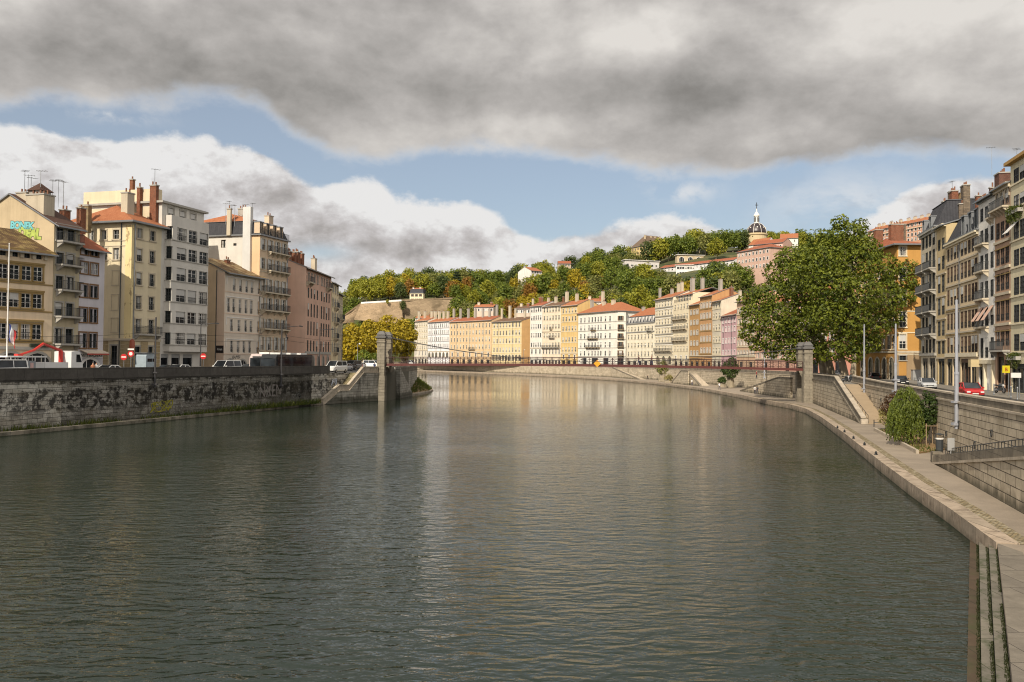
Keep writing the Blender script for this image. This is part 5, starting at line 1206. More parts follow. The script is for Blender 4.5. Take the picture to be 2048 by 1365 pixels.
rows = rrows(B, 2006, [(389, 411), (443, 476), (496, 529), (545, 581), (601, 642), (660, 692)]); cs = B.px_cols([1996.5, 2005.5, 2015]); B.grid(rows, cs, 1.2, 'rtb')
for c in cs: B.arch(c, rows[0][1]-.5, 1.05, .9, STONE)
B.balc(B.W*.5, rows[0][0]-.35, B.W-.3, .8, 1, slab=STONE); B.balc(B.W*.5, rows[5][0]-.5, B.W-.4, .8, 0, slab=STONEG)
for r_ in rows[1:5]: B.course(r_[0]-.55, th=.3, out=.18); B.course(r_[0]-1.2, th=.12, out=.1, mat=OCHST)
B.shop(B.sx(2001), 2.4, B.z(2005, 705), fcol=BROWNP); B.shop(B.sx(2014), 2., B.z(2012, 720), fcol=BROWNP); B.wall(P('rose_stone', (196, 156, 122), .88, dirt=.25)); B.cornice(STONE, .5, .6); B.gable(1.6, SLATEB, .5)
chimpx(B, 2005, 343, 385, 36, BRICKD, 2.5); chimpx(B, 1985, 371, 390, 8, BRICKD, 2.5)
B = rb('flower_house', 'beige modern house with trailing flower boxes at the right edge', 2021.8, 2085, 331, 2022)
rows = rrows(B, 2034, [(337, 364), (389, 412), (443, 478), (498, 532), (554, 590), (610, 645), (669, 702)]); cs = B.px_cols([2033.5, 2046, 2059, 2072]); B.grid(rows, cs, 1.6, 'rt')
for r_ in rows: B.course(r_[0]-.25, th=.14, out=.12, mat=CREAMT)
B.shop(B.sx(2038), 4.6, B.z(2040, 728)); B.shop(B.sx(2066), 4.6, B.z(2050, 728)); B.wall(P('buff_render', (222, 208, 166), .95, dirt=.2)); B.flat(P('ochre_eave', (196, 150, 66), .9), .55, .35); B.chim(1.2, 2, 1.6, 1., 1.6, BRICKD, z=B.ze+.3); B.chim(3.4, 3, 2.2, 1., 1.9, BRICKD, z=B.ze+.3)
def plantbox(B, a, z, w, R=random.Random(4)):
    q = MB(); q.box(-w/2, w/2, -.55, -.02, -.3, .1, 1)
    for i in range(int(260*w)):
        x, y, zz = R.uniform(-w/2, w/2), R.uniform(-.6, -.1), R.uniform(-.1, .55)*R.random()**.3-(R.random()**3)*1.3
        d = Vector((R.uniform(-1, 1), R.uniform(-1, 1), R.uniform(-1, 1))).normalized()*.09; e = d.orthogonal().normalized()*.07; p = Vector((x, y, zz)); q.face([p-d, p-e, p+d, p+e], 0)
    return q.build('flower_box', [GRASS, STONEG], B.root, (a, 0, z-ZR))
plantbox(B, B.sx(2034), rows[2][1]+1.1, 4); plantbox(B, B.sx(2033), rows[6][0]-.7, 3.); plantbox(B, 1, rows[1][0]-.4, 1.8)
q = MB(); q.slab([(-.8, -1.2, -1.3), (.8, -1.2, -1.3), (.8, -.06, 0), (-.8, -.06, 0)], .03); q.build('awning', plain('awning_white', (.6, .58, .54), .8), B.root, (B.sx(2034), 0, rows[2][1]-ZR))
B = rb('corner_house', 'pale stone house just beyond the right edge, next to the flower house', 2085.5, 2290, 340, 2090)
B.grid(rrows(B, 2090, [(360, 390), (412, 446), (470, 508), (532, 570), (594, 634), (660, 700)]), B.even(6, 1), 1.3, 'rt'); [B.shop(c, 3, B.zb+3.6) for c in B.even(4, 1)]; B.wall(P('pale_corner', (214, 200, 174), .9)); B.cornice(STONE, .4, .5); B.hip(2.4, T_BR, .6)
# bright orange corner house
P1 = plan(1841.5, 152); P0 = plan(1794, 152)
B = Bld('orange_house', 'bright orange corner house rising from shops beside the big plane trees', tuple(P0), tuple(P1), ZR+.2, onwall(1818, 489, P0, P1).z, 18)
rows = rrows(B, 1806, [(494, 512), (535, 560), (580, 612), (624, 655), (669, 698)]); B.grid(rows, [B.sx(1805.5)], 1.25, 'cream')
lr = [(B.zl(1780, y1), B.zl(1780, y0)) for y0, y1 in ((540, 563), (583, 613), (628, 653), (672, 699))]
for r_ in lr: 
    for t in (1.4, 3.3, 5.4, 7.6, 9.8, 12., 14.2, 16.2): B.win('L', t, r_[0], r_[1], 1.05, 'cream')
B.shop(B.sx(1805), 2.3, B.z(1806, 728), awn=plain('awning_flame', (.5, .13, .03), .7)); B.win('F', B.sx(1805.5), B.z(1806, 721), B.z(1806, 712), 1.2, 'dark', 0)
z1 = B.zl(1775, 712)-B.zb
for t in (2, 5, 8, 11, 14.5): B.arch(t, B.zb, 1.8, z1-.4, STONE, face='L')
w8 = P('bright_orange', (206, 150, 62), .82, .86, dirt=.15); B.wall(w8)
q = MB(); zq = B.z(1806, 706)-B.zb
for r_ in rows[1:]: B.course(r_[0]-1.0, th=.16, out=.08, mat=CREAMT)
q.box(-.12, B.W+.1, -.12, -.003, zq, zq+.35); q.box(-.12, -.003, -.12, B.d, zq, zq+.35); q.build('string_course', STONE, B.root)
q = MB(); sh = B.h['F']; q.box(0, B.sx(1797.8), -.05, -.003, 0, zq-.01); q.box(B.sx(1813), B.W, -.05, -.003, 0, zq-.01); q.build('stone_base', P('shop_stone', (176, 146, 104), .85, dirt=.35), B.root)
B.hip(2.2, T_RED, .9); B.chim(2, 5, 2.2, 1.2, 2.6, BRICKR, z=B.ze+.6); B.chim(B.W-1, 6, 1.7, 1.2, 3., RUBBLE, z=B.ze+.4); B.chim(.5, 9, 1.4, 1., 2.2, BRICKR, z=B.ze+.6)
q = MB(); b_ = B.tl(1748, 700); q.box(-1., -.02, max(6, b_-3), max(6, b_-3)+4.5, lr[3][0]-B.zb-.2, lr[3][0]-B.zb+.75); q.build('balcony', IRON, B.root)
# ---------------------------------------------------------------- wooded hill
HP = {  # per pixel column: (distance, height) of the hillside profile
 600: [(560, 4.5), (600, 20), (680, 40), (780, 46), (900, 46)], 690: [(552, 4.5), (585, 24), (680, 44), (780, 52), (900, 52)],
 715: [(550, 4.5), (573, 18), (590, 44), (690, 56), (900, 60)], 800: [(560, 4.5), (573, 22), (590, 45), (690, 60), (900, 66)], 915: [(520, 4.5), (560, 22), (590, 46), (690, 64), (900, 70)],
 1000: [(485, 4.5), (530, 16), (610, 42), (710, 66), (900, 72)], 1100: [(450, 4.5), (510, 18), (610, 50), (720, 76), (900, 82)], 1200: [(420, 4.5), (490, 20), (600, 54), (720, 84), (900, 90)],
 1300: [(385, 4.5), (460, 22), (590, 60), (730, 92), (900, 98)], 1400: [(345, 4.5), (440, 24), (580, 64), (730, 102), (900, 110)], 1480: [(320, 4.5), (430, 28), (560, 66), (740, 105), (900, 112)],
 1600: [(290, 4.5), (400, 30), (540, 66), (740, 104), (900, 112)], 1750: [(270, 4.5), (380, 30), (540, 68), (740, 100), (900, 108)], 1900: [(270, 4.5), (380, 26), (560, 60), (740, 84), (900, 90)], 2100: [(270, 4.5), (380, 20), (560, 46), (740, 60), (900, 66)]}
HK = sorted(HP)
def hprof(x):
    x = min(max(x, HK[0]), HK[-1])
    for a, c in zip(HK, HK[1:]):
        if a <= x <= c:
            t = (x-a)/(c-a); return [(p[0]+(q[0]-p[0])*t, p[1]+(q[1]-p[1])*t) for p, q in zip(HP[a], HP[c])]
def hz(X, Y):
    pr = hprof(1024+F_PX*X/Y)
    if Y <= pr[0][0]: return pr[0][1]-.2
    for (y0, z0), (y1, z1) in zip(pr, pr[1:]):
        if Y <= y1: return z0+(z1-z0)*(Y-y0)/(y1-y0)+2.*mnoise.noise((X*.03, Y*.03, 0))*min(1, (Y-pr[0][0])/30)
    return pr[-1][1]
q = MB(); cols = [600+25*i for i in range(61)]; idx = []
for x in cols:
    pr = hprof(x); ys = []
    for (y0, _), (y1, _) in zip(pr, pr[1:]): ys += [y0+(y1-y0)*k/6 for k in range(6)]
    ys.append(pr[-1][0]); row = []
    for Y in ys: X = (x-1024)/F_PX*Y; row.append(len(q.v)); q.v.append((X, Y, hz(X, Y)))
    idx.append(row)
for i in range(len(idx)-1):
    for j in range(len(idx[0])-1): q.f.append((idx[i][j], idx[i+1][j], idx[i+1][j+1], idx[i][j+1])); q.m.append(0)
hm, n, b_ = nt('hill_undergrowth'); f_ = nz(n, gpos(n, (.08, .08, .08)), 1, 8, .75)
n.links.new(ramp(n, f_, [(.35, (.015, .022, .006)), (.5, (.05, .06, .015)), (.6, (.1, .085, .03)), (.75, (.16, .11, .045))]), b_.inputs['Base Color']); b_.inputs['Roughness'].default_value = .95
structure(q.build('hill', hm, smooth=True))
# ---------------------------------------------------------------- trees
BARK = plain('bark', (.24, .2, .14), .9, var=.4, scale=1.1); BARKD = plain('dark_bark', (.05, .04, .028), .9, var=.3)
LV = {'green': leafm('leaf_green', (.05, .085, .01), (.24, .28, .035)), 'dark': leafm('leaf_dark', (.035, .06, .016), (.14, .17, .04)), 'lime': leafm('leaf_lime', (.13, .15, .013), (.44, .41, .04)),
 'yellow': leafm('leaf_yellow', (.20, .16, .01), (.56, .42, .025)), 'rust': leafm('leaf_rust', (.15, .075, .015), (.42, .22, .035)), 'tan': leafm('leaf_tan', (.18, .16, .05), (.46, .39, .14)),
 'olive': leafm('leaf_olive', (.09, .11, .03), (.34, .33, .08)), 'plane': leafm('leaf_plane', (.035, .06, .007), (.26, .29, .026)), 'needle': leafm('needles', (.016, .03, .015), (.06, .085, .035)), 'red': leafm('leaf_maroon', (.06, .03, .018), (.14, .075, .03)),
 'willow': leafm('leaf_willow', (.05, .075, .012), (.20, .24, .035)), 'shrub': leafm('leaf_shrub', (.025, .05, .01), (.09, .13, .025))}
def leaves(q, blobs, n, size, R, shell=.62, m=0, flat=.5):
    """leaf-sized faces spread through a crown made of overlapping clumps"""
    vol = [b[3]*b[4]*b[5] for b in blobs]; tot = sum(v**.67 for v in vol)
    for b, v in zip(blobs, vol):
        k = int(n*v**.67/tot)
        for _ in range(k):
            d = Vector((R.gauss(0, 1), R.gauss(0, 1), R.gauss(0, 1))).normalized()
            # leaves gather on twig clusters: quantise the direction a little
            cl = mnoise.noise((d.x*3.1+b[0], d.y*3.1+b[1], d.z*3.1+b[2]))
            if cl < -.12 and R.random() < .85: continue
            r = (shell+(1-shell)*R.random()**.6)*(1+.3*cl) if R.random() < .82 else R.random()**.5
            p = Vector((b[0]+d.x*b[3]*r, b[1]+d.y*b[4]*r, b[2]+d.z*b[5]*r))
            nn = (d+Vector((R.gauss(0, 1), R.gauss(0, 1), R.gauss(0, 1)+flat))*.65).normalized()
            a = nn.orthogonal().normalized(); c = nn.cross(a); t = R.random()*6.28; u = (a*math.cos(t)+c*math.sin(t)); w = nn.cross(u); s = size*(.6+.8*R.random())
            q.face([p-u*s, p+w*s*.62+nn*s*.18, p+u*s, p-w*s*.62+nn*s*.18], m)
def limb(q, pts, r0, r1, n=7):
    k = len(pts)-1
    for i in range(k): q.tube(pts[i], pts[i+1], r0+(r1-r0)*i/k, r0+(r1-r0)*(i+1)/k, n)
def crown_blobs(R, w, h, z0, n, lob=.42):
    out = [(0, 0, z0+h*.5, w*.36, w*.36, h*.42)]
    for i in range(n):
        t = 2*math.pi*(i*.618+R.random()*.1); v = (i+.5)/n; rr = w*.5*(1-lob)*math.sin(math.pi*min(.92, .18+v*.78))**.6*(.7+.5*R.random()); s = w*lob*.5*(.75+.5*R.random())
        out.append((rr*math.cos(t), rr*math.sin(t), z0+h*(.14+.76*v), s, s, s*.85))
    return out
def tree_proto(name, leaf, w, h, nl, size, seed, trunk=.28, bark=BARK, nb=11):
    R = random.Random(seed); r = empty(name, (0, 0, 0)); q = MB(); th = h*.3
    limb(q, [(0, 0, -1.5), (.1, 0, th*.6), (0, .1, th*1.3), (.1, 0, h*.72)], trunk*1.15, trunk*.3)
    bl = crown_blobs(R, w, h*.82, h*.18, nb)
    for b in bl[1::2]: limb(q, [(0, 0, th*(.8+.6*R.random())), (b[0]*.5, b[1]*.5, b[2]*.75), (b[0], b[1], b[2])], trunk*.45, trunk*.12, 5)
    q.build('trunk', bark, r); q = MB(); leaves(q, bl, nl, size, R); q.build('crown', LV[leaf], r, uv=False); return r
def cedar_proto(seed):
    R = random.Random(seed); r = empty('cedar_tree', (0, 0, 0)); q = MB(); limb(q, [(0, 0, -1), (0, 0, 8), (0, 0, 19)], .5, .08); q.build('trunk', BARKD, r); q = MB()
    for k in range(9):
        z = 4+k*1.75; L = 7.6*(1-k/10.5)
        for j in range(6): t = j*1.05+k*.7+R.random()*.4; leaves(q, [(math.cos(t)*L*.55, math.sin(t)*L*.55, z, L*.42, L*.42, .55)], 120, .42, R, .3)
    q.build('crown', LV['needle'], r, uv=False); return r
def cypress_proto(seed):
    R = random.Random(seed); r = empty('cypress_tree', (0, 0, 0)); q = MB(); limb(q, [(0, 0, -.5), (0, 0, 7)], .2, .05); q.build('trunk', BARKD, r); q = MB()
    leaves(q, [(0, 0, 1+i*1.0, .95*math.sin(.5+i*.3)+.1, .95*math.sin(.5+i*.3)+.1, .9) for i in range(8)], 900, .22, R); q.build('crown', LV['dark'], r, uv=False); return r
# hill buildings first (so that trees keep clear of them)
CLEAR = []
def hb(name, label, x0, x1, yt, yb, Y, roof, col, rows=2, nc=5, depth=10, kind='gable', rh=2.2, sty='farg', dY=0, ww=1.1, hh=1.6, rm=T_OR, side=0, clr=None):
    P0, P1 = plan(x0, Y, 540), plan(x1, Y+dY, 540); zb = min(hz(P0.x, P0.y), hz(P1.x, P1.y), at(x0, yb, Y).z)-1; B = Bld(name, label, tuple(P0), tuple(P1), zb, onwall((x0+x1)/2, yt, P0, P1).z, depth)
    zv = at(x0, yb, Y).z; st_ = (B.ze-zv)/rows
    for k in range(rows):
        z0 = zv+st_*k+st_*.28; B.grid([(z0, z0+min(hh, st_*.58))], B.even(nc, .5), ww, sty)
        if side: B.grid([(z0, z0+min(hh, st_*.58))], [depth*(i+.5)/side for i in range(side)], ww, sty, 'L')
    B.wall(P('hill_'+label[:20], col), rh*.96 if kind == 'gable' else 0)
    if kind == 'gable': B.gable(rh, rm, .6)
    elif kind == 'hip': B.hip(rh, rm, .7)
    elif kind == 'mansard': B.mansard(rh, 1., SLATE, T_OR, 1., .3)
    else: B.flat(WHITE, .8, .35)
    CLEAR.extend([(*q_, Y) for q_ in clr] if clr else [(x0-1, x1+1, yt-6, yb-1, Y)]); return B
B = hb('hill_villa', 'little cream villa with slate mansard and white chimneys on the rock wall', 820, 847, 587, 605, 590, 0, (240, 226, 180), 2, 3, 8, 'mansard', 2.8, 'farb', -2)
B.chim(2, 2, 1, .8, 1., WHITE, z=B.ze+2); B.chim(6.5, 3, 1, .8, 1.2, WHITE, z=B.ze+2)
B = hb('hill_house', 'white house with wide orange roof among hillside trees left of centre', 1062, 1084, 542, 556, 640, 0, (240, 234, 224), 2, 4, 16, 'gable', 3.2, dY=6)
q = MB(); q.prism([(0, 0), (B.W, 0), (B.W/2, 3.4)], 0, .05); 
hb('hill_house', 'reddish roofed house peeping over the trees near the skyline', 1116, 1142, 527, 535, 725, 0, (205, 180, 150), 1, 4, 10, 'gable', 2.4, rm=T_RED)
hb('hill_house', 'small tan house with brown eaves on the skyline left of the manor', 1187, 1203, 505, 514, 735, 0, (226, 188, 130), 1, 3, 9, 'hip', 2., rm=T_BR, sty='farb')
hb('hill_house', 'pale house half buried in rusty trees right of the cedar', 945, 966, 561, 570, 660, 0, (226, 205, 175), 1, 4, 8, 'gable', 1.8, rm=T_BR)
B = hb('manor_house', 'yellow manor with huge brown hipped roof and four chimneys on the hilltop', 1284, 1342, 494, 510, 715, 0, (238, 205, 120), 2, 9, 16, 'hip', 10., 'farb', 12, rm=SLATEB, side=4)
for a, t in ((6, 5), (13, 7), (17, 7), (22, 7)): B.chim(a, t, 1.5, 1., 2.2, P('manor_chimney', (214, 190, 150)), z=B.ze+6.4)
q = MB()
for a in (3.5, 7.5, 14, 18): q.box(a-.5, a+.5, .6, 2.5, B.ze-B.zb+1.4, B.ze-B.zb+2.6)
q.build('dormer', SLATEB, B.roof)
hb('modern_hall', 'low white flat-roofed hall on the hill above the trees', 1250, 1318, 522, 536, 655, 0, (226, 218, 212), 1, 8, 12, 'flat', dY=8, ww=1.8)
B = hb('modern_school', 'long white building with dark red roof strip stretching up the hill', 1320, 1468, 528, 545, 640, 0, (232, 230, 228), 2, 20, 10, 'gable', 2.2, dY=-58, ww=1.6, rm=T_RED, clr=[(1320, 1400, 522, 544), (1400, 1468, 510, 527)])
hb('white_pavilion', 'white two-storey pavilion with ribbon windows below the red strip roof', 1352, 1402, 531, 552, 615, 0, (238, 236, 232), 2, 9, 9, 'flat', ww=1.5, dY=-4)
B = hb('arched_terrace', 'pale stone terrace with three big arched windows below the manor', 1354, 1407, 511, 524, 672, 0, (216, 192, 150), 1, 0, 5, 'flat', dY=2)
for f_ in (.17, .5, .82): B.arch(B.W*f_, B.ze-5.2, 3.8, 3.8, WHITE)
B = hb('rose_school', 'long rose-pink building with rows of white windows on the right of the hill', 1474, 1540, 500, 545, 520, 0, (222, 178, 154), 3, 9, 14, 'hip', 3., dY=-26, ww=1.3, rm=T_RED)
hb('rose_house', 'taller rose-pink wing with low attic windows behind the plane tree', 1506, 1566, 487, 520, 545, 0, (222, 176, 154), 2, 8, 12, 'gable', 3., dY=-14, rm=T_RED)
hb('white_gable_house', 'white gabled house right of the domed church', 1560, 1596, 476, 500, 640, 0, (244, 238, 222), 2, 3, 14, 'gable', 4., dY=-4)
B = hb('long_pink_building', 'very long pink building with a row of chimneys on the skyline at right', 1736, 1900, 447, 500, 520, 0, (228, 164, 124), 4, 22, 14, 'gable', 3.2, dY=-60, ww=1.4, hh=2.0)
for f_ in (.04, .1, .2, .32, .42, .5, .58, .66): B.chim(B.W*f_, 6, 2., 1., 1.4, CHIMP)
B.course(B.ze-3.4, th=.4, out=.4)
# church with dome
c_ = at(1513, 478, 690); ch = empty('domed_church', (c_.x, c_.y, c_.z-10)); tag(ch, 'church drum with dark ribbed dome, white lantern and cross on the skyline', 'church'); s_ = 690/F_PX*1.28
CW = plain('church_white', (.7, .66, .6), .8); CT = plain('church_stone', (.5, .4, .24), .85); DK = plain('dome_slate', (.028, .02, .022), .4, var=.3)
zz = lambda y: 10+(478-y)*s_
q = MB(); q.lathe([(16*s_, zz(496)), (16*s_, zz(474)), (17.2*s_, zz(473)), (17.2*s_, zz(470.5)), (15.8*s_, zz(470.4))], 24); q.build('drum', CT, ch)
q = MB(); dome = [(15.6*s_*math.cos(t), zz(470.4)+17.5*s_*math.sin(t)) for t in [i*math.pi/2/9 for i in range(9)]]; q.lathe(dome, 32); dm = q.build('dome', DK, ch, smooth=True)
q = MB()
for k in range(8):
    t = k*math.pi/4+.2
    for (r0, z0), (r1, z1) in zip(dome, dome[1:]): q.tube((r0*math.cos(t), r0*math.sin(t), z0), (r1*math.cos(t), r1*math.sin(t), z1), .19, n=4)
    t += math.pi/8; r0, z0 = dome[3]; c = Vector((r0*math.cos(t), r0*math.sin(t), z0)); q.tube(c*1.0, c+Vector((math.cos(t), math.sin(t), .5))*.3, .5, n=8)
q.build('ribs', CW, dm)
q = MB(); z = zz(454); q.lathe([(4.4*s_, z), (4.4*s_, z+.5), (3.4*s_, z+.6), (3.4*s_, zz(443)), (4.6*s_, zz(442.5)), (4.6*s_, zz(441)), (1.2*s_, zz(436)), (.4*s_, zz(430))], 10); la = q.build('lantern', CW, ch)
q = MB()
for k in range(5): t = k*math.pi*2/5; q.box(3.42*s_*math.cos(t)-.4, 3.42*s_*math.cos(t)+.4, 3.42*s_*math.sin(t)-.4, 3.42*s_*math.sin(t)+.4, zz(451.5), zz(444.5))
q.build('opening', DARKP, la); q = MB(); q.tube((0, 0, zz(431)), (0, 0, zz(421)), .28, n=5); q.tube((-1.3, 0, zz(425)), (1.3, 0, zz(425)), .25, n=5); q.build('cross', IRON, ch)
B = hb('church_nave', 'white nave with red roof at the foot of the church dome', 1497, 1532, 488, 504, 676, 0, (244, 236, 222), 1, 4, 12, 'gable', 4.6, dY=-14)
CLEAR.append((1494, 1534, 420, 478, 688))
# rock walls above the yellow trees
RK = blocks('rock_wall_stone', (.40, .29, .18), (.32, .235, .15), (.22, .17, .11), 2.2, .7, (.15, .11, .065), .7, .48, .66, (.12, .12, .12), .02)
RK2 = blocks('rampart_stone', (.33, .25, .16), (.27, .2, .13), (.17, .13, .09), 1.6, .5, (.11, .085, .05), .7, .45, .62, (.1, .1, .1), .02)
def rampart(label, top, bot, Y, mat, cap, yo):
    r = empty('retaining_wall', at(top[0][0], bot[0][1], Y)); tag(r, label, 'wall'); q = MB()
    T = [at(x, y, Y+yo*i) for i, (x, y) in enumerate(top)]; Bm = [at(x, y, Y-5+yo*i) for i, (x, y) in enumerate(bot)]
    for i in range(len(T)-1):
        for k in range(6):
            def L(i, t): p = Bm[i].lerp(T[i], t); return p+Vector((0, 1.3*mnoise.noise((p.x*.15, p.z*.2, 3)), 0))
            q.face([L(i, k/6), L(i+1, k/6), L(i+1, (k+1)/6), L(i, (k+1)/6)])
        q.face([T[i], T[i+1], T[i+1]+Vector((0, 9, 0)), T[i]+Vector((0, 9, 0))])
    rel(q, r); q.build('wall_face', mat, r); q = MB()
    for i in range(len(T)-1): a, c = T[i], T[i+1]; q.prism([(a.x, a.y-.2), (c.x, c.y-.2), (c.x, c.y+.6), (a.x, a.y+.6)], [a.z, c.z, c.z, a.z], [a.z+1.1, c.z+1.1, c.z+1.1, a.z+1.1])
    rel(q, r); q.build('parapet', cap, r)
    xs = [p[0] for p in top]; CLEAR.append((min(xs), max(xs), min(p[1] for p in top)-2, max(p[1] for p in bot), Y))
def sub(a, b, n): return [(a[0]+(b[0]-a[0])*i/n, a[1]+(b[1]-a[1])*i/n) for i in range(n+1)]
rampart('bare tan rock wall with white crest above the yellow plane trees', sub((722, 608), (803, 603), 8), sub((706, 640), (806, 648), 8), 580, RK, WHITE, 0)
rampart('brown stone rampart right of the little villa', sub((804, 603), (918, 598), 8), sub((804, 648), (914, 650), 8), 584, RK2, RK2, 0)
rampart('short sloping rock face at the left end of the crest wall', sub((690, 632), (722, 609), 4), sub((682, 648), (708, 645), 4), 572, RK, RK, 2)
# scatter hillside trees
PRO = [('broadleaf_tree', 'green', 14, 15, 1900, .62), ('broadleaf_tree', 'lime', 14, 15, 1900, .62), ('broadleaf_tree', 'dark', 13, 15, 1800, .6), ('broadleaf_tree', 'olive', 15, 14, 1900, .62), ('broadleaf_tree', 'rust', 13, 13, 1700, .6), ('broadleaf_tree', 'tan', 15, 13, 2000, .55), ('broadleaf_tree', 'yellow', 13, 14, 1800, .62)]
protos = {}
for i, (nm, lf, w, h, nl, sz) in enumerate(PRO): protos[lf] = [tree_proto(nm, lf, w, h, nl, sz, 20+i*3+k) for k in range(2)]
CN = {'green': 'green', 'lime': 'yellow-green', 'dark': 'dark green', 'olive': 'olive green', 'rust': 'rusty brown', 'tan': 'tan-cream', 'yellow': 'golden'}
used = set(); R = random.Random(11); NT = 0
LAND = [(0, 720, 'at the far left end of the hill'), (720, 815, 'above the bare rock wall'), (815, 860, 'beside the little hill villa'), (860, 925, 'above the brown rampart'), (925, 985, 'above the wide pale orange house'), (985, 1060, 'above the house with the orange flank'), (1060, 1122, 'above the tall cream house pair'), (1122, 1160, 'above the sunny yellow house'), (1160, 1252, 'above the white corner house'), (1252, 1310, 'above the dormer house'), (1310, 1345, 'above the banded house'), (1345, 1420, 'below the white hillside pavilion'), (1420, 1480, 'beside the rose-pink school'), (1480, 3000, 'behind the big plane trees')]
def place_tree(lf, X, Y, s, sink=0, lab=None):
    global NT
    kk = R.randrange(2); p = protos[lf][kk]; z = hz(X, Y)-sink
    if (lf, kk) in used: o = copy_tree(p)
    else: o = p; used.add((lf, kk))
    o.location = (X, Y, z); o.rotation_euler.z = R.random()*6.28; o.scale = (s, s, s*(.9+.2*R.random()))
    px, py = topx((X, Y, z+8)); pr = hprof(px); f = (Y-pr[0][0])/(pr[3][0]-pr[0][0]); NT += 1
    lv = 'low' if f < .36 else ('midway' if f < .72 else 'high')
    land = next(t for a, c, t in LAND if a <= px < c)
    tag(o, lab or f'{CN[lf]} leafy tree {lv} on the hillside {land}', 'tree', 'trees on the wooded hillside')
def blocked(px, Y, ztop, wpx):
    for x0, x1, yt, yb, By in CLEAR:
        if px+wpx*.42 > x0 and px-wpx*.42 < x1:
            yy = topx(((px-1024)/F_PX*Y, Y, ztop))[1]
            if Y < By and yy < yb-3: return True
            if abs(Y-By) < 9 and By > Y-20: return True
    return False
SPEC = [(700, 0, 566, 'olive'), (722, 0, 566, 'green'), (744, 0, 567, 'lime'), (768, 0, 566, 'green'), (792, 0, 567, 'olive'), (815, 0, 568, 'lime'), (838, 0, 566, 'green'), (862, 0, 562, 'olive'), (884, 0, 560, 'lime'), (916, 0, 574, 'green'), (934, 0, 568, 'olive'), (902, 0, 566, 'lime'), (1071, 0, 618, 'lime'), (1090, 0, 612, 'green'), (1056, 0, 622, 'olive'), (955, 0, 640, 'green'), (1195, 0, 715, 'green'), (1296, 0, 692, 'dark'), (1318, 0, 690, 'lime'), (1336, 0, 694, 'green'), (868, 632, 560, 'olive'), (1060, 588, 500, 'tan'), (1082, 600, 490, 'tan'), (1042, 594, 505, 'tan'), (1105, 578, 520, 'rust'), (1092, 562, 545, 'rust'), (1128, 570, 530, 'yellow'), (1150, 560, 545, 'yellow'), (1170, 555, 560, 'yellow'), (1215, 585, 480, 'olive'), (1240, 575, 500, 'dark'), (1018, 596, 500, 'dark'), (935, 560, 640, 'rust'), (905, 572, 600, 'rust'), (1352, 0, 700, 'green'), (1374, 0, 690, 'green'), (1398, 0, 700, 'lime'), (1428, 0, 690, 'green'), (1452, 0, 690, 'green'), (1476, 0, 700, 'green'), (1495, 0, 690, 'dark'), (1448, 0, 522, 'dark'), (1470, 0, 515, 'green'), (1428, 0, 530, 'dark'), (1410, 0, 520, 'green'), (1458, 0, 500, 'green'), (1436, 0, 500, 'lime'), (1490, 0, 480, 'green')]
for px, py, Y, lf in SPEC:
    X = (px-1024)/F_PX*Y; place_tree(lf, X, Y, 1.1 if lf == 'tan' else (1.25 if py == 0 and Y > 600 else 1.))
rows_ = [(.10, 13), (.2, 13), (.32, 14), (.45, 14), (.6, 15), (.76, 16), (.92, 17), (1.04, 17)]
for f, gap in rows_:
    x = 618.
    while x < 1760:
        pr = hprof(x); Y = pr[0][0]+(pr[3][0]-pr[0][0])*(f+R.uniform(-.05, .05)); s = R.uniform(.78, 1.15); X = (x-1024)/F_PX*Y
        wpx = 14*s*F_PX/Y
        if f < .3 and x < 925: x += wpx*.6; continue
        if x > 1490 and f < .5: x += wpx*.6; continue
        z = hz(X, Y)
        if blocked(x, Y, z+13*s, wpx): s *= .62
        if not blocked(x, Y, z+13*s, 14*s*F_PX/Y):
            nn = mnoise.noise((x*.012, f*4, 2)); lf = R.choice(('green', 'green', 'lime', 'dark', 'olive') if nn < .12 else ('lime', 'yellow', 'lime', 'rust', 'green', 'olive'))
            if f > .85: lf = R.choice(('green', 'dark', 'olive', 'lime'))
            if x > 1480: lf = R.choice(('green', 'lime'))
            place_tree(lf, X, Y, s)
        x += wpx*R.uniform(.42, .62)
p = cedar_proto(5); X = (912-1024)/F_PX*620; p.location = (X, 618, hz(X, 618)-1); tag(p, 'dark layered cedar standing on the rampart left of the rusty trees', 'tree')
p = cypress_proto(6); X = (851-1024)/F_PX*592; p.location = (X, 592, hz(X, 592)-.5); tag(p, 'slim dark cypress right of the little hill villa', 'tree')
# shrubs in the cracks of the rock walls
for px, py, s, lf, lb in ((806, 618, .42, 'dark', 'dark green bush clinging to the gap between the two rock walls'), (775, 607, .2, 'lime', 'small yellow-green bush on the crest of the bare rock wall')):
    c = at(px, py, 577); o = copy_tree(protos[lf][0]); o.name = 'bush'; o.location = (c.x, c.y, c.z-5*s); o.scale = (s, s, s*1.2); tag(o, lb, 'bush'); del o['group']
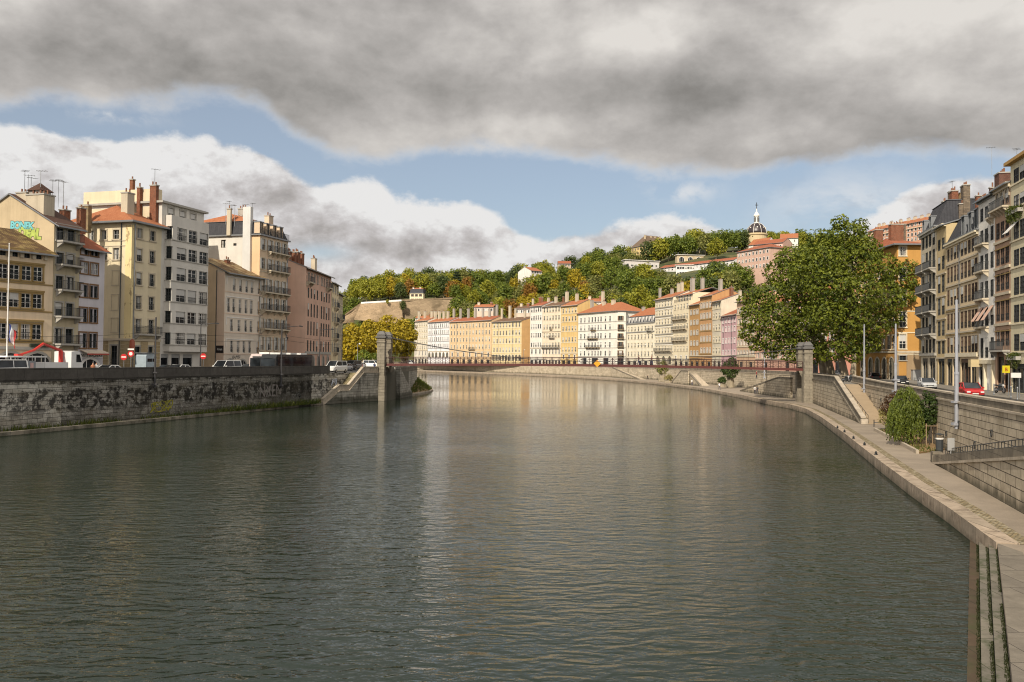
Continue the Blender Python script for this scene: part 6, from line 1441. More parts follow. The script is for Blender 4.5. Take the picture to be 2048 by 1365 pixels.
# ---------------------------------------------------------------- big plane trees by the right pillar
def px_blob(x, y, r, Y, dy=0, sq=.85): p = at(x, y, Y+dy); k = (Y+dy)/F_PX; return (p.x, p.y, p.z, r*k, r*k, r*k*sq)
def plane_tree(label, Y, trunk, blobs, nl, size, leaf, seed, name='plane_tree'):
    R = random.Random(seed); base = at(trunk[0][0], trunk[0][1], Y); r = empty(name, (base.x, base.y, base.z)); tag(r, label, 'tree', None)
    bl = [px_blob(x, y, rr, Y, dy) for x, y, rr, dy in blobs]; q = MB(); T = [at(x, y, Y) for x, y in trunk]; k = Y/F_PX
    limb(q, [T[0]-Vector((0, 0, .6))]+T, 9*k, 4.5*k, 9)
    for b in bl[::2] if len(bl) > 8 else bl: c = Vector(b[:3]); m = T[-1].lerp(c, .5)+Vector((0, 0, -.8)); limb(q, [T[-2].lerp(T[-1], .6), m, c], 4.*k, 1.2*k, 6)
    rel(q, r); q.build('trunk', BARK, r); q = MB(); leaves(q, bl, nl, size, R, .7); rel(q, r); q.build('crown', LV[leaf], r, uv=False); return r
plane_tree('tallest plane tree with the highest crown, right of the bridge pillar', 150, [(1690, 752), (1682, 715), (1676, 680), (1688, 640)],
 [(1690, 470, 32, 0), (1660, 478, 24, -1), (1718, 492, 34, 1), (1655, 520, 42, -2), (1710, 530, 46, -1), (1760, 540, 40, 2), (1800, 556, 34, 3), (1815, 535, 20, 2), (1620, 545, 40, -1), (1660, 575, 48, -3), (1715, 590, 50, -4), (1768, 600, 42, 0), (1805, 590, 26, 2), (1700, 640, 44, -4), (1745, 655, 34, -2), (1650, 630, 42, -4), (1690, 685, 30, -3), (1728, 690, 22, -2), (1785, 640, 20, 1), (1680, 445, 18, 0), (1720, 452, 18, 1), (1740, 500, 26, 1), (1822, 570, 14, 2), (1660, 702, 26, -3), (1705, 706, 24, -3), (1745, 690, 20, -1), (1640, 480, 26, 0), (1612, 510, 26, 0)], 27000, .26, 'plane', 1)
plane_tree('broad plane tree whose left lobes hang over the bridge end', 158, [(1664, 752), (1655, 715), (1645, 680), (1620, 650)],
 [(1590, 520, 36, 1), (1562, 548, 36, 0), (1600, 575, 46, -2), (1545, 590, 36, 0), (1520, 610, 30, 1), (1503, 590, 18, 1), (1510, 640, 30, 0), (1555, 640, 40, -2), (1605, 640, 44, -3), (1500, 668, 22, 0), (1535, 680, 24, -1), (1580, 690, 26, -2), (1625, 690, 28, -2), (1492, 625, 14, 1), (1620, 600, 40, -2), (1640, 560, 36, 1), (1545, 702, 20, -1), (1585, 708, 24, -2), (1625, 710, 24, -2), (1512, 690, 16, 0), (1486, 600, 12, 1), (1570, 520, 24, 1)], 20000, .26, 'plane', 2)
plane_tree('slim-trunked plane tree leaning left behind the right bridge pillar', 172, [(1648, 748), (1642, 715), (1632, 690), (1622, 670)], [(1600, 655, 40, 3), (1640, 640, 44, 3), (1660, 610, 40, 4), (1570, 665, 26, 3)], 2600, .36, 'plane', 3)
plane_tree('plane tree deepest in the group, trunk in the shade of the others', 190, [(1708, 748), (1712, 710), (1720, 690), (1722, 670)], [(1715, 650, 40, 4), (1740, 620, 36, 4), (1690, 640, 40, 4), (1770, 660, 20, 3), (1700, 600, 36, 4)], 2600, .38, 'plane', 4)
# golden planes on the left bank
for k, (x, y0, xs, s_, Y, lb) in enumerate([(705, 648, 34, 'a', 262, 'golden plane tree leftmost, beside the last grey house'), (742, 640, 32, 'b', 276, 'golden plane tree behind the left bridge pillar, second of the row'), (778, 632, 34, 'c', 290, 'golden plane tree rising over the pillar cap'), (808, 634, 26, 'd', 304, 'golden plane tree at the river end of the row, touching the far houses')]):
    w = xs; plane_tree(lb, Y, [(x, 728), (x+1, 712), (x-1, 700), (x+2, 686)], [(x, y0+22, w*.7, 0), (x-w*.5, y0+38, w*.6, 0), (x+w*.5, y0+36, w*.6, -1), (x-w*.3, y0+58, w*.6, -2), (x+w*.35, y0+60, w*.55, -1), (x, y0+46, w*.7, -2), (x-w*.7, y0+62, w*.45, 0), (x+w*.1, y0+76, w*.45, -1), (x-w*.1, y0+12, w*.45, 1)], 4200, .42, 'yellow', 40+k)
for x, y, Y, s, lb in ((728, 712, 240, 13, 'low green bush on the left bank under the golden trees'), (747, 716, 245, 12, 'green bush just left of the left bridge pillar')):
    plane_tree(lb, Y, [(x, 728), (x, 724), (x, 720), (x, 716)], [(x, y, s, 0), (x-8, y+4, s*.7, 0), (x+8, y+3, s*.7, 0)], 700, .28, 'green', 7, 'bush')
# small trees of the lower quay
def quay_tree(label, x, yb, yt, w, leaf, n, size, name='young_tree', Y=225):
    h = (yb-yt); bl = [(x, yt+h*.3, w*.42, 0), (x-w*.25, yt+h*.45, w*.34, 0), (x+w*.25, yt+h*.42, w*.34, 0), (x, yt+h*.55, w*.42, -.5), (x+w*.1, yt+h*.15, w*.26, 0)]
    o = plane_tree(label, Y, [(x, yb), (x+.3, yb-h*.2), (x-.2, yb-h*.3), (x, yb-h*.45)], bl, n, size, leaf, int(x), name); return o
quay_tree('dark bushy tree on the far lower quay in front of the bridge', 1461, 771, 714, 34, 'shrub', 3600, .2)
quay_tree('smaller thin tree on the far quay right of the diamond sign', 1325, 760, 719, 24, 'olive', 1100, .24, Y=285)
quay_tree('round dark bush left of the bushy quay tree', 1444, 770, 755, 16, 'shrub', 700, .2, 'bush', 222)
quay_tree('low golden bush on the far quay below the thin tree', 1337, 762, 752, 15, 'tan', 400, .24, 'bush', 270)
# willow, staked tree and maroon shrub in the bed
wb = onz(1815, 888, .82); R = random.Random(9); r = empty('weeping_willow', (wb.x, wb.y, .8)); tag(r, 'weeping willow with hanging yellow-green strands on the lower quay', 'tree'); kx = wb.y/F_PX
q = MB(); limb(q, [(0, 0, -.2), (.05, 0, 1.4), (-.1, 0, 2.6), (.1, .1, 3.4)], .16, .07)
for k in range(7): t = k*.9; limb(q, [(0, 0, 2.4), (math.cos(t)*.6, math.sin(t)*.5, 3.7+.3*(k % 2)), (math.cos(t)*1.2, math.sin(t)*.9, 3.6)], .06, .02, 5)
q.build('trunk', BARKD, r); q = MB()
for k in range(620):
    t = R.random()*6.28; rr = R.random()**.55; ax, ay = 1.62*rr*math.cos(t), 1.25*rr*math.sin(t); top = 4.55-1.5*rr**2+R.uniform(-.25, .15)+.3*math.sin(t*3); L = R.uniform(.5, 1.)*(top-.15*R.random()-.1); sway = R.uniform(-.12, .12); p = Vector((ax*.82, ay*.82, top)); nseg = max(4, int(L/.16)); ph = R.random()*6
    for i in range(nseg):
        f = i/nseg; c = Vector((ax*(.82+.25*f**.5)+sway*f+.03*math.sin(ph+i), ay*(.82+.25*f**.5)+.03*math.cos(ph+i*1.3), top-L*f)); a = R.random()*6.28; d = Vector((math.cos(a), math.sin(a), 0))*.055; v = Vector((d.y*.8, -d.x*.8, -.2)); q.face([c, c+d+v*.5, c+v, c-d+v*.5])
q.build('crown', LV['willow'], r, uv=False)
tb = onz(1859, 890, .82); r = empty('young_tree', (tb.x, tb.y, .8)); tag(r, 'round dark green young tree held by wooden stakes right of the willow', 'tree'); R = random.Random(12)
q = MB(); limb(q, [(0, 0, -.1), (.03, 0, 1.6), (0, .03, 2.7), (0, 0, 3.4)], .06, .03, 6); q.build('trunk', BARKD, r)
q = MB(); leaves(q, [(0, 0, 3.1, .85, .85, .8), (-.5, 0, 2.5, .6, .6, .6), (.5, .1, 2.6, .62, .62, .6), (0, .2, 2.1, .75, .7, .5), (.1, -.1, 3.75, .5, .5, .45), (-.25, 0, 4.1, .3, .3, .3)], 2300, .1, R); q.build('crown', LV['shrub'], r, uv=False)
WOOD = plain('weathered_wood', (.28, .2, .12), .85, var=.25); q = MB()
for sx, sy in ((-.45, -.4), (.45, -.4), (-.45, .4), (.45, .4)): q.tube((sx, sy, -.1), (sx, sy, 1.75), .045, n=6)
for z in (1.55,):
    for a, c in (((-.45, -.4), (.45, -.4)), ((-.45, .4), (.45, .4)), ((-.45, -.4), (-.45, .4)), ((.45, -.4), (.45, .4))): q.tube((*a, z), (*c, z), .035, n=5)
st_ = q.build('tree_stakes', WOOD, None, (tb.x, tb.y, .82)); tag(st_, 'square frame of wooden stakes round the young tree trunk', 'stakes')
sb_ = onz(1779, 868, .82); r = empty('shrub', (sb_.x, sb_.y, .8)); tag(r, 'maroon-leaved tall shrub left of the weeping willow', 'shrub'); R = random.Random(14)
q = MB(); [limb(q, [(0, 0, -.1), (.2*i, .1*i, 1.3), (.35*i, .1, 2.6)], .04, .015, 5) for i in (-1, 0, 1)]; q.build('stem', BARKD, r)
q = MB(); leaves(q, [(.3, .2, 3.1, .75, .7, .6), (-.2, 0, 2.5, .7, .6, .6), (.3, 0, 1.9, .6, .6, .7), (.75, .2, 3.6, .5, .5, .45)], 1300, .1, R); q.build('foliage', LV['red'], r, uv=False)
sb_ = onz(1772, 858, .82); r = empty('shrub', (sb_.x, sb_.y, .8)); tag(r, 'low grey-pink flowering shrub at the far end of the planted bed', 'shrub'); q = MB(); [limb(q, [(0, 0, -.1), (.2*i, .1*i, .9)], .03, .012, 5) for i in (-1, 0, 1)]; q.build('stem', BARKD, r)
q = MB(); leaves(q, [(0, 0, 1., .8, .6, .6), (.5, .1, .6, .6, .5, .5), (-.3, .1, 1.7, .4, .4, .4)], 800, .1, R); q.build('foliage', LV['tan'], r, uv=False)
# grass: foot of the left wall, slope upstream of the pillar, planted bed
R = random.Random(21); sp = []
for k in range(5200):
    Y = R.uniform(70, 136); d = R.random(); x = LX(Y)
    if mnoise.noise((Y*.15, 3, 0))+.35*(Y-95)/40 < R.uniform(-.2, .4): continue
    sp.append((x-.95*.35-.75*R.random(), Y+.3, .34, (.15+.6*R.random()**2)*(1.3 if Y > 112 else .8), .05))
tufts('grass', sp, GRASS); sp = []
A = Vector((-20.6, 178)); C = Vector((-20.2, 208))
ring = [(-21, 176), (-19.6, 184), (-18.2, 196), (-18.4, 206), (-20, 212), (-23.5, 216)]
for k in range(6000):
    i = R.randrange(5); t = R.random(); w = R.random()**.8; x = ring[i][0]+(ring[i+1][0]-ring[i][0])*t; y = ring[i][1]+(ring[i+1][1]-ring[i][1])*t; sp.append((x-4.5*w-.3, y, .1+3.1*w, .25+.55*R.random(), .1))
tufts('grass', sp, GRASS); sp = []
q = MB(); ring = [(-21, 176), (-19.6, 184), (-18.2, 196), (-18.4, 206), (-20, 212), (-23.5, 216)]
for i in range(len(ring)-1): q.face([(*ring[i], .1), (*ring[i+1], .1), (ring[i+1][0]-4.5, ring[i+1][1], 3.2), (ring[i][0]-4.5, ring[i][1], 3.2)])
structure(q.build('bank_slope', SOIL)); q = MB(); wallstrip(q, ring, -1, .32, .7); structure(q.build('bank_kerb', COPE))
for k in range(500): t = R.random(); p = Vector(bp2[0]).lerp(Vector(bp2[2]), t)+Vector((R.uniform(.1, 1.6), R.uniform(-.2, .4))); sp.append((p.x, p.y, .8, .1+.2*R.random(), .03))
tufts('grass', sp, GRASS)
for lf in protos:
    for k, o in enumerate(protos[lf]):
        if (lf, k) not in used:
            for c in list(o.children): bpy.data.objects.remove(c)
            bpy.data.objects.remove(o)
# ---------------------------------------------------------------- vehicles
PAINT = paintm('car_paint'); TYRE = plain('tyre', (.012, .012, .012), .85, var=0); RIM = plain('rim', (.35, .35, .36), .35, .8, var=0); LAMP = plain('lamp_glass', (.6, .6, .58), .15, var=0); RLAMP = plain('rear_lamp', (.3, .01, .01), .2, var=0)
PLATE = plain('number_plate', (.6, .6, .55), .5, var=0); CARG = glassm('car_glass', (.01, .012, .014), .06)
def car_proto(name, L, W, H, kind):
    r = empty(name, (0, 0, 0)); w = W/2
    if kind == 'hatch': sec = [(-L/2, .38, .62, .9), (-L/2+.25, .3, .82, .97), (-L/2+1.15, .28, .95, 1), (-L/2+2.9, .28, 1.0, 1), (L/2-.35, .28, .98, .98), (L/2, .38, .8, .92)]; cab = [(-L/2+.95, .93), (-L/2+1.85, H), (L/2-.75, H-.04), (L/2-.12, .97)]
    elif kind == 'sedan': sec = [(-L/2, .38, .62, .9), (-L/2+.3, .3, .8, .97), (-L/2+1.25, .28, .93, 1), (-L/2+3., .28, .98, 1), (L/2-.4, .28, .97, .98), (L/2, .38, .86, .92)]; cab = [(-L/2+1.1, .92), (-L/2+2.0, H), (L/2-1.35, H-.03), (L/2-.55, .96)]
    else: sec = [(-L/2, .4, .9, .9), (-L/2+.25, .3, 1.1, .97), (-L/2+.8, .3, 1.2, 1), (L/2-.9, .3, 1.25, 1), (L/2-.1, .3, 1.25, 1), (L/2, .4, 1.2, .97)]; cab = [(-L/2+.7, 1.18), (-L/2+1.5, H), (L/2-.1, H), (L/2-.02, 1.2)]
    q = MB(); rings = []
    for x, z0, z1, f in sec:
        i = len(q.v); y = w*f
        q.v += [(x, -y*.92, z0), (x, -y, z0+.2), (x, -y, z1-.14), (x, -y*.9, z1), (x, y*.9, z1), (x, y, z1-.14), (x, y, z0+.2), (x, y*.92, z0)]; rings.append(i)
    for a, c in zip(rings, rings[1:]):
        for k in range(8): m = (k+1) % 8; q.f.append((a+k, a+m, c+m, c+k)); q.m.append(0)
    q.f.append(tuple(rings[0]+k for k in range(8))); q.m.append(0); q.f.append(tuple(rings[-1]+k for k in reversed(range(8)))); q.m.append(0)
    t = .78; (xa, za), (xb, zb), (xc, zc), (xd, zd) = cab; lo, hi = w*.89, w*t
    q.face([(xb, -hi, zb), (xc, -hi, zc), (xc, hi, zc), (xb, hi, zb)]); q.face([(xb, -hi, zb+.001), (xc, -hi, zc+.001), (xc, hi, zc+.001), (xb, hi, zb+.001)][::-1])
    P_ = lambda x, y, z: Vector((x, y, z))
    for s in (-1, 1):      # pillars
        for (x0, z0), (x1, z1), wd in ((cab[0], cab[1], .09), (cab[3], cab[2], .13)): q.tube((x0, s*lo, z0-.03), (x1, s*hi, z1-.03), wd*.6, wd*.5, 5)
        xm = (xb+xc)/2; q.tube((xm, s*lo, .95), (xm, s*hi, zb-.03), .05, n=5); q.tube((xb, s*hi, zb-.02), (xc, s*hi, zc-.02), .05, n=5)
    q.box(-L/2+.02, L/2-.02, -w*.86, w*.86, .2, .34, 1)
    bo = q.build('body', [PAINT, TYRE], r, smooth=False)
    q = MB(); o = .012
    q.face([(xa, -lo, za), (xa, lo, za), (xb, hi, zb-o), (xb, -hi, zb-o)]); q.face([(xd, lo, zd), (xd, -lo, zd), (xc, -hi, zc-o), (xc, hi, zc-o)])
    for s in (-1, 1): q.face([(xa, s*lo, za), (xb, s*hi, zb-o), (xc, s*hi, zc-o), (xd, s*lo, zd)])
    q.build('window', CARG, r)
    for x in (-L/2+.78, L/2-.75):
        for s in (-1, 1):
            q = MB(); q.tube((x, s*(w-.2), .31), (x, s*(w+.012), .31), .31, n=14); o_ = q.build('wheel', TYRE, r); q = MB(); q.tube((x, s*(w+.005), .31), (x, s*(w+.024), .31), .19, n=10); q.build('rim', RIM, o_)
    for s in (-1, 1):
        zz = sec[0][2]; q = MB(); q.box(-L/2-.015, -L/2+.2, min(s*w*.5, s*w*.86), max(s*w*.5, s*w*.86), zz-.08, zz+.06); q.build('headlight', LAMP, r)
        zz = sec[-1][2]; q = MB(); q.box(L/2-.12, L/2+.012, min(s*w*.66, s*w*.88), max(s*w*.66, s*w*.88), zz-.2, zz+.02); q.build('tail_light', RLAMP, r)
        q = MB(); q.box(xa+.25, xa+.42, min(s*w, s*(w+.17)), max(s*w, s*(w+.17)), za-.02, za+.13); q.build('mirror', PAINT, r)
    q = MB(); q.box(-L/2-.02, -L/2+.02, -.26, .26, .4, .51); q.build('number_plate', PLATE, r)
    return r
CP = {'hatch': car_proto('parked_car', 3.9, 1.7, 1.45, 'hatch'), 'sedan': car_proto('parked_car', 4.4, 1.75, 1.43, 'sedan'), 'van': car_proto('parked_van', 4.8, 1.9, 2.0, 'van')}
usedc = set()
CARCOL = {'red': (.42, .012, .012), 'silver': (.42, .43, .44), 'black': (.012, .013, .015), 'white': (.72, .72, .70), 'grey': (.14, .145, .15), 'blue': (.03, .07, .22), 'dkblue': (.015, .025, .07), 'green': (.05, .12, .08)}
def car(kind, col, x, y, z, head, label, group=None):
    if kind not in usedc: o = CP[kind]; usedc.add(kind)
    else: o = copy_tree(CP[kind])
    o.location = (x, y, z); o.rotation_euler.z = head
    for c in o.children: c.color = (*CARCOL[col], 1)
    tag(o, label, 'van' if kind == 'van' else 'car', group); return o
hr = math.atan2(1, .269)   # bonnet points to local -x: heading hr faces the camera down the right street
def rcar(px, py, kind, col, label, z=4.215, head=hr, yo=0):
    p = onz(px, py, z); return car(kind, col, p.x, p.y, z, head, label)
rcar(1941, 796, 'hatch', 'red', 'red hatchback driving towards the viewer on the right street')
rcar(1854, 779.5, 'hatch', 'silver', 'silver hatchback driving behind the red car on the right street')
rcar(1801, 771, 'sedan', 'black', 'black car between two grey lamp poles below the orange house')
rcar(1749, 761.5, 'hatch', 'black', 'dark hatchback seen from behind near the plane tree trunks', z=4.3, head=hr+math.pi)
for i, (px, Y, col, lb) in enumerate([(1668, 176, 'silver', 'silver car glimpsed between the two middle plane trunks'), (1650, 182, 'white', 'white car parked left of the thick plane trunk'), (1683, 186, 'dkblue', 'dark blue car half hidden by the right plane trunk')]):
    p = at(px, 745, Y); car('hatch', col, p.x, p.y, 4.45, hr, lb)
# left street
hl = math.atan2(uL.y, uL.x)
def lcar(px, off, kind, col, label, rev=0):
    p = onwall(px, 720, LA-nL*off, LB-nL*off); return car(kind, col, p.x, p.y, ZL+.01, hl+(math.pi if rev else 0), label)
lcar(216, 6, 'sedan', 'white', 'white car roof showing over the parapet in front of the corner house')
lcar(334, 8, 'hatch', 'black', 'dark car roof over the parapet before the modernist block')
lcar(356, 6, 'hatch', 'white', 'white car roof just right of the tall dark pole')
lcar(452, 7, 'van', 'white', 'white delivery van before the low house with arches')
lcar(497, 4, 'hatch', 'grey', 'grey car parked in front of the second street arch')
lcar(592, 9, 'hatch', 'white', 'white car at the nose of the black bus', 1)
lcar(672, 8.5, 'van', 'white', 'white van parked at the top of the river stairs')
for i, (px, Y, k, c, lb) in enumerate([(690, 170, 'hatch', 'silver', 'silver car first behind the white van on the left quay'), (699, 180, 'hatch', 'black', 'black car second behind the white van on the left quay'), (706, 188, 'van', 'grey', 'grey van third in the queue on the left quay'), (712, 200, 'hatch', 'red', 'red car in the queue on the left quay'), (720, 214, 'hatch', 'white', 'white car last in the queue on the left quay')]):
    p = at(px, 728, Y); car(k, c, p.x, p.y, ZL+.01, hl, lb)
p = at(745, 722, 236); car('van', 'white', p.x, p.y, ZL+.01, hl+1.4, 'white van parked sideways left of the left bridge pillar'); p = at(820, 722, 330); car('van', 'white', p.x, p.y, 4.9, hl+1.2, 'white van under the golden trees right of the pillar')
# cars parked along the far quay
fr = offs(U2, 6.0); k = 0
FC = [(842, 'white'), (905, 'grey'), (931, 'blue'), (948, 'black'), (985, 'red'), (1024, 'silver'), (1060, 'black'), (1078, 'grey'), (1110, 'silver'), (1140, 'white'), (1166, 'black'), (1210, 'silver'), (1226, 'red'), (1243, 'grey'), (1263, 'black'), (1296, 'blue'), (1318, 'white'), (1342, 'silver'), (1368, 'grey'), (1392, 'white'), (1412, 'black'), (1440, 'white')]
DES = [(855, 'slim balcony house'), (898, 'broad white house'), (983, 'wide pale orange house'), (1060, 'house with the orange flank'), (1084, 'plain tall white house'), (1122, 'cream house with long balconies'), (1155, 'sunny yellow house'), (1233, 'white corner house'), (1252, 'chamfered corner bay'), (1309, 'dormer house'), (1346, 'banded cream house'), (1378, 'highest cream house'), (1399, 'mustard house'), (1424, 'golden-brown house'), (1445, 'narrow stone house')]
for px, c in FC:
    for i in range(4, len(fr)-1):
        A, C = Vector(fr[i]), Vector(fr[i+1]); pa, pc = topx((*A, 5))[0], topx((*C, 5))[0]
        if pc <= px <= pa:
            p = onwall(px, 720, A, C); d = (C-A).normalized(); car('hatch', c, p.x, p.y, 4.42, math.atan2(d.y, d.x), f"small {'dark blue' if c == 'dkblue' else c} car parked on the far quay before the {next(t for x, t in DES if px <= x)}", 'cars parked along the far quay'); break
# buses
def bus(px, off, L, col, label, H=2.95, head=0, band=None):
    p = onwall(px, 715, LA-nL*off, LB-nL*off); r = empty('city_bus', (p.x, p.y, ZL+.01), hl+head); tag(r, label, 'bus'); w = 1.25
    pr = [(-L/2+.25, .35), (L/2, .35), (L/2, H-.25), (L/2-.3, H), (-L/2+.5, H), (-L/2, H-.6), (-L/2-.05, 1.0)]
    q = MB(); q.prism(pr, -w, w); q.xf(Matrix.Rotation(rad(90), 4, 'X')); q.build('body', plain('bus_'+label[:9], col, .3, var=.04), r)
    q = MB()
    for s in (-1, 1): q.box(-L/2+.5, L/2-.4, s*(w+.004)-.006, s*(w+.004)+.006, 1.15, H-.4)
    q.face([(-L/2-.07, -w*.9, 1.1), (-L/2-.07, w*.9, 1.1), (-L/2-.02, w*.9, H-.62), (-L/2-.02, -w*.9, H-.62)]); q.box(L/2+.002, L/2+.01, -w*.9, w*.9, 1.1, H-.5); q.build('window', CARG, r)
    for x in (-L/2+1.9, L/2-2.4):
        for s in (-1, 1): q = MB(); q.tube((x, s*(w-.3), .48), (x, s*(w+.02), .48), .48, n=14); q.build('wheel', TYRE, r)
    q = MB()
    for i in range(3): q.box(-L/2+1.8+i*L*.28, -L/2+3.6+i*L*.28, -.8, .8, H+.004, H+.25)
    q.build('roof_unit', WHITE, r)
    q = MB(); q.box(-L/2-.09, -L/2-.05, -.7, .7, H-.56, H-.36); q.build('destination_display', DARKP, r); return r
bus(528, 7.2, 3.6, (.5, .42, .4), 'pale bus with dark windscreen partly hidden behind the black one', 3.0)
bus(575, 9.3, 10.5, (.03, .032, .035), 'long black-sided city bus with white roof units on the left quay', 2.95)
# flatbed truck with red crane
p = onwall(104, 715, LA-nL*4.5, LB-nL*4.5); tk = empty('crane_truck', (p.x, p.y, ZL+.01), hl+math.pi); tag(tk, 'white flatbed truck with folded red loading crane before the palazzo', 'truck')
TW = plain('truck_white', (.7, .7, .69), .35, var=.04); TR = plain('crane_red', (.5, .03, .02), .4, var=.1); TG = plain('truck_grey', (.25, .27, .29), .5, var=.1)
q = MB(); pr = [(-3.2, .6), (-1.5, .6), (-1.5, 2.9), (-2.2, 3.0), (-2.75, 2.85), (-3.15, 1.7)]; q.prism(pr, -1.15, 1.15); q.xf(Matrix.Rotation(rad(90), 4, 'X')); q.build('cab', TW, tk)
q = MB()
for s in (-1, 1): q.face([(-3.0, s*1.16, 1.75), (-2.2, s*1.16, 1.75), (-2.2, s*1.16, 2.6), (-2.68, s*1.16, 2.6)])
q.face([(-3.19, -1, 1.75), (-3.19, 1, 1.75), (-2.82, 1, 2.78), (-2.82, -1, 2.78)]); q.build('window', CARG, tk)
q = MB(); q.box(-1.0, 3.6, -1.2, 1.2, .95, 1.1, 1); q.box(-1.0, 3.6, -1.22, -1.16, 1.1, 1.75); q.box(-1.0, 3.6, 1.16, 1.22, 1.1, 1.75); q.box(3.5, 3.6, -1.159, 1.159, 1.1, 1.75); q.box(-1.45, 3.5, -.4, .4, .6, .94, 1); q.build('flatbed', [TW, TG], tk)
for x in (-2.4, 1.6, 2.7):
    for s in (-1, 1): q = MB(); q.tube((x, s*.8, .48), (x, s*1.16, .48), .48, n=14); q.build('wheel', TYRE, tk)
q = MB(); q.tube((-1.2, 0, .9), (-1.2, 0, 3.0), .22, n=8); q.tube((-1.2, 0, 3.0), (1.2, 0, 3.7), .17, .15, 6); q.tube((1.2, 0, 3.7), (2.4, 0, 3.0), .15, .13, 6); q.tube((2.4, 0, 3.0), (4.2, 0, 2.5), .12, .1, 6); q.box(4.0, 4.7, -.25, .25, 2.2, 2.6); q.build('crane_arm', TR, tk)
p = onwall(34, 715, LA-nL*5, LB-nL*5); tl = empty('site_trailer', (p.x, p.y, ZL+.01), hl); tag(tl, 'grey metal works trailer with pale roof bar left of the crane truck', 'trailer')
q = MB(); q.box(-1.9, 1.3, -1.1, 1.1, .5, 1.9); q.build('body', TG, tl); q = MB(); q.box(-2.3, 2.6, -1.2, 1.2, 2.25, 2.4); [q.tube((x, s*1.1, 1.9 if x < 1.3 else .5), (x, s*1.1, 2.25), .05, n=5) for x in (-1.8, 0, 1.2, 2.5) for s in (-1, 1)]; q.build('roof', TW, tl)
q = MB(); q.box(.6, 1.0, 1.105, 1.12, .9, 1.7); q.box(.6, 1.0, -1.12, -1.105, .9, 1.7); q.build('panel', plain('panel_pink', (.6, .4, .38), .5), tl)
for s in (-1, 1): q = MB(); q.tube((0, s*.8, .38), (0, s*1.14, .38), .38, n=12); q.build('wheel', TYRE, tl)
lcar(3, 6, 'van', 'white', 'white van cut by the left edge behind the flagpole')
p = onwall(292, 715, LA-nL*3, LB-nL*3); kb = empty('kiosk', (p.x, p.y, ZL+.1), hl); tag(kb, 'pale grey-blue shuttered kiosk at the corner house', 'kiosk'); KG = plain('kiosk_grey', (.3, .36, .4), .5)
q = MB(); q.prism([(-.95, 0), (.95, 0), (.95, 2.4), (.75, 2.75), (-.75, 2.75), (-.95, 2.4)], -.8, .8); q.xf(Matrix.Rotation(rad(90), 4, 'X')); q.build('body', KG, kb)
q = MB()
for x in (-.7, -.25, .25): q.box(x, x+.4, -.83, -.803, 1.7, 2.1)
q.build('window', CARG, kb); q = MB(); q.box(-1.05, 1.05, -.95, .9, 2.752, 2.85); q.build('roof', ZINC, kb)
# ---------------------------------------------------------------- signs and poles
def roundsign(px, pyc, off, dia, label, kind):
    p = onwall(px, pyc, LA-nL*off, LB-nL*off); r = empty('traffic_sign', (p.x, p.y, ZL+.1), 0); tag(r, label, 'sign'); z = p.z-ZL-.1
    q = MB(); q.tube((0, .06, 0), (0, .06, z+.35), .04, n=6); q.build('post', ZINC, r)
    q = MB(); q.tube((0, .02, z), (0, -.005, z), dia/2, n=20); f = q.build('sign_face', plain('sign_red', (.5, .015, .015), .4, var=0), r)
    q = MB()
    if kind == 'bar': q.box(-dia*.36, dia*.36, -.012, -.006, z-.07, z+.07)
    else: q.tube((0, -.006, z), (0, -.012, z), dia*.28, n=18); q.box(-dia*.5, dia*.5, -.01, .03, z+dia*.6, z+dia*.85)
    q.build('symbol', WHITE, r); return r
roundsign(247.5, 714.5, 5, .75, 'red no-entry sign with white bar at the corner house', 'bar'); roundsign(261.5, 708, 4.6, .75, 'red and white round sign higher on its pole beside the no-entry sign', 'disc'); roundsign(406.5, 713, 4.5, .8, 'red round sign beside the tan side wall of the low house', 'bar')
sgx = onwall(264, 692, LA-nL*1., LB-nL*1.); q = MB(); q.lathe([(.0, -.9), (.3, -.7), (.36, 0), (.3, .7), (0, .9)], 12); q.xf(Matrix.Diagonal((1, .35, 1, 1)))
o = q.build('shop_sign', plain('sign_orange_red', (.36, .09, .045), .4), None, (sgx.x, sgx.y, sgx.z)); tag(o, 'oval orange-red shop sign projecting from the corner house', 'sign')
def pole(name, label, x, y0, y1, A, Bq, mat, r0=.13, r1=.08, arm=None, out=.18, clamp=True):
    a = onwall(x, y0, A, Bq); b_ = onwall(x, y1, A, Bq); r = empty(name, (a.x, a.y, b_.z)); tag(r, label, 'pole'); h = a.z-b_.z
    q = MB(); q.tube((0, 0, 0), (0, 0, h*.42), r0, r0, 10); q.tube((0, 0, h*.42), (0, 0, h*.44), r0*1.25, r0*1.25, 10); q.tube((0, 0, h*.44), (0, 0, h), r0*.85, r1, 10); q.build('shaft', mat, r)
    if arm:
        q = MB(); q.tube((0, 0, h*.93), (arm[0], arm[1], h*.93+arm[2]), .05, n=5); d = Vector((arm[0], arm[1], 0)).normalized()*.5; q.tube((arm[0], arm[1], h*.93+arm[2]), (arm[0]+d.x, arm[1]+d.y, h*.93+arm[2]-.05), .11, .06, 6); q.build('lamp_arm', mat, r)
    if clamp: q = MB(); q.box(-.32, .32, -.22, .22, .25, .45); q.box(-.32, .32, -.22, .22, h*.2, h*.2+.15); q.build('bracket', mat, r)
    return r
DP = plain('dark_pole', (.045, .043, .045), .5, var=.1); LP_ = plain('light_grey_pole', (.30, .31, .34), .45, var=.12)
Lw0, Lw1 = Vector((LX(60), 60))+nL*1.1, Vector((LX(130), 130))+nL*1.1
pole('tram_pole', 'dark catenary pole clamped to the left quay wall before the corner house', 312, 635, 775, Lw0, Lw1, DP, .11, .09); pole('tram_pole', 'dark catenary pole with lamp arm on the left quay wall before the black bus', 564, 646, 776, Lw0, Lw1, DP, .12, .1, (2.3, .9, .25))
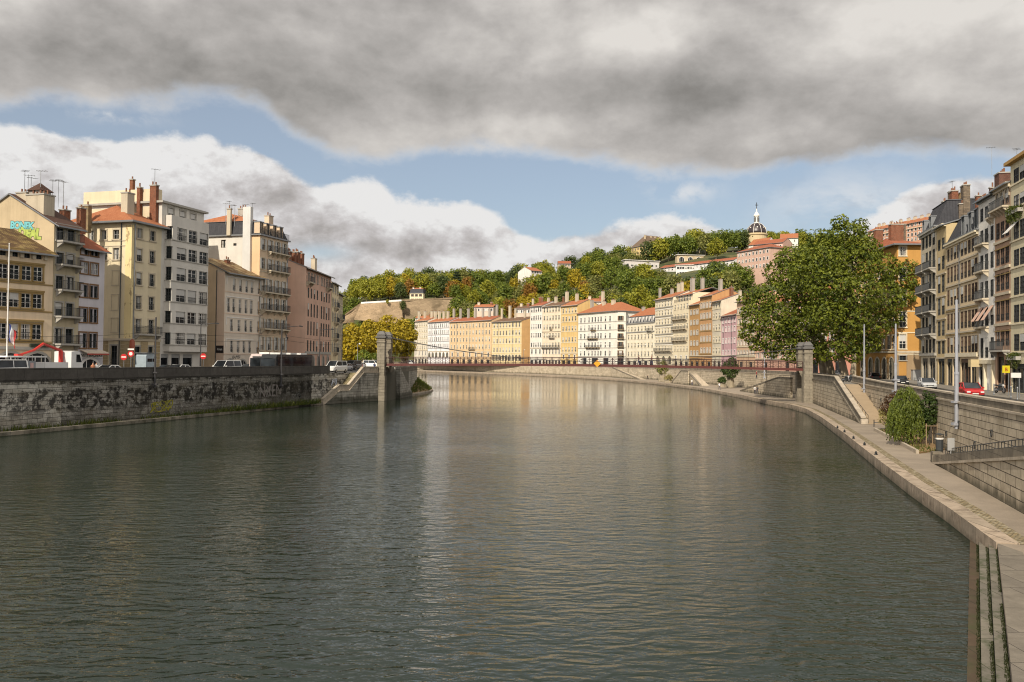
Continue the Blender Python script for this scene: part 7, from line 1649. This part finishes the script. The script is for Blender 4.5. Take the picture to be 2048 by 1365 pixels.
pole('tram_pole', 'dark slender pole at the end of the left houses', 684.5, 656, 735, Lw0+nL*3, Lw1+nL*3, DP, .1, .07, None, clamp=False)
for x, y0, lb in ((402, 643, 'dark street lamp pole with arm beside the modernist block'), (640, 655, 'thin street lamp with long arm before the pink house')): pole('street_lamp', lb, x, y0, 733, LA-nL*3, LB-nL*3, DP, .08, .06, (1.8, .6, .2), clamp=False)
Rw0, Rw1 = Vector((UX(60), 60))-Vector((.12, 0)), Vector((UX(129), 129))-Vector((.12, 0))
for x, y0, y1, lb in ((1728.5, 649, 812, 'left grey pole of three on the right quay wall'), (1791.5, 648, 790, 'middle grey pole rising behind the maroon shrub'), (1913, 600, 858, 'nearest and tallest grey pole on the right quay wall')): pole('lamp_pole', lb, x, y0, y1, Rw0, Rw1, LP_, .14, .085, None)
for x, y0, y1, lb in ((1411, 698, 752, 'grey pole on the far quay wall before the golden-brown house'), (1529, 692, 759, 'grey pole on the far quay wall left of the right pillar')):
    pole('lamp_pole', lb, x, y0, y1, Vector(U2[4])-Vector((.2, 0)), Vector(U2[7])-Vector((.2, 0)), LP_, .13, .09)
for x, y0, Y, lb in ((715.5, 688, 225, 'globe street lamp among the golden trees'), (1218, 690, 355, 'twin-armed street lamp before the white corner house'), (1284, 690, 335, 'twin-armed street lamp before the dormer house'), (1047, 700, 415, 'thin street lamp before the orange flank')):
    p = at(x, y0, Y); r = empty('street_lamp', (p.x, p.y, 4.5)); tag(r, lb, 'lamp'); h = p.z-4.5; q = MB(); q.tube((0, 0, 0), (0, 0, h), .1, .06, 6)
    if 'twin' in lb: [q.tube((0, 0, h*.95), (s*1.5, 0, h), .05, n=4) for s in (-1, 1)]
    q.build('post', ZINC, r); q = MB()
    for s in ((-1, 1) if 'twin' in lb else (1,)): q.lathe([(.02, h-.28), (.24, h-.1), (.24, h+.08), (.02, h+.22)], 8, 0, s*(1.5 if 'twin' in lb else .5), 0)
    q.build('globe', WHITE, r)
# overhead wires
WR = plain('wire', (.02, .02, .02), .6, var=0)
def wire(label, pts, r=.018):
    q = MB()
    for a, c in zip(pts, pts[1:]):
        a, c = Vector(a), Vector(c); L = (c-a).length; n_ = 8
        for i in range(n_):
            f0, f1 = i/n_, (i+1)/n_; sg_ = L*.012; q.tube(a.lerp(c, f0)-Vector((0, 0, 4*sg_*f0*(1-f0))), a.lerp(c, f1)-Vector((0, 0, 4*sg_*f1*(1-f1))), r, n=3, caps=False)
    o = q.build('overhead_wire', WR); tag(o, label, 'wire')
z1 = 11.2; wa = onwall(312, 640, Lw0, Lw1); wb_ = onwall(564, 655, Lw0, Lw1); wc_ = onwall(684, 660, Lw0+nL*3, Lw1+nL*3)
wire('upper trolley wire strung along the left street between the dark poles', [tuple(onwall(0, 672, LA-nL*7, LB-nL*7)), tuple(onwall(312, 664, LA-nL*7, LB-nL*7)), tuple(onwall(564, 670, LA-nL*7, LB-nL*7)), tuple(onwall(690, 682, LA-nL*7, LB-nL*7))])
wire('lower trolley wire parallel to the upper one along the left street', [tuple(onwall(0, 682, LA-nL*9, LB-nL*9)), tuple(onwall(312, 676, LA-nL*9, LB-nL*9)), tuple(onwall(564, 680, LA-nL*9, LB-nL*9)), tuple(onwall(690, 690, LA-nL*9, LB-nL*9))])
wire('span wire from the left dark pole to the corner house', [tuple(wa), tuple(onwall(285, 655, LA, LB))]); wire('span wire from the lamp-arm pole to the tall peach house', [tuple(wb_), tuple(onwall(545, 668, LA, LB))])
# ---------------------------------------------------------------- people
def person_mesh(seed, shirt, trous, hair, skin=(.42, .25, .17), walk=.28):
    R = random.Random(seed); me = bpy.data.meshes.new('person'); v = []; e = []; rr = []
    def add(p, r, par): v.append(p); rr.append(r); (e.append((par, len(v)-1)) if par is not None else None); return len(v)-1
    hip = add((0, 0, .93), (.15, .11), None); ch = add((0, 0, 1.2), (.16, .11), hip); sh = add((0, -.01, 1.4), (.15, .1), ch); nk = add((0, -.01, 1.51), (.055, .055), sh); hd = add((0, -.03, 1.62), (.09, .105), nk); add((0, -.02, 1.73), (.075, .09), hd)
    for s in (-1, 1):
        w = walk*s; k = add((s*.1, -w*.35, .5), (.075, .08), add((s*.09, 0, .86), (.095, .1), hip)); a = add((s*.1, -w*.5+max(0, -w)*.35, .09), (.048, .05), k); add((s*.11, -w*.5+max(0, -w)*.35-.15, .045), (.045, .035), a)
        u = add((s*.2, 0, 1.4), (.06, .06), sh); el = add((s*.25, w*.3, 1.12), (.045, .045), u); wr = add((s*.24, w*.5-.06, .9), (.032, .034), el); add((s*.235, w*.55-.1, .8), (.032, .042), wr)
    me.from_pydata(v, e, []); o = bpy.data.objects.new('tmp', me); COL.objects.link(o); o.modifiers.new('s', 'SKIN'); o.modifiers.new('u', 'SUBSURF').levels = 1
    for i, d in enumerate(me.skin_vertices[0].data): d.radius = rr[i]; d.use_root = i == 0
    dg = bpy.context.evaluated_depsgraph_get(); m2 = bpy.data.meshes.new_from_object(o.evaluated_get(dg)); bpy.data.objects.remove(o); m2.name = 'person'
    m2.materials.clear()
    for n_, c in (('shirt', shirt), ('trousers', trous), ('skin', skin), ('hair', hair), ('shoe', (.03, .03, .03))): m2.materials.append(plain(f'{n_}_{int(c[0]*99)}_{int(c[1]*99)}_{int(c[2]*99)}', c, .8, var=.08))
    for p in m2.polygons:
        c = p.center; arm = abs(c.x) > .185
        p.material_index = 4 if c.z < .085 else (2 if arm and c.z < 1.1 else (1 if c.z < .95 else (0 if c.z < 1.47 else (3 if c.z > 1.68 or (c.z > 1.55 and c.y > .02) else 2)))); p.use_smooth = True
    return m2
def person(label, x, y, z, rz, shirt, trous, hair=(.03, .02, .015), seed=0, walk=.3):
    o = put('person', person_mesh(seed, shirt, trous, hair, walk=walk), None, (x, y, z), rz); tag(o, label, 'person'); return o
def pz(px, py, z=.71): p = onz(px, py, z); return p.x, p.y, z
person('person in white shirt and dark trousers walking by the twin stairs', *pz(1384, 771.5), .4, (.7, .7, .68), (.06, .06, .1)); person('person in pale top walking on the far lower quay left of the bushy tree', *pz(1439, 780), .2, (.6, .6, .62), (.1, .1, .12), seed=2)
person('left one of a pair strolling below the slanting stair wall', *pz(1510, 789), 2.8, (.5, .48, .46), (.04, .04, .05), seed=3); person('right one of a pair strolling below the slanting stair wall, in black', *pz(1514.5, 789), 2.9, (.03, .03, .035), (.05, .05, .06), seed=4)
person('person in dark red top standing on the slanting stairs by the right pillar', *at(1513, 759, 178), 1., (.25, .04, .04), (.04, .04, .05), seed=5, walk=.1); person('person in black at the foot of the stairs under the bridge', *pz(1295, 760), .5, (.03, .03, .03), (.03, .03, .03), seed=6)
for px, lb, sh, a_ in ((1277.5, 'walker in dark clothes on the footbridge right of the diamond sign', (.1, .05, .04), 1.6), (1303.5, 'second walker on the footbridge, in brown and blue', (.2, .08, .05), 1.5)):
    u_, v_ = ray(px, 722); A_ = Pv+bn*1.6; p = onwall(px, 722, A_, A_+bd); a = (Vector((p.x, p.y))-Pv).dot(bd); person(lb, p.x, p.y, dz(a)+.065, a_, sh, (.05, .06, .12), seed=int(px))
p = onwall(193, 722, LA-nL*6, LB-nL*6); person('person in white shirt on the left quay before the narrow white house', p.x, p.y, ZL+.01, 1., (.7, .7, .68), (.1, .1, .12), seed=8); p = onwall(186, 722, LA-nL*6, LB-nL*6); person('bare-armed person in orange beside the white-shirted one', p.x, p.y, ZL+.01, 1., (.5, .2, .1), (.05, .05, .06), seed=9)
p = at(749, 728, 158); sc_ = person('person in dark blue riding gear near the left bridge pillar', p.x, p.y, ZL+.02, 0, (.03, .05, .13), (.03, .04, .1), seed=10, walk=.05)
# ---------------------------------------------------------------- right street furniture
def motorbike():
    r = empty('motorbike', (0, 0, 0)); tag(r, 'black motorbike parked on the pavement before the ornate house', 'motorbike')
    for x in (-.7, .7):
        q = MB(); n_ = 14
        for k in range(n_): t0, t1 = 6.283*k/n_, 6.283*(k+1)/n_; q.tube((x+.27*math.cos(t0), 0, .32+.27*math.sin(t0)), (x+.27*math.cos(t1), 0, .32+.27*math.sin(t1)), .06, n=5)
        w = q.build('wheel', TYRE, r); q = MB(); q.tube((x, -.05, .32), (x, .05, .32), .15, n=10); q.build('rim', RIM, w)
    q = MB(); q.tube((-.7, .0, .32), (-.42, 0, .95), .05, n=6); q.tube((-.42, 0, .85), (.35, 0, .62), .06, n=6); q.tube((.7, 0, .32), (.1, 0, .45), .05, n=6); q.tube((.7, .12, .4), (0, .14, .3), .06, n=6); q.build('frame', RIM, r)
    q = MB(); q.box(-.2, .3, -.15, .15, .28, .6); q.build('engine', DARKP, r); q = MB(); q.lathe([(.05, -.3), (.17, -.15), (.18, .15), (.06, .32)], 8); q.xf(Matrix.Translation((-.12, 0, .82)) @ Matrix.Rotation(rad(85), 4, 'Y')); q.build('fuel_tank', DARKP, r, smooth=True)
    q = MB(); q.prism([(.1, -.13), (.8, -.1), (.85, .1), (.1, .13)], [.7, .8, .8, .7], [.8, .92, .92, .8]); q.build('seat', TYRE, r); q = MB(); q.tube((-.4, -.36, 1.05), (-.45, 0, .98), .02, n=5); q.tube((-.4, .36, 1.05), (-.45, 0, .98), .02, n=5); q.build('handlebar', RIM, r)
    q = MB(); q.lathe([(.02, -.08), (.1, -.02), (.11, .06)], 8); q.xf(Matrix.Translation((-.58, 0, .86)) @ Matrix.Rotation(rad(-90), 4, 'Y')); q.build('headlight', LAMP, r); return r
mb = motorbike(); p = onz(2000, 787, 4.33); mb.location = (p.x, p.y, 4.335); mb.rotation_euler.z = 2.6-1.
for i, (px, py, lb) in enumerate(((1692, 757, 'dark motorbike at the top of the ramp, nearest the wall'), (1700, 758, 'second dark motorbike at the top of the ramp'), (1703, 748, 'motorbike standing behind the two at the ramp top, by the plane trunk'))):
    p = at(px, py-1, 133+i*4); o = copy_tree(mb); o.location = (p.x, p.y, 4.5 if i else 4.5); o.rotation_euler.z = 1.9+i*.3; tag(o, lb, 'motorbike')
def post(name, label, px, py, z, h, r, mat, cap=None, group=None, cat='bollard'):
    p = onz(px, py, z); o = empty(name, (p.x, p.y, z)); q = MB(); q.lathe([(r*1.3, 0), (r*1.3, .12), (r, .16), (r, h-.12), (r*1.25, h-.08), (r*.9, h), (r*.3, h+.04)], 8); q.build('post', mat, o); tag(o, label, cat, group); return o
for px, py, lb in ((1976, 787, 'slim grey bollard right of the red car'), (1988, 790, 'slim bollard in front of the motorbike'), (2022, 797, 'bollard left of the dark shop window at the right edge'), (2035, 800, 'bollard nearest the right edge')): post('bollard', lb, px, py, 4.33, 1.1, .06, ZINC, group='bollards along the right pavement')
def board(name, label, px, py, pyb, w, h, mat, z=4.33, txt=None, tm=None, ts=.6):
    b0 = onz(px, pyb, z); p = at(px, py, b0.y); r = empty(name, (p.x, p.y, z)); tag(r, label, 'sign'); zc = p.z-z
    q = MB(); q.tube((w*.4, .06, 0), (w*.4, .06, zc+h/2), .04, n=6); q.build('post', ZINC, r); q = MB(); q.box(-w/2, w/2, -.04, .04, zc-h/2, zc+h/2); f_ = q.build('panel', mat, r)
    if txt: text(txt, ts, tm, f_, (0, -.06, zc-ts*.35), (rad(90), 0, 0))
    return r
SR = plain('sign_dark_red', (.35, .02, .02), .5, var=0)
board('shop_sign', 'yellow square sign with red mark at the right edge', 2012, 739, 792, .72, .72, plain('sign_yellow', (.6, .5, .02), .5, var=0), txt='B', tm=SR, ts=.5); board('notice_board', 'white rectangular notice beside the yellow square sign', 2032, 751, 797, .9, .45, WHITE)
# utility cabinet by the orange house
p = onz(1833, 763, 4.4); r = empty('utility_cabinet', (p.x, p.y, 4.4)); tag(r, 'grey utility cabinet against the orange house corner', 'cabinet'); q = MB(); q.box(-.75, .75, -.4, .4, 0, 1.9); q.build('body', GREYP, r); q = MB(); q.box(-.82, .82, -.46, .46, 1.903, 2.0); q.build('lid', ZINC, r)
# lower quay furniture
p = onz(1879, 903, .82); r = empty('litter_bin', (p.x, p.y, .82)); tag(r, 'dark round litter bin with white liner beside the young staked tree', 'bin')
q = MB(); q.lathe([(.24, 0), (.27, .1), (.27, .85), (.29, .88), (.29, .93), (.25, .93)], 12); q.build('body', DARKP, r); q = MB(); q.lathe([(.245, .80), (.31, .935), (.31, .99), (.24, 1.0)], 12); q.build('liner', WHITE, r)
q = MB()
for a in (-.31, .31): q.tube((a, 0, .9), (a, 0, 1.25), .02, n=5)
q.lathe([(.3, 1.25), (.33, 1.28), (.1, 1.36)], 12); q.build('lid', DARKP, r)
p = onwall(1902, 889, V0v+Vin*.5, V1v+Vin*.5); q = MB(); q.box(-.22, .22, -.02, .02, -.4, .4); q.box(-.025, .025, .022, .06, -1.0, .4); o = q.build('notice_plate', GREYP, None, (p.x, p.y, p.z)); tag(o, 'small grey notice plate on the railing beside the litter bin', 'sign')
for i, (px, py, lb) in enumerate(((1752, 910, 'black iron mooring cleat nearest the camera on the quay edge'), (1729, 891, 'mooring cleat second from the camera on the quay edge'), (1707, 878, 'mooring cleat third from the camera on the quay edge'), (1689, 865, 'mooring cleat fourth from the camera on the quay edge'), (1675, 857, 'farthest mooring cleat on the quay edge'))):
    p = onz(px, py, .74); o = empty('mooring_cleat', (p.x, p.y, .742), 1.25); tag(o, lb, 'cleat', 'mooring cleats on the quay edge'); q = MB(); q.lathe([(.14, 0), (.1, .05), (.08, .2)], 8); q.build('base', IRON, o); q = MB(); q.tube((-.34, 0, .17), (0, 0, .23), .035, .055, 6); q.tube((0, 0, .23), (.34, 0, .17), .055, .035, 6); q.build('horn', IRON, o)
def ring(label, px, py, A, Bq, rr=.2):
    p = onwall(px, py, A, Bq); d = (Vector(Bq)-Vector(A)).normalized(); o = empty('mooring_ring', (p.x, p.y, p.z), math.atan2(d.y, d.x)); tag(o, label, 'ring', 'mooring rings on the right quay wall'); q = MB(); n_ = 14
    s = 1 if Vector((-d.y, d.x)).x < 0 else -1
    for k in range(n_): t0, t1 = 6.283*k/n_, 6.283*(k+1)/n_; q.tube((rr*math.cos(t0), .07*s, -rr+rr*math.sin(t0)), (rr*math.cos(t1), .07*s, -rr+rr*math.sin(t1)), .03, n=5)
    q.build('ring', IRON, o); q = MB(); q.tube((0, -.02*s, 0), (0, .12*s, 0), .05, n=6); q.build('staple', IRON, o)
Ua, Ub = Un[1], Un[2]; Uc, Ud = Un[2], Un[3]
for px, py, lb in ((1894, 863, 'mooring ring left of the nearest grey pole'), (1985, 861, 'mooring ring at the right, above the ramp railing'), (1951, 884, 'mooring ring just above the ramp railing'), (1919, 843, 'mooring ring right beside the nearest grey pole')): ring(lb, px, py, Ua, Ub)
for px, py, lb in ((1741, 792, 'mooring ring right of the left grey pole'), (1749, 812, 'mooring ring low on the wall above the pink-flowered shrub'), (1763, 797, 'mooring ring left of the maroon shrub')): ring(lb, px, py, Uc, Ud)
pb = onz(1748, 854, .7); q = MB(); q.tube((0, 0, 0), (0, 0, .75), .05, n=6); q.tube((0, 0, .45), (1.5, -.9, .42), .045, n=5); q.tube((1.5, -.9, 0), (1.5, -.9, .5), .05, n=6); o = q.build('barrier', IRON, None, (pb.x, pb.y, .7)); tag(o, 'low iron barrier at the foot of the ramp beside the planted bed', 'barrier')
# spray paint on the left wall
SY = plain('spray_yellow', (.36, .33, .03), .8, var=.1); SW = plain('spray_white', (.24, .21, .19), .9, var=.35, scale=5)
wd = M1-WL0; wrz = math.atan2(wd.y, wd.x)
def scrawl(label, px, py, s_, size, mat, shear=.2, bold=0., tilt=0, vs=1.):
    p = onwall(px, py, WL0, M1); n_ = Vector((-nL.x, -nL.y, 0)); o = text(s_, size, mat, None, p+n_*.02-Vector((0, 0, size*.35)), (rad(90), 0, wrz), 'graffiti', .006, shear, bold); o.scale.y = vs; o.rotation_euler = (rad(90), rad(tilt), wrz); tag(o, label, 'graffiti')
scrawl('big faded white letters sprayed on the soot-black quay wall', 541, 783, 'NXEN', 2.1, SW, .1, -.02, -3, 1.15)
def loops(label, px, py, w, h, mat, seed, n_=30, r=.035):
    p = onwall(px, py, WL0, M1); q = MB(); R = random.Random(seed); last = None
    for k in range(n_*6):
        t = k/6; x = w*(.46*math.sin(t*.55+.3)+.12*math.sin(t*2.3)); z = h*(.34*math.cos(t*1.27)+.16*math.sin(t*3.1))
        c = (x, -.03, z)
        if last: q.tube(last, c, r, n=4, caps=False)
        last = c
    o = q.build('graffiti', mat, None, p, wrz); o.location = p+Vector((-nL.x, -nL.y, 0))*.01; tag(o, label, 'graffiti')
loops('yellow looping spray scrawl low on the left quay wall', 323, 813, 3.4, 1.35, SY, 3); loops('small dark scribble near the river stairs', 596, 791, 1.3, .9, INK, 4, 14, .02); loops('pale tangled scribble on the wall under the parapet end', 668, 765, 1.6, 1.2, plain('spray_blue_grey', (.3, .33, .4), .8), 5, 16, .03)
# bench
p = at(700, 735, 150)
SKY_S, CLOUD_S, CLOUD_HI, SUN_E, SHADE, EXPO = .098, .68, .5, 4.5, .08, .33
# ---------------------------------------------------------------- sky, sun, cloud
SUN_EL, SUN_AZ = rad(38), rad(204)    # azimuth clockwise from +Y: behind the camera, to its left
w = bpy.data.worlds.new('World'); scene.world = w; w.use_nodes = True; n = w.node_tree
for k in list(n.nodes): n.nodes.remove(k)
out = n.nodes.new('ShaderNodeOutputWorld')
tc = n.nodes.new('ShaderNodeTexCoord'); D = tc.outputs['Generated']
sky = n.nodes.new('ShaderNodeTexSky'); sky.sky_type = 'NISHITA'; sky.sun_disc = False; sky.sun_elevation = SUN_EL; sky.sun_rotation = SUN_AZ; sky.dust_density = 1.2; sky.ozone_density = 1.4
sp = n.nodes.new('ShaderNodeSeparateXYZ'); n.links.new(D, sp.inputs[0]); X, Y, Z = sp.outputs
az = mth(n, 'ARCTAN2', X, Y); el = mth(n, 'ARCSINE', mth(n, 'MINIMUM', mth(n, 'MAXIMUM', Z, -1.), 1.))
def AE(x, y): u, v = ray(x, y); a = math.atan(u); return a, math.atan(v*math.cos(a))
AW, EH = .62, .5
def curve(pts):
    k = n.nodes.new('ShaderNodeFloatCurve'); c = k.mapping.curves[0]; ps = [((a+AW)/(2*AW), e/EH) for a, e in (AE(*p) for p in pts)]
    ps = [(0., ps[0][1])]+ps+[(1., ps[-1][1])]
    c.points[0].location = ps[0]; c.points[1].location = ps[-1]
    for p in ps[1:-1]: c.points.new(*p)
    k.mapping.update(); n.links.new(mth(n, 'MULTIPLY_ADD', az, 1/(2*AW), .5, clamp=True), k.inputs['Value']); return mth(n, 'MULTIPLY', k.outputs[0], EH)
def vec(sx, sy, ox=0., oy=0., seed=0.):
    k = n.nodes.new('ShaderNodeCombineXYZ'); n.links.new(mth(n, 'MULTIPLY_ADD', az, sx, ox), k.inputs[0]); n.links.new(mth(n, 'MULTIPLY_ADD', el, sy, oy), k.inputs[1]); k.inputs[2].default_value = seed; return k.outputs[0]
def sstep(v, a, c): 
    k = n.nodes.new('ShaderNodeMapRange'); k.interpolation_type = 'SMOOTHSTEP'; k.inputs[1].default_value = a; k.inputs[2].default_value = c; n.links.new(v, k.inputs[0]); return k.outputs[0]
def add(a, b): return mth(n, 'ADD', a, b)
def sub_(a, b): return mth(n, 'SUBTRACT', a, b)
def mu(a, b): return mth(n, 'MULTIPLY', a, b)
def blob(x, y, rx, ry):
    a, e = AE(x, y); p = mu(sub_(az, a), 1750/rx); q = mu(sub_(el, e), 1750/ry); return mth(n, 'POWER', 2.718, mu(add(mu(p, p), mu(q, q)), -1.))
nA = nz(n, vec(8, 12), 1, 9, .62, .25); nB = nz(n, vec(8, 12, -.3, -.42), 1, 9, .62, .25)        # puffy detail and the same shifted towards the light
nL1 = nz(n, vec(4.4, 7, 0, 0, 4.), 1, 7, .55, .1); nL2 = nz(n, vec(4.4, 7, .15, -.4, 4.), 1, 7, .55, .1)
cA = nz(n, vec(20, 30, 0, 0, 8.), 1, 7, .6, .2); cB = nz(n, vec(20, 30, .5, -.75, 8.), 1, 7, .6, .2)
# overcast deck above a wavy lower edge
eb = curve([(0, 178), (150, 190), (300, 205), (420, 195), (520, 225), (600, 272), (720, 292), (900, 288), (1040, 292), (1200, 318), (1400, 330), (1500, 346), (1620, 336), (1760, 318), (1900, 322), (2048, 330)])
d1 = add(sub_(el, eb), mu(sub_(nL1, .5), .075)); d1 = add(d1, mu(sub_(nA, .5), .05)); d1 = add(d1, mu(sub_(cA, .5), .02)); m1 = sstep(d1, -.012, .014)
# cumulus bank below a crisp bumpy top
et = curve([(0, 240), (90, 250), (200, 268), (330, 264), (470, 282), (560, 318), (625, 360), (660, 362), (740, 352), (800, 392), (940, 402), (1000, 432), (1060, 470), (1150, 462), (1300, 428), (1400, 436), (1470, 470), (1560, 500), (1680, 450), (1800, 390), (1900, 350), (2048, 330)])
d2 = add(sub_(et, el), mu(sub_(nA, .5), .05)); d2 = add(d2, mu(sub_(cA, .5), .022)); m2 = sstep(d2, -.001, .009)
m2 = mu(m2, sstep(d2, -.03, .0))
gap = blob(640, 505, 55, 16); wisp = mu(blob(1370, 384, 60, 20), sstep(cA, .42, .62)); wisp = add(wisp, mu(blob(230, 232, 70, 12), sstep(cA, .4, .65))); wisp = add(wisp, mu(blob(1690, 410, 130, 60), sstep(nA, .36, .62)))
# deck tone: folds of light and dark
t = add(.64, mu(sub_(nL1, nL2), .8)); t = add(t, mu(sub_(nA, nB), .32)); t = add(t, mu(sub_(cA, cB), .12)); t = add(t, mu(sub_(nL1, .5), .35))
for x, y, rx, ry, k in ((1100, 95, 190, 80, .30), (1330, 60, 120, 60, .16), (1950, 20, 260, 90, .2), (60, 60, 220, 70, .14), (1010, 250, 220, 40, .12), (1500, 215, 420, 60, -.12), (1180, 185, 190, 50, -.10), (1540, 315, 160, 34, -.12), (420, 70, 200, 70, -.09), (250, 150, 300, 45, -.10), (700, 60, 120, 60, .05), (880, 160, 160, 60, .05), (1700, 140, 300, 60, .03), (1900, 150, 200, 60, .06)): t = add(t, mu(blob(x, y, rx, ry), k))
deck = ramp(n, t, [(0., (.12, .115, .102)), (.22, (.195, .184, .166)), (.42, (.335, .32, .302)), (.65, (.55, .522, .497)), (.95, (.88, .84, .79))])
hi_ = mth(n, 'MAXIMUM', sstep(el, .42, .8), sstep(mth(n, 'ABSOLUTE', az), .62, 1.1))  # sky beyond the view, where clouds are brightened to add fill light
# bank tone: bright rims, grey bellies
rim = mth(n, 'POWER', 2.718, mu(mth(n, 'MAXIMUM', d2, 0.), -22.))
s = add(.77, mu(sub_(nA, nB), .8)); s = add(s, mu(sub_(cA, cB), .9)); s = add(s, mu(rim, .26)); s = add(s, mu(sub_(nL1, .5), .22))
for x, y, rx, ry, k in ((160, 330, 150, 60, .1), (770, 395, 90, 45, .26), (950, 435, 70, 30, .16), (250, 390, 200, 40, -.05), (480, 420, 140, 40, .04), (800, 500, 170, 22, -.26), (600, 430, 60, 50, -.1), (350, 330, 100, 40, .12), (1250, 470, 180, 25, -.08), (800, 540, 150, 25, .14), (1900, 420, 160, 80, -.08)): s = add(s, mu(blob(x, y, rx, ry), k))
bank = ramp(n, s, [(.1, (.23, .22, .215)), (.38, (.35, .33, .325)), (.58, (.50, .47, .455)), (.78, (.68, .65, .645)), (1., (.95, .94, .93))])
c = mixc(n, m1, bank, deck)
bg1 = n.nodes.new('ShaderNodeBackground'); n.links.new(mixc(n, .42, sky.outputs[0], (3.6, 3.7, 3.8)), bg1.inputs[0]); bg1.inputs[1].default_value = SKY_S
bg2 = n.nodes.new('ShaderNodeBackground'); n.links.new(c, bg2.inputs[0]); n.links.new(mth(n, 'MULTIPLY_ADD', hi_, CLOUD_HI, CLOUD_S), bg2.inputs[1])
low_ = sstep(el, -.02, .0)
mk = mth(n, 'MAXIMUM', m1, mu(m2, sub_(1., mu(gap, .8)))); mk = mth(n, 'MAXIMUM', mk, mu(wisp, .65)); mk = mth(n, 'MINIMUM', mk, 1.)
# behind the viewer the deck is broken; above it closes
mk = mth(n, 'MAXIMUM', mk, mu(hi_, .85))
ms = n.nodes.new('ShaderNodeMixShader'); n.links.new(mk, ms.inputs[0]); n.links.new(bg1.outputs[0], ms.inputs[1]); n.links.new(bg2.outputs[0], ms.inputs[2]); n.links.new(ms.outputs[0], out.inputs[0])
sun = bpy.data.lights.new('sun', 'SUN'); sun.energy = SUN_E; sun.angle = rad(.55); sun.color = (1., .90, .75)
so_ = bpy.data.objects.new('sun', sun); COL.objects.link(so_)
sd = Vector((math.sin(SUN_AZ)*math.cos(SUN_EL), math.cos(SUN_AZ)*math.cos(SUN_EL), math.sin(SUN_EL)))   # towards the sun
so_.rotation_euler = sd.to_track_quat('Z', 'Y').to_euler(); so_.location = sd*300
# unseen cloud mesh added behind the viewer to dim sun on the near river
cm, cn, cb_ = nt('shade_cloud_veil'); cb_.inputs['Base Color'].default_value = (.8, .8, .8, 1); cb_.inputs['Roughness'].default_value = 1
tr_ = cn.nodes.new('ShaderNodeBsdfTransparent'); mx = cn.nodes.new('ShaderNodeMixShader'); mx.inputs[0].default_value = SHADE
cn.links.new(tr_.outputs[0], mx.inputs[1]); cn.links.new(cb_.outputs[0], mx.inputs[2]); cn.links.new(mx.outputs[0], cn.nodes['Material Output'].inputs[0])
HC = 520.; sh = sd*(HC/sd.z); q = MB(); nu, nv = 56, 24
ctr = Vector((10, 62, 0))+sh
for j in range(nv+1):
    for i in range(nu):
        a = 2*math.pi*i/nu; p = math.pi*(j/nv-.5); d = Vector((math.cos(a)*math.cos(p), math.sin(a)*math.cos(p), math.sin(p)))
        r_ = 1+.10*mnoise.noise(d*2.2+Vector((5, 1, 0)))+.05*mnoise.noise(d*6)
        q.v.append((ctr.x+d.x*150*r_, ctr.y+d.y*112*r_, ctr.z+d.z*26*r_))
for j in range(nv):
    for i in range(nu): k = (i+1) % nu; q.f.append((j*nu+i, j*nu+k, (j+1)*nu+k, (j+1)*nu+i)); q.m.append(0)
structure(q.build('added_shade_cloud', cm, smooth=True, uv=False))
scene.render.engine = 'CYCLES'
scene.view_settings.view_transform = 'Standard'; scene.view_settings.look = 'None'; scene.view_settings.exposure = EXPO; scene.view_settings.gamma = 1
cy = scene.cycles; cy.filter_width = 1.1; cy.max_bounces = 6; cy.diffuse_bounces = 3; cy.glossy_bounces = 3; cy.transmission_bounces = 3; cy.transparent_max_bounces = 8; cy.caustics_reflective = False; cy.caustics_refractive = False; cy.sample_clamp_indirect = 4
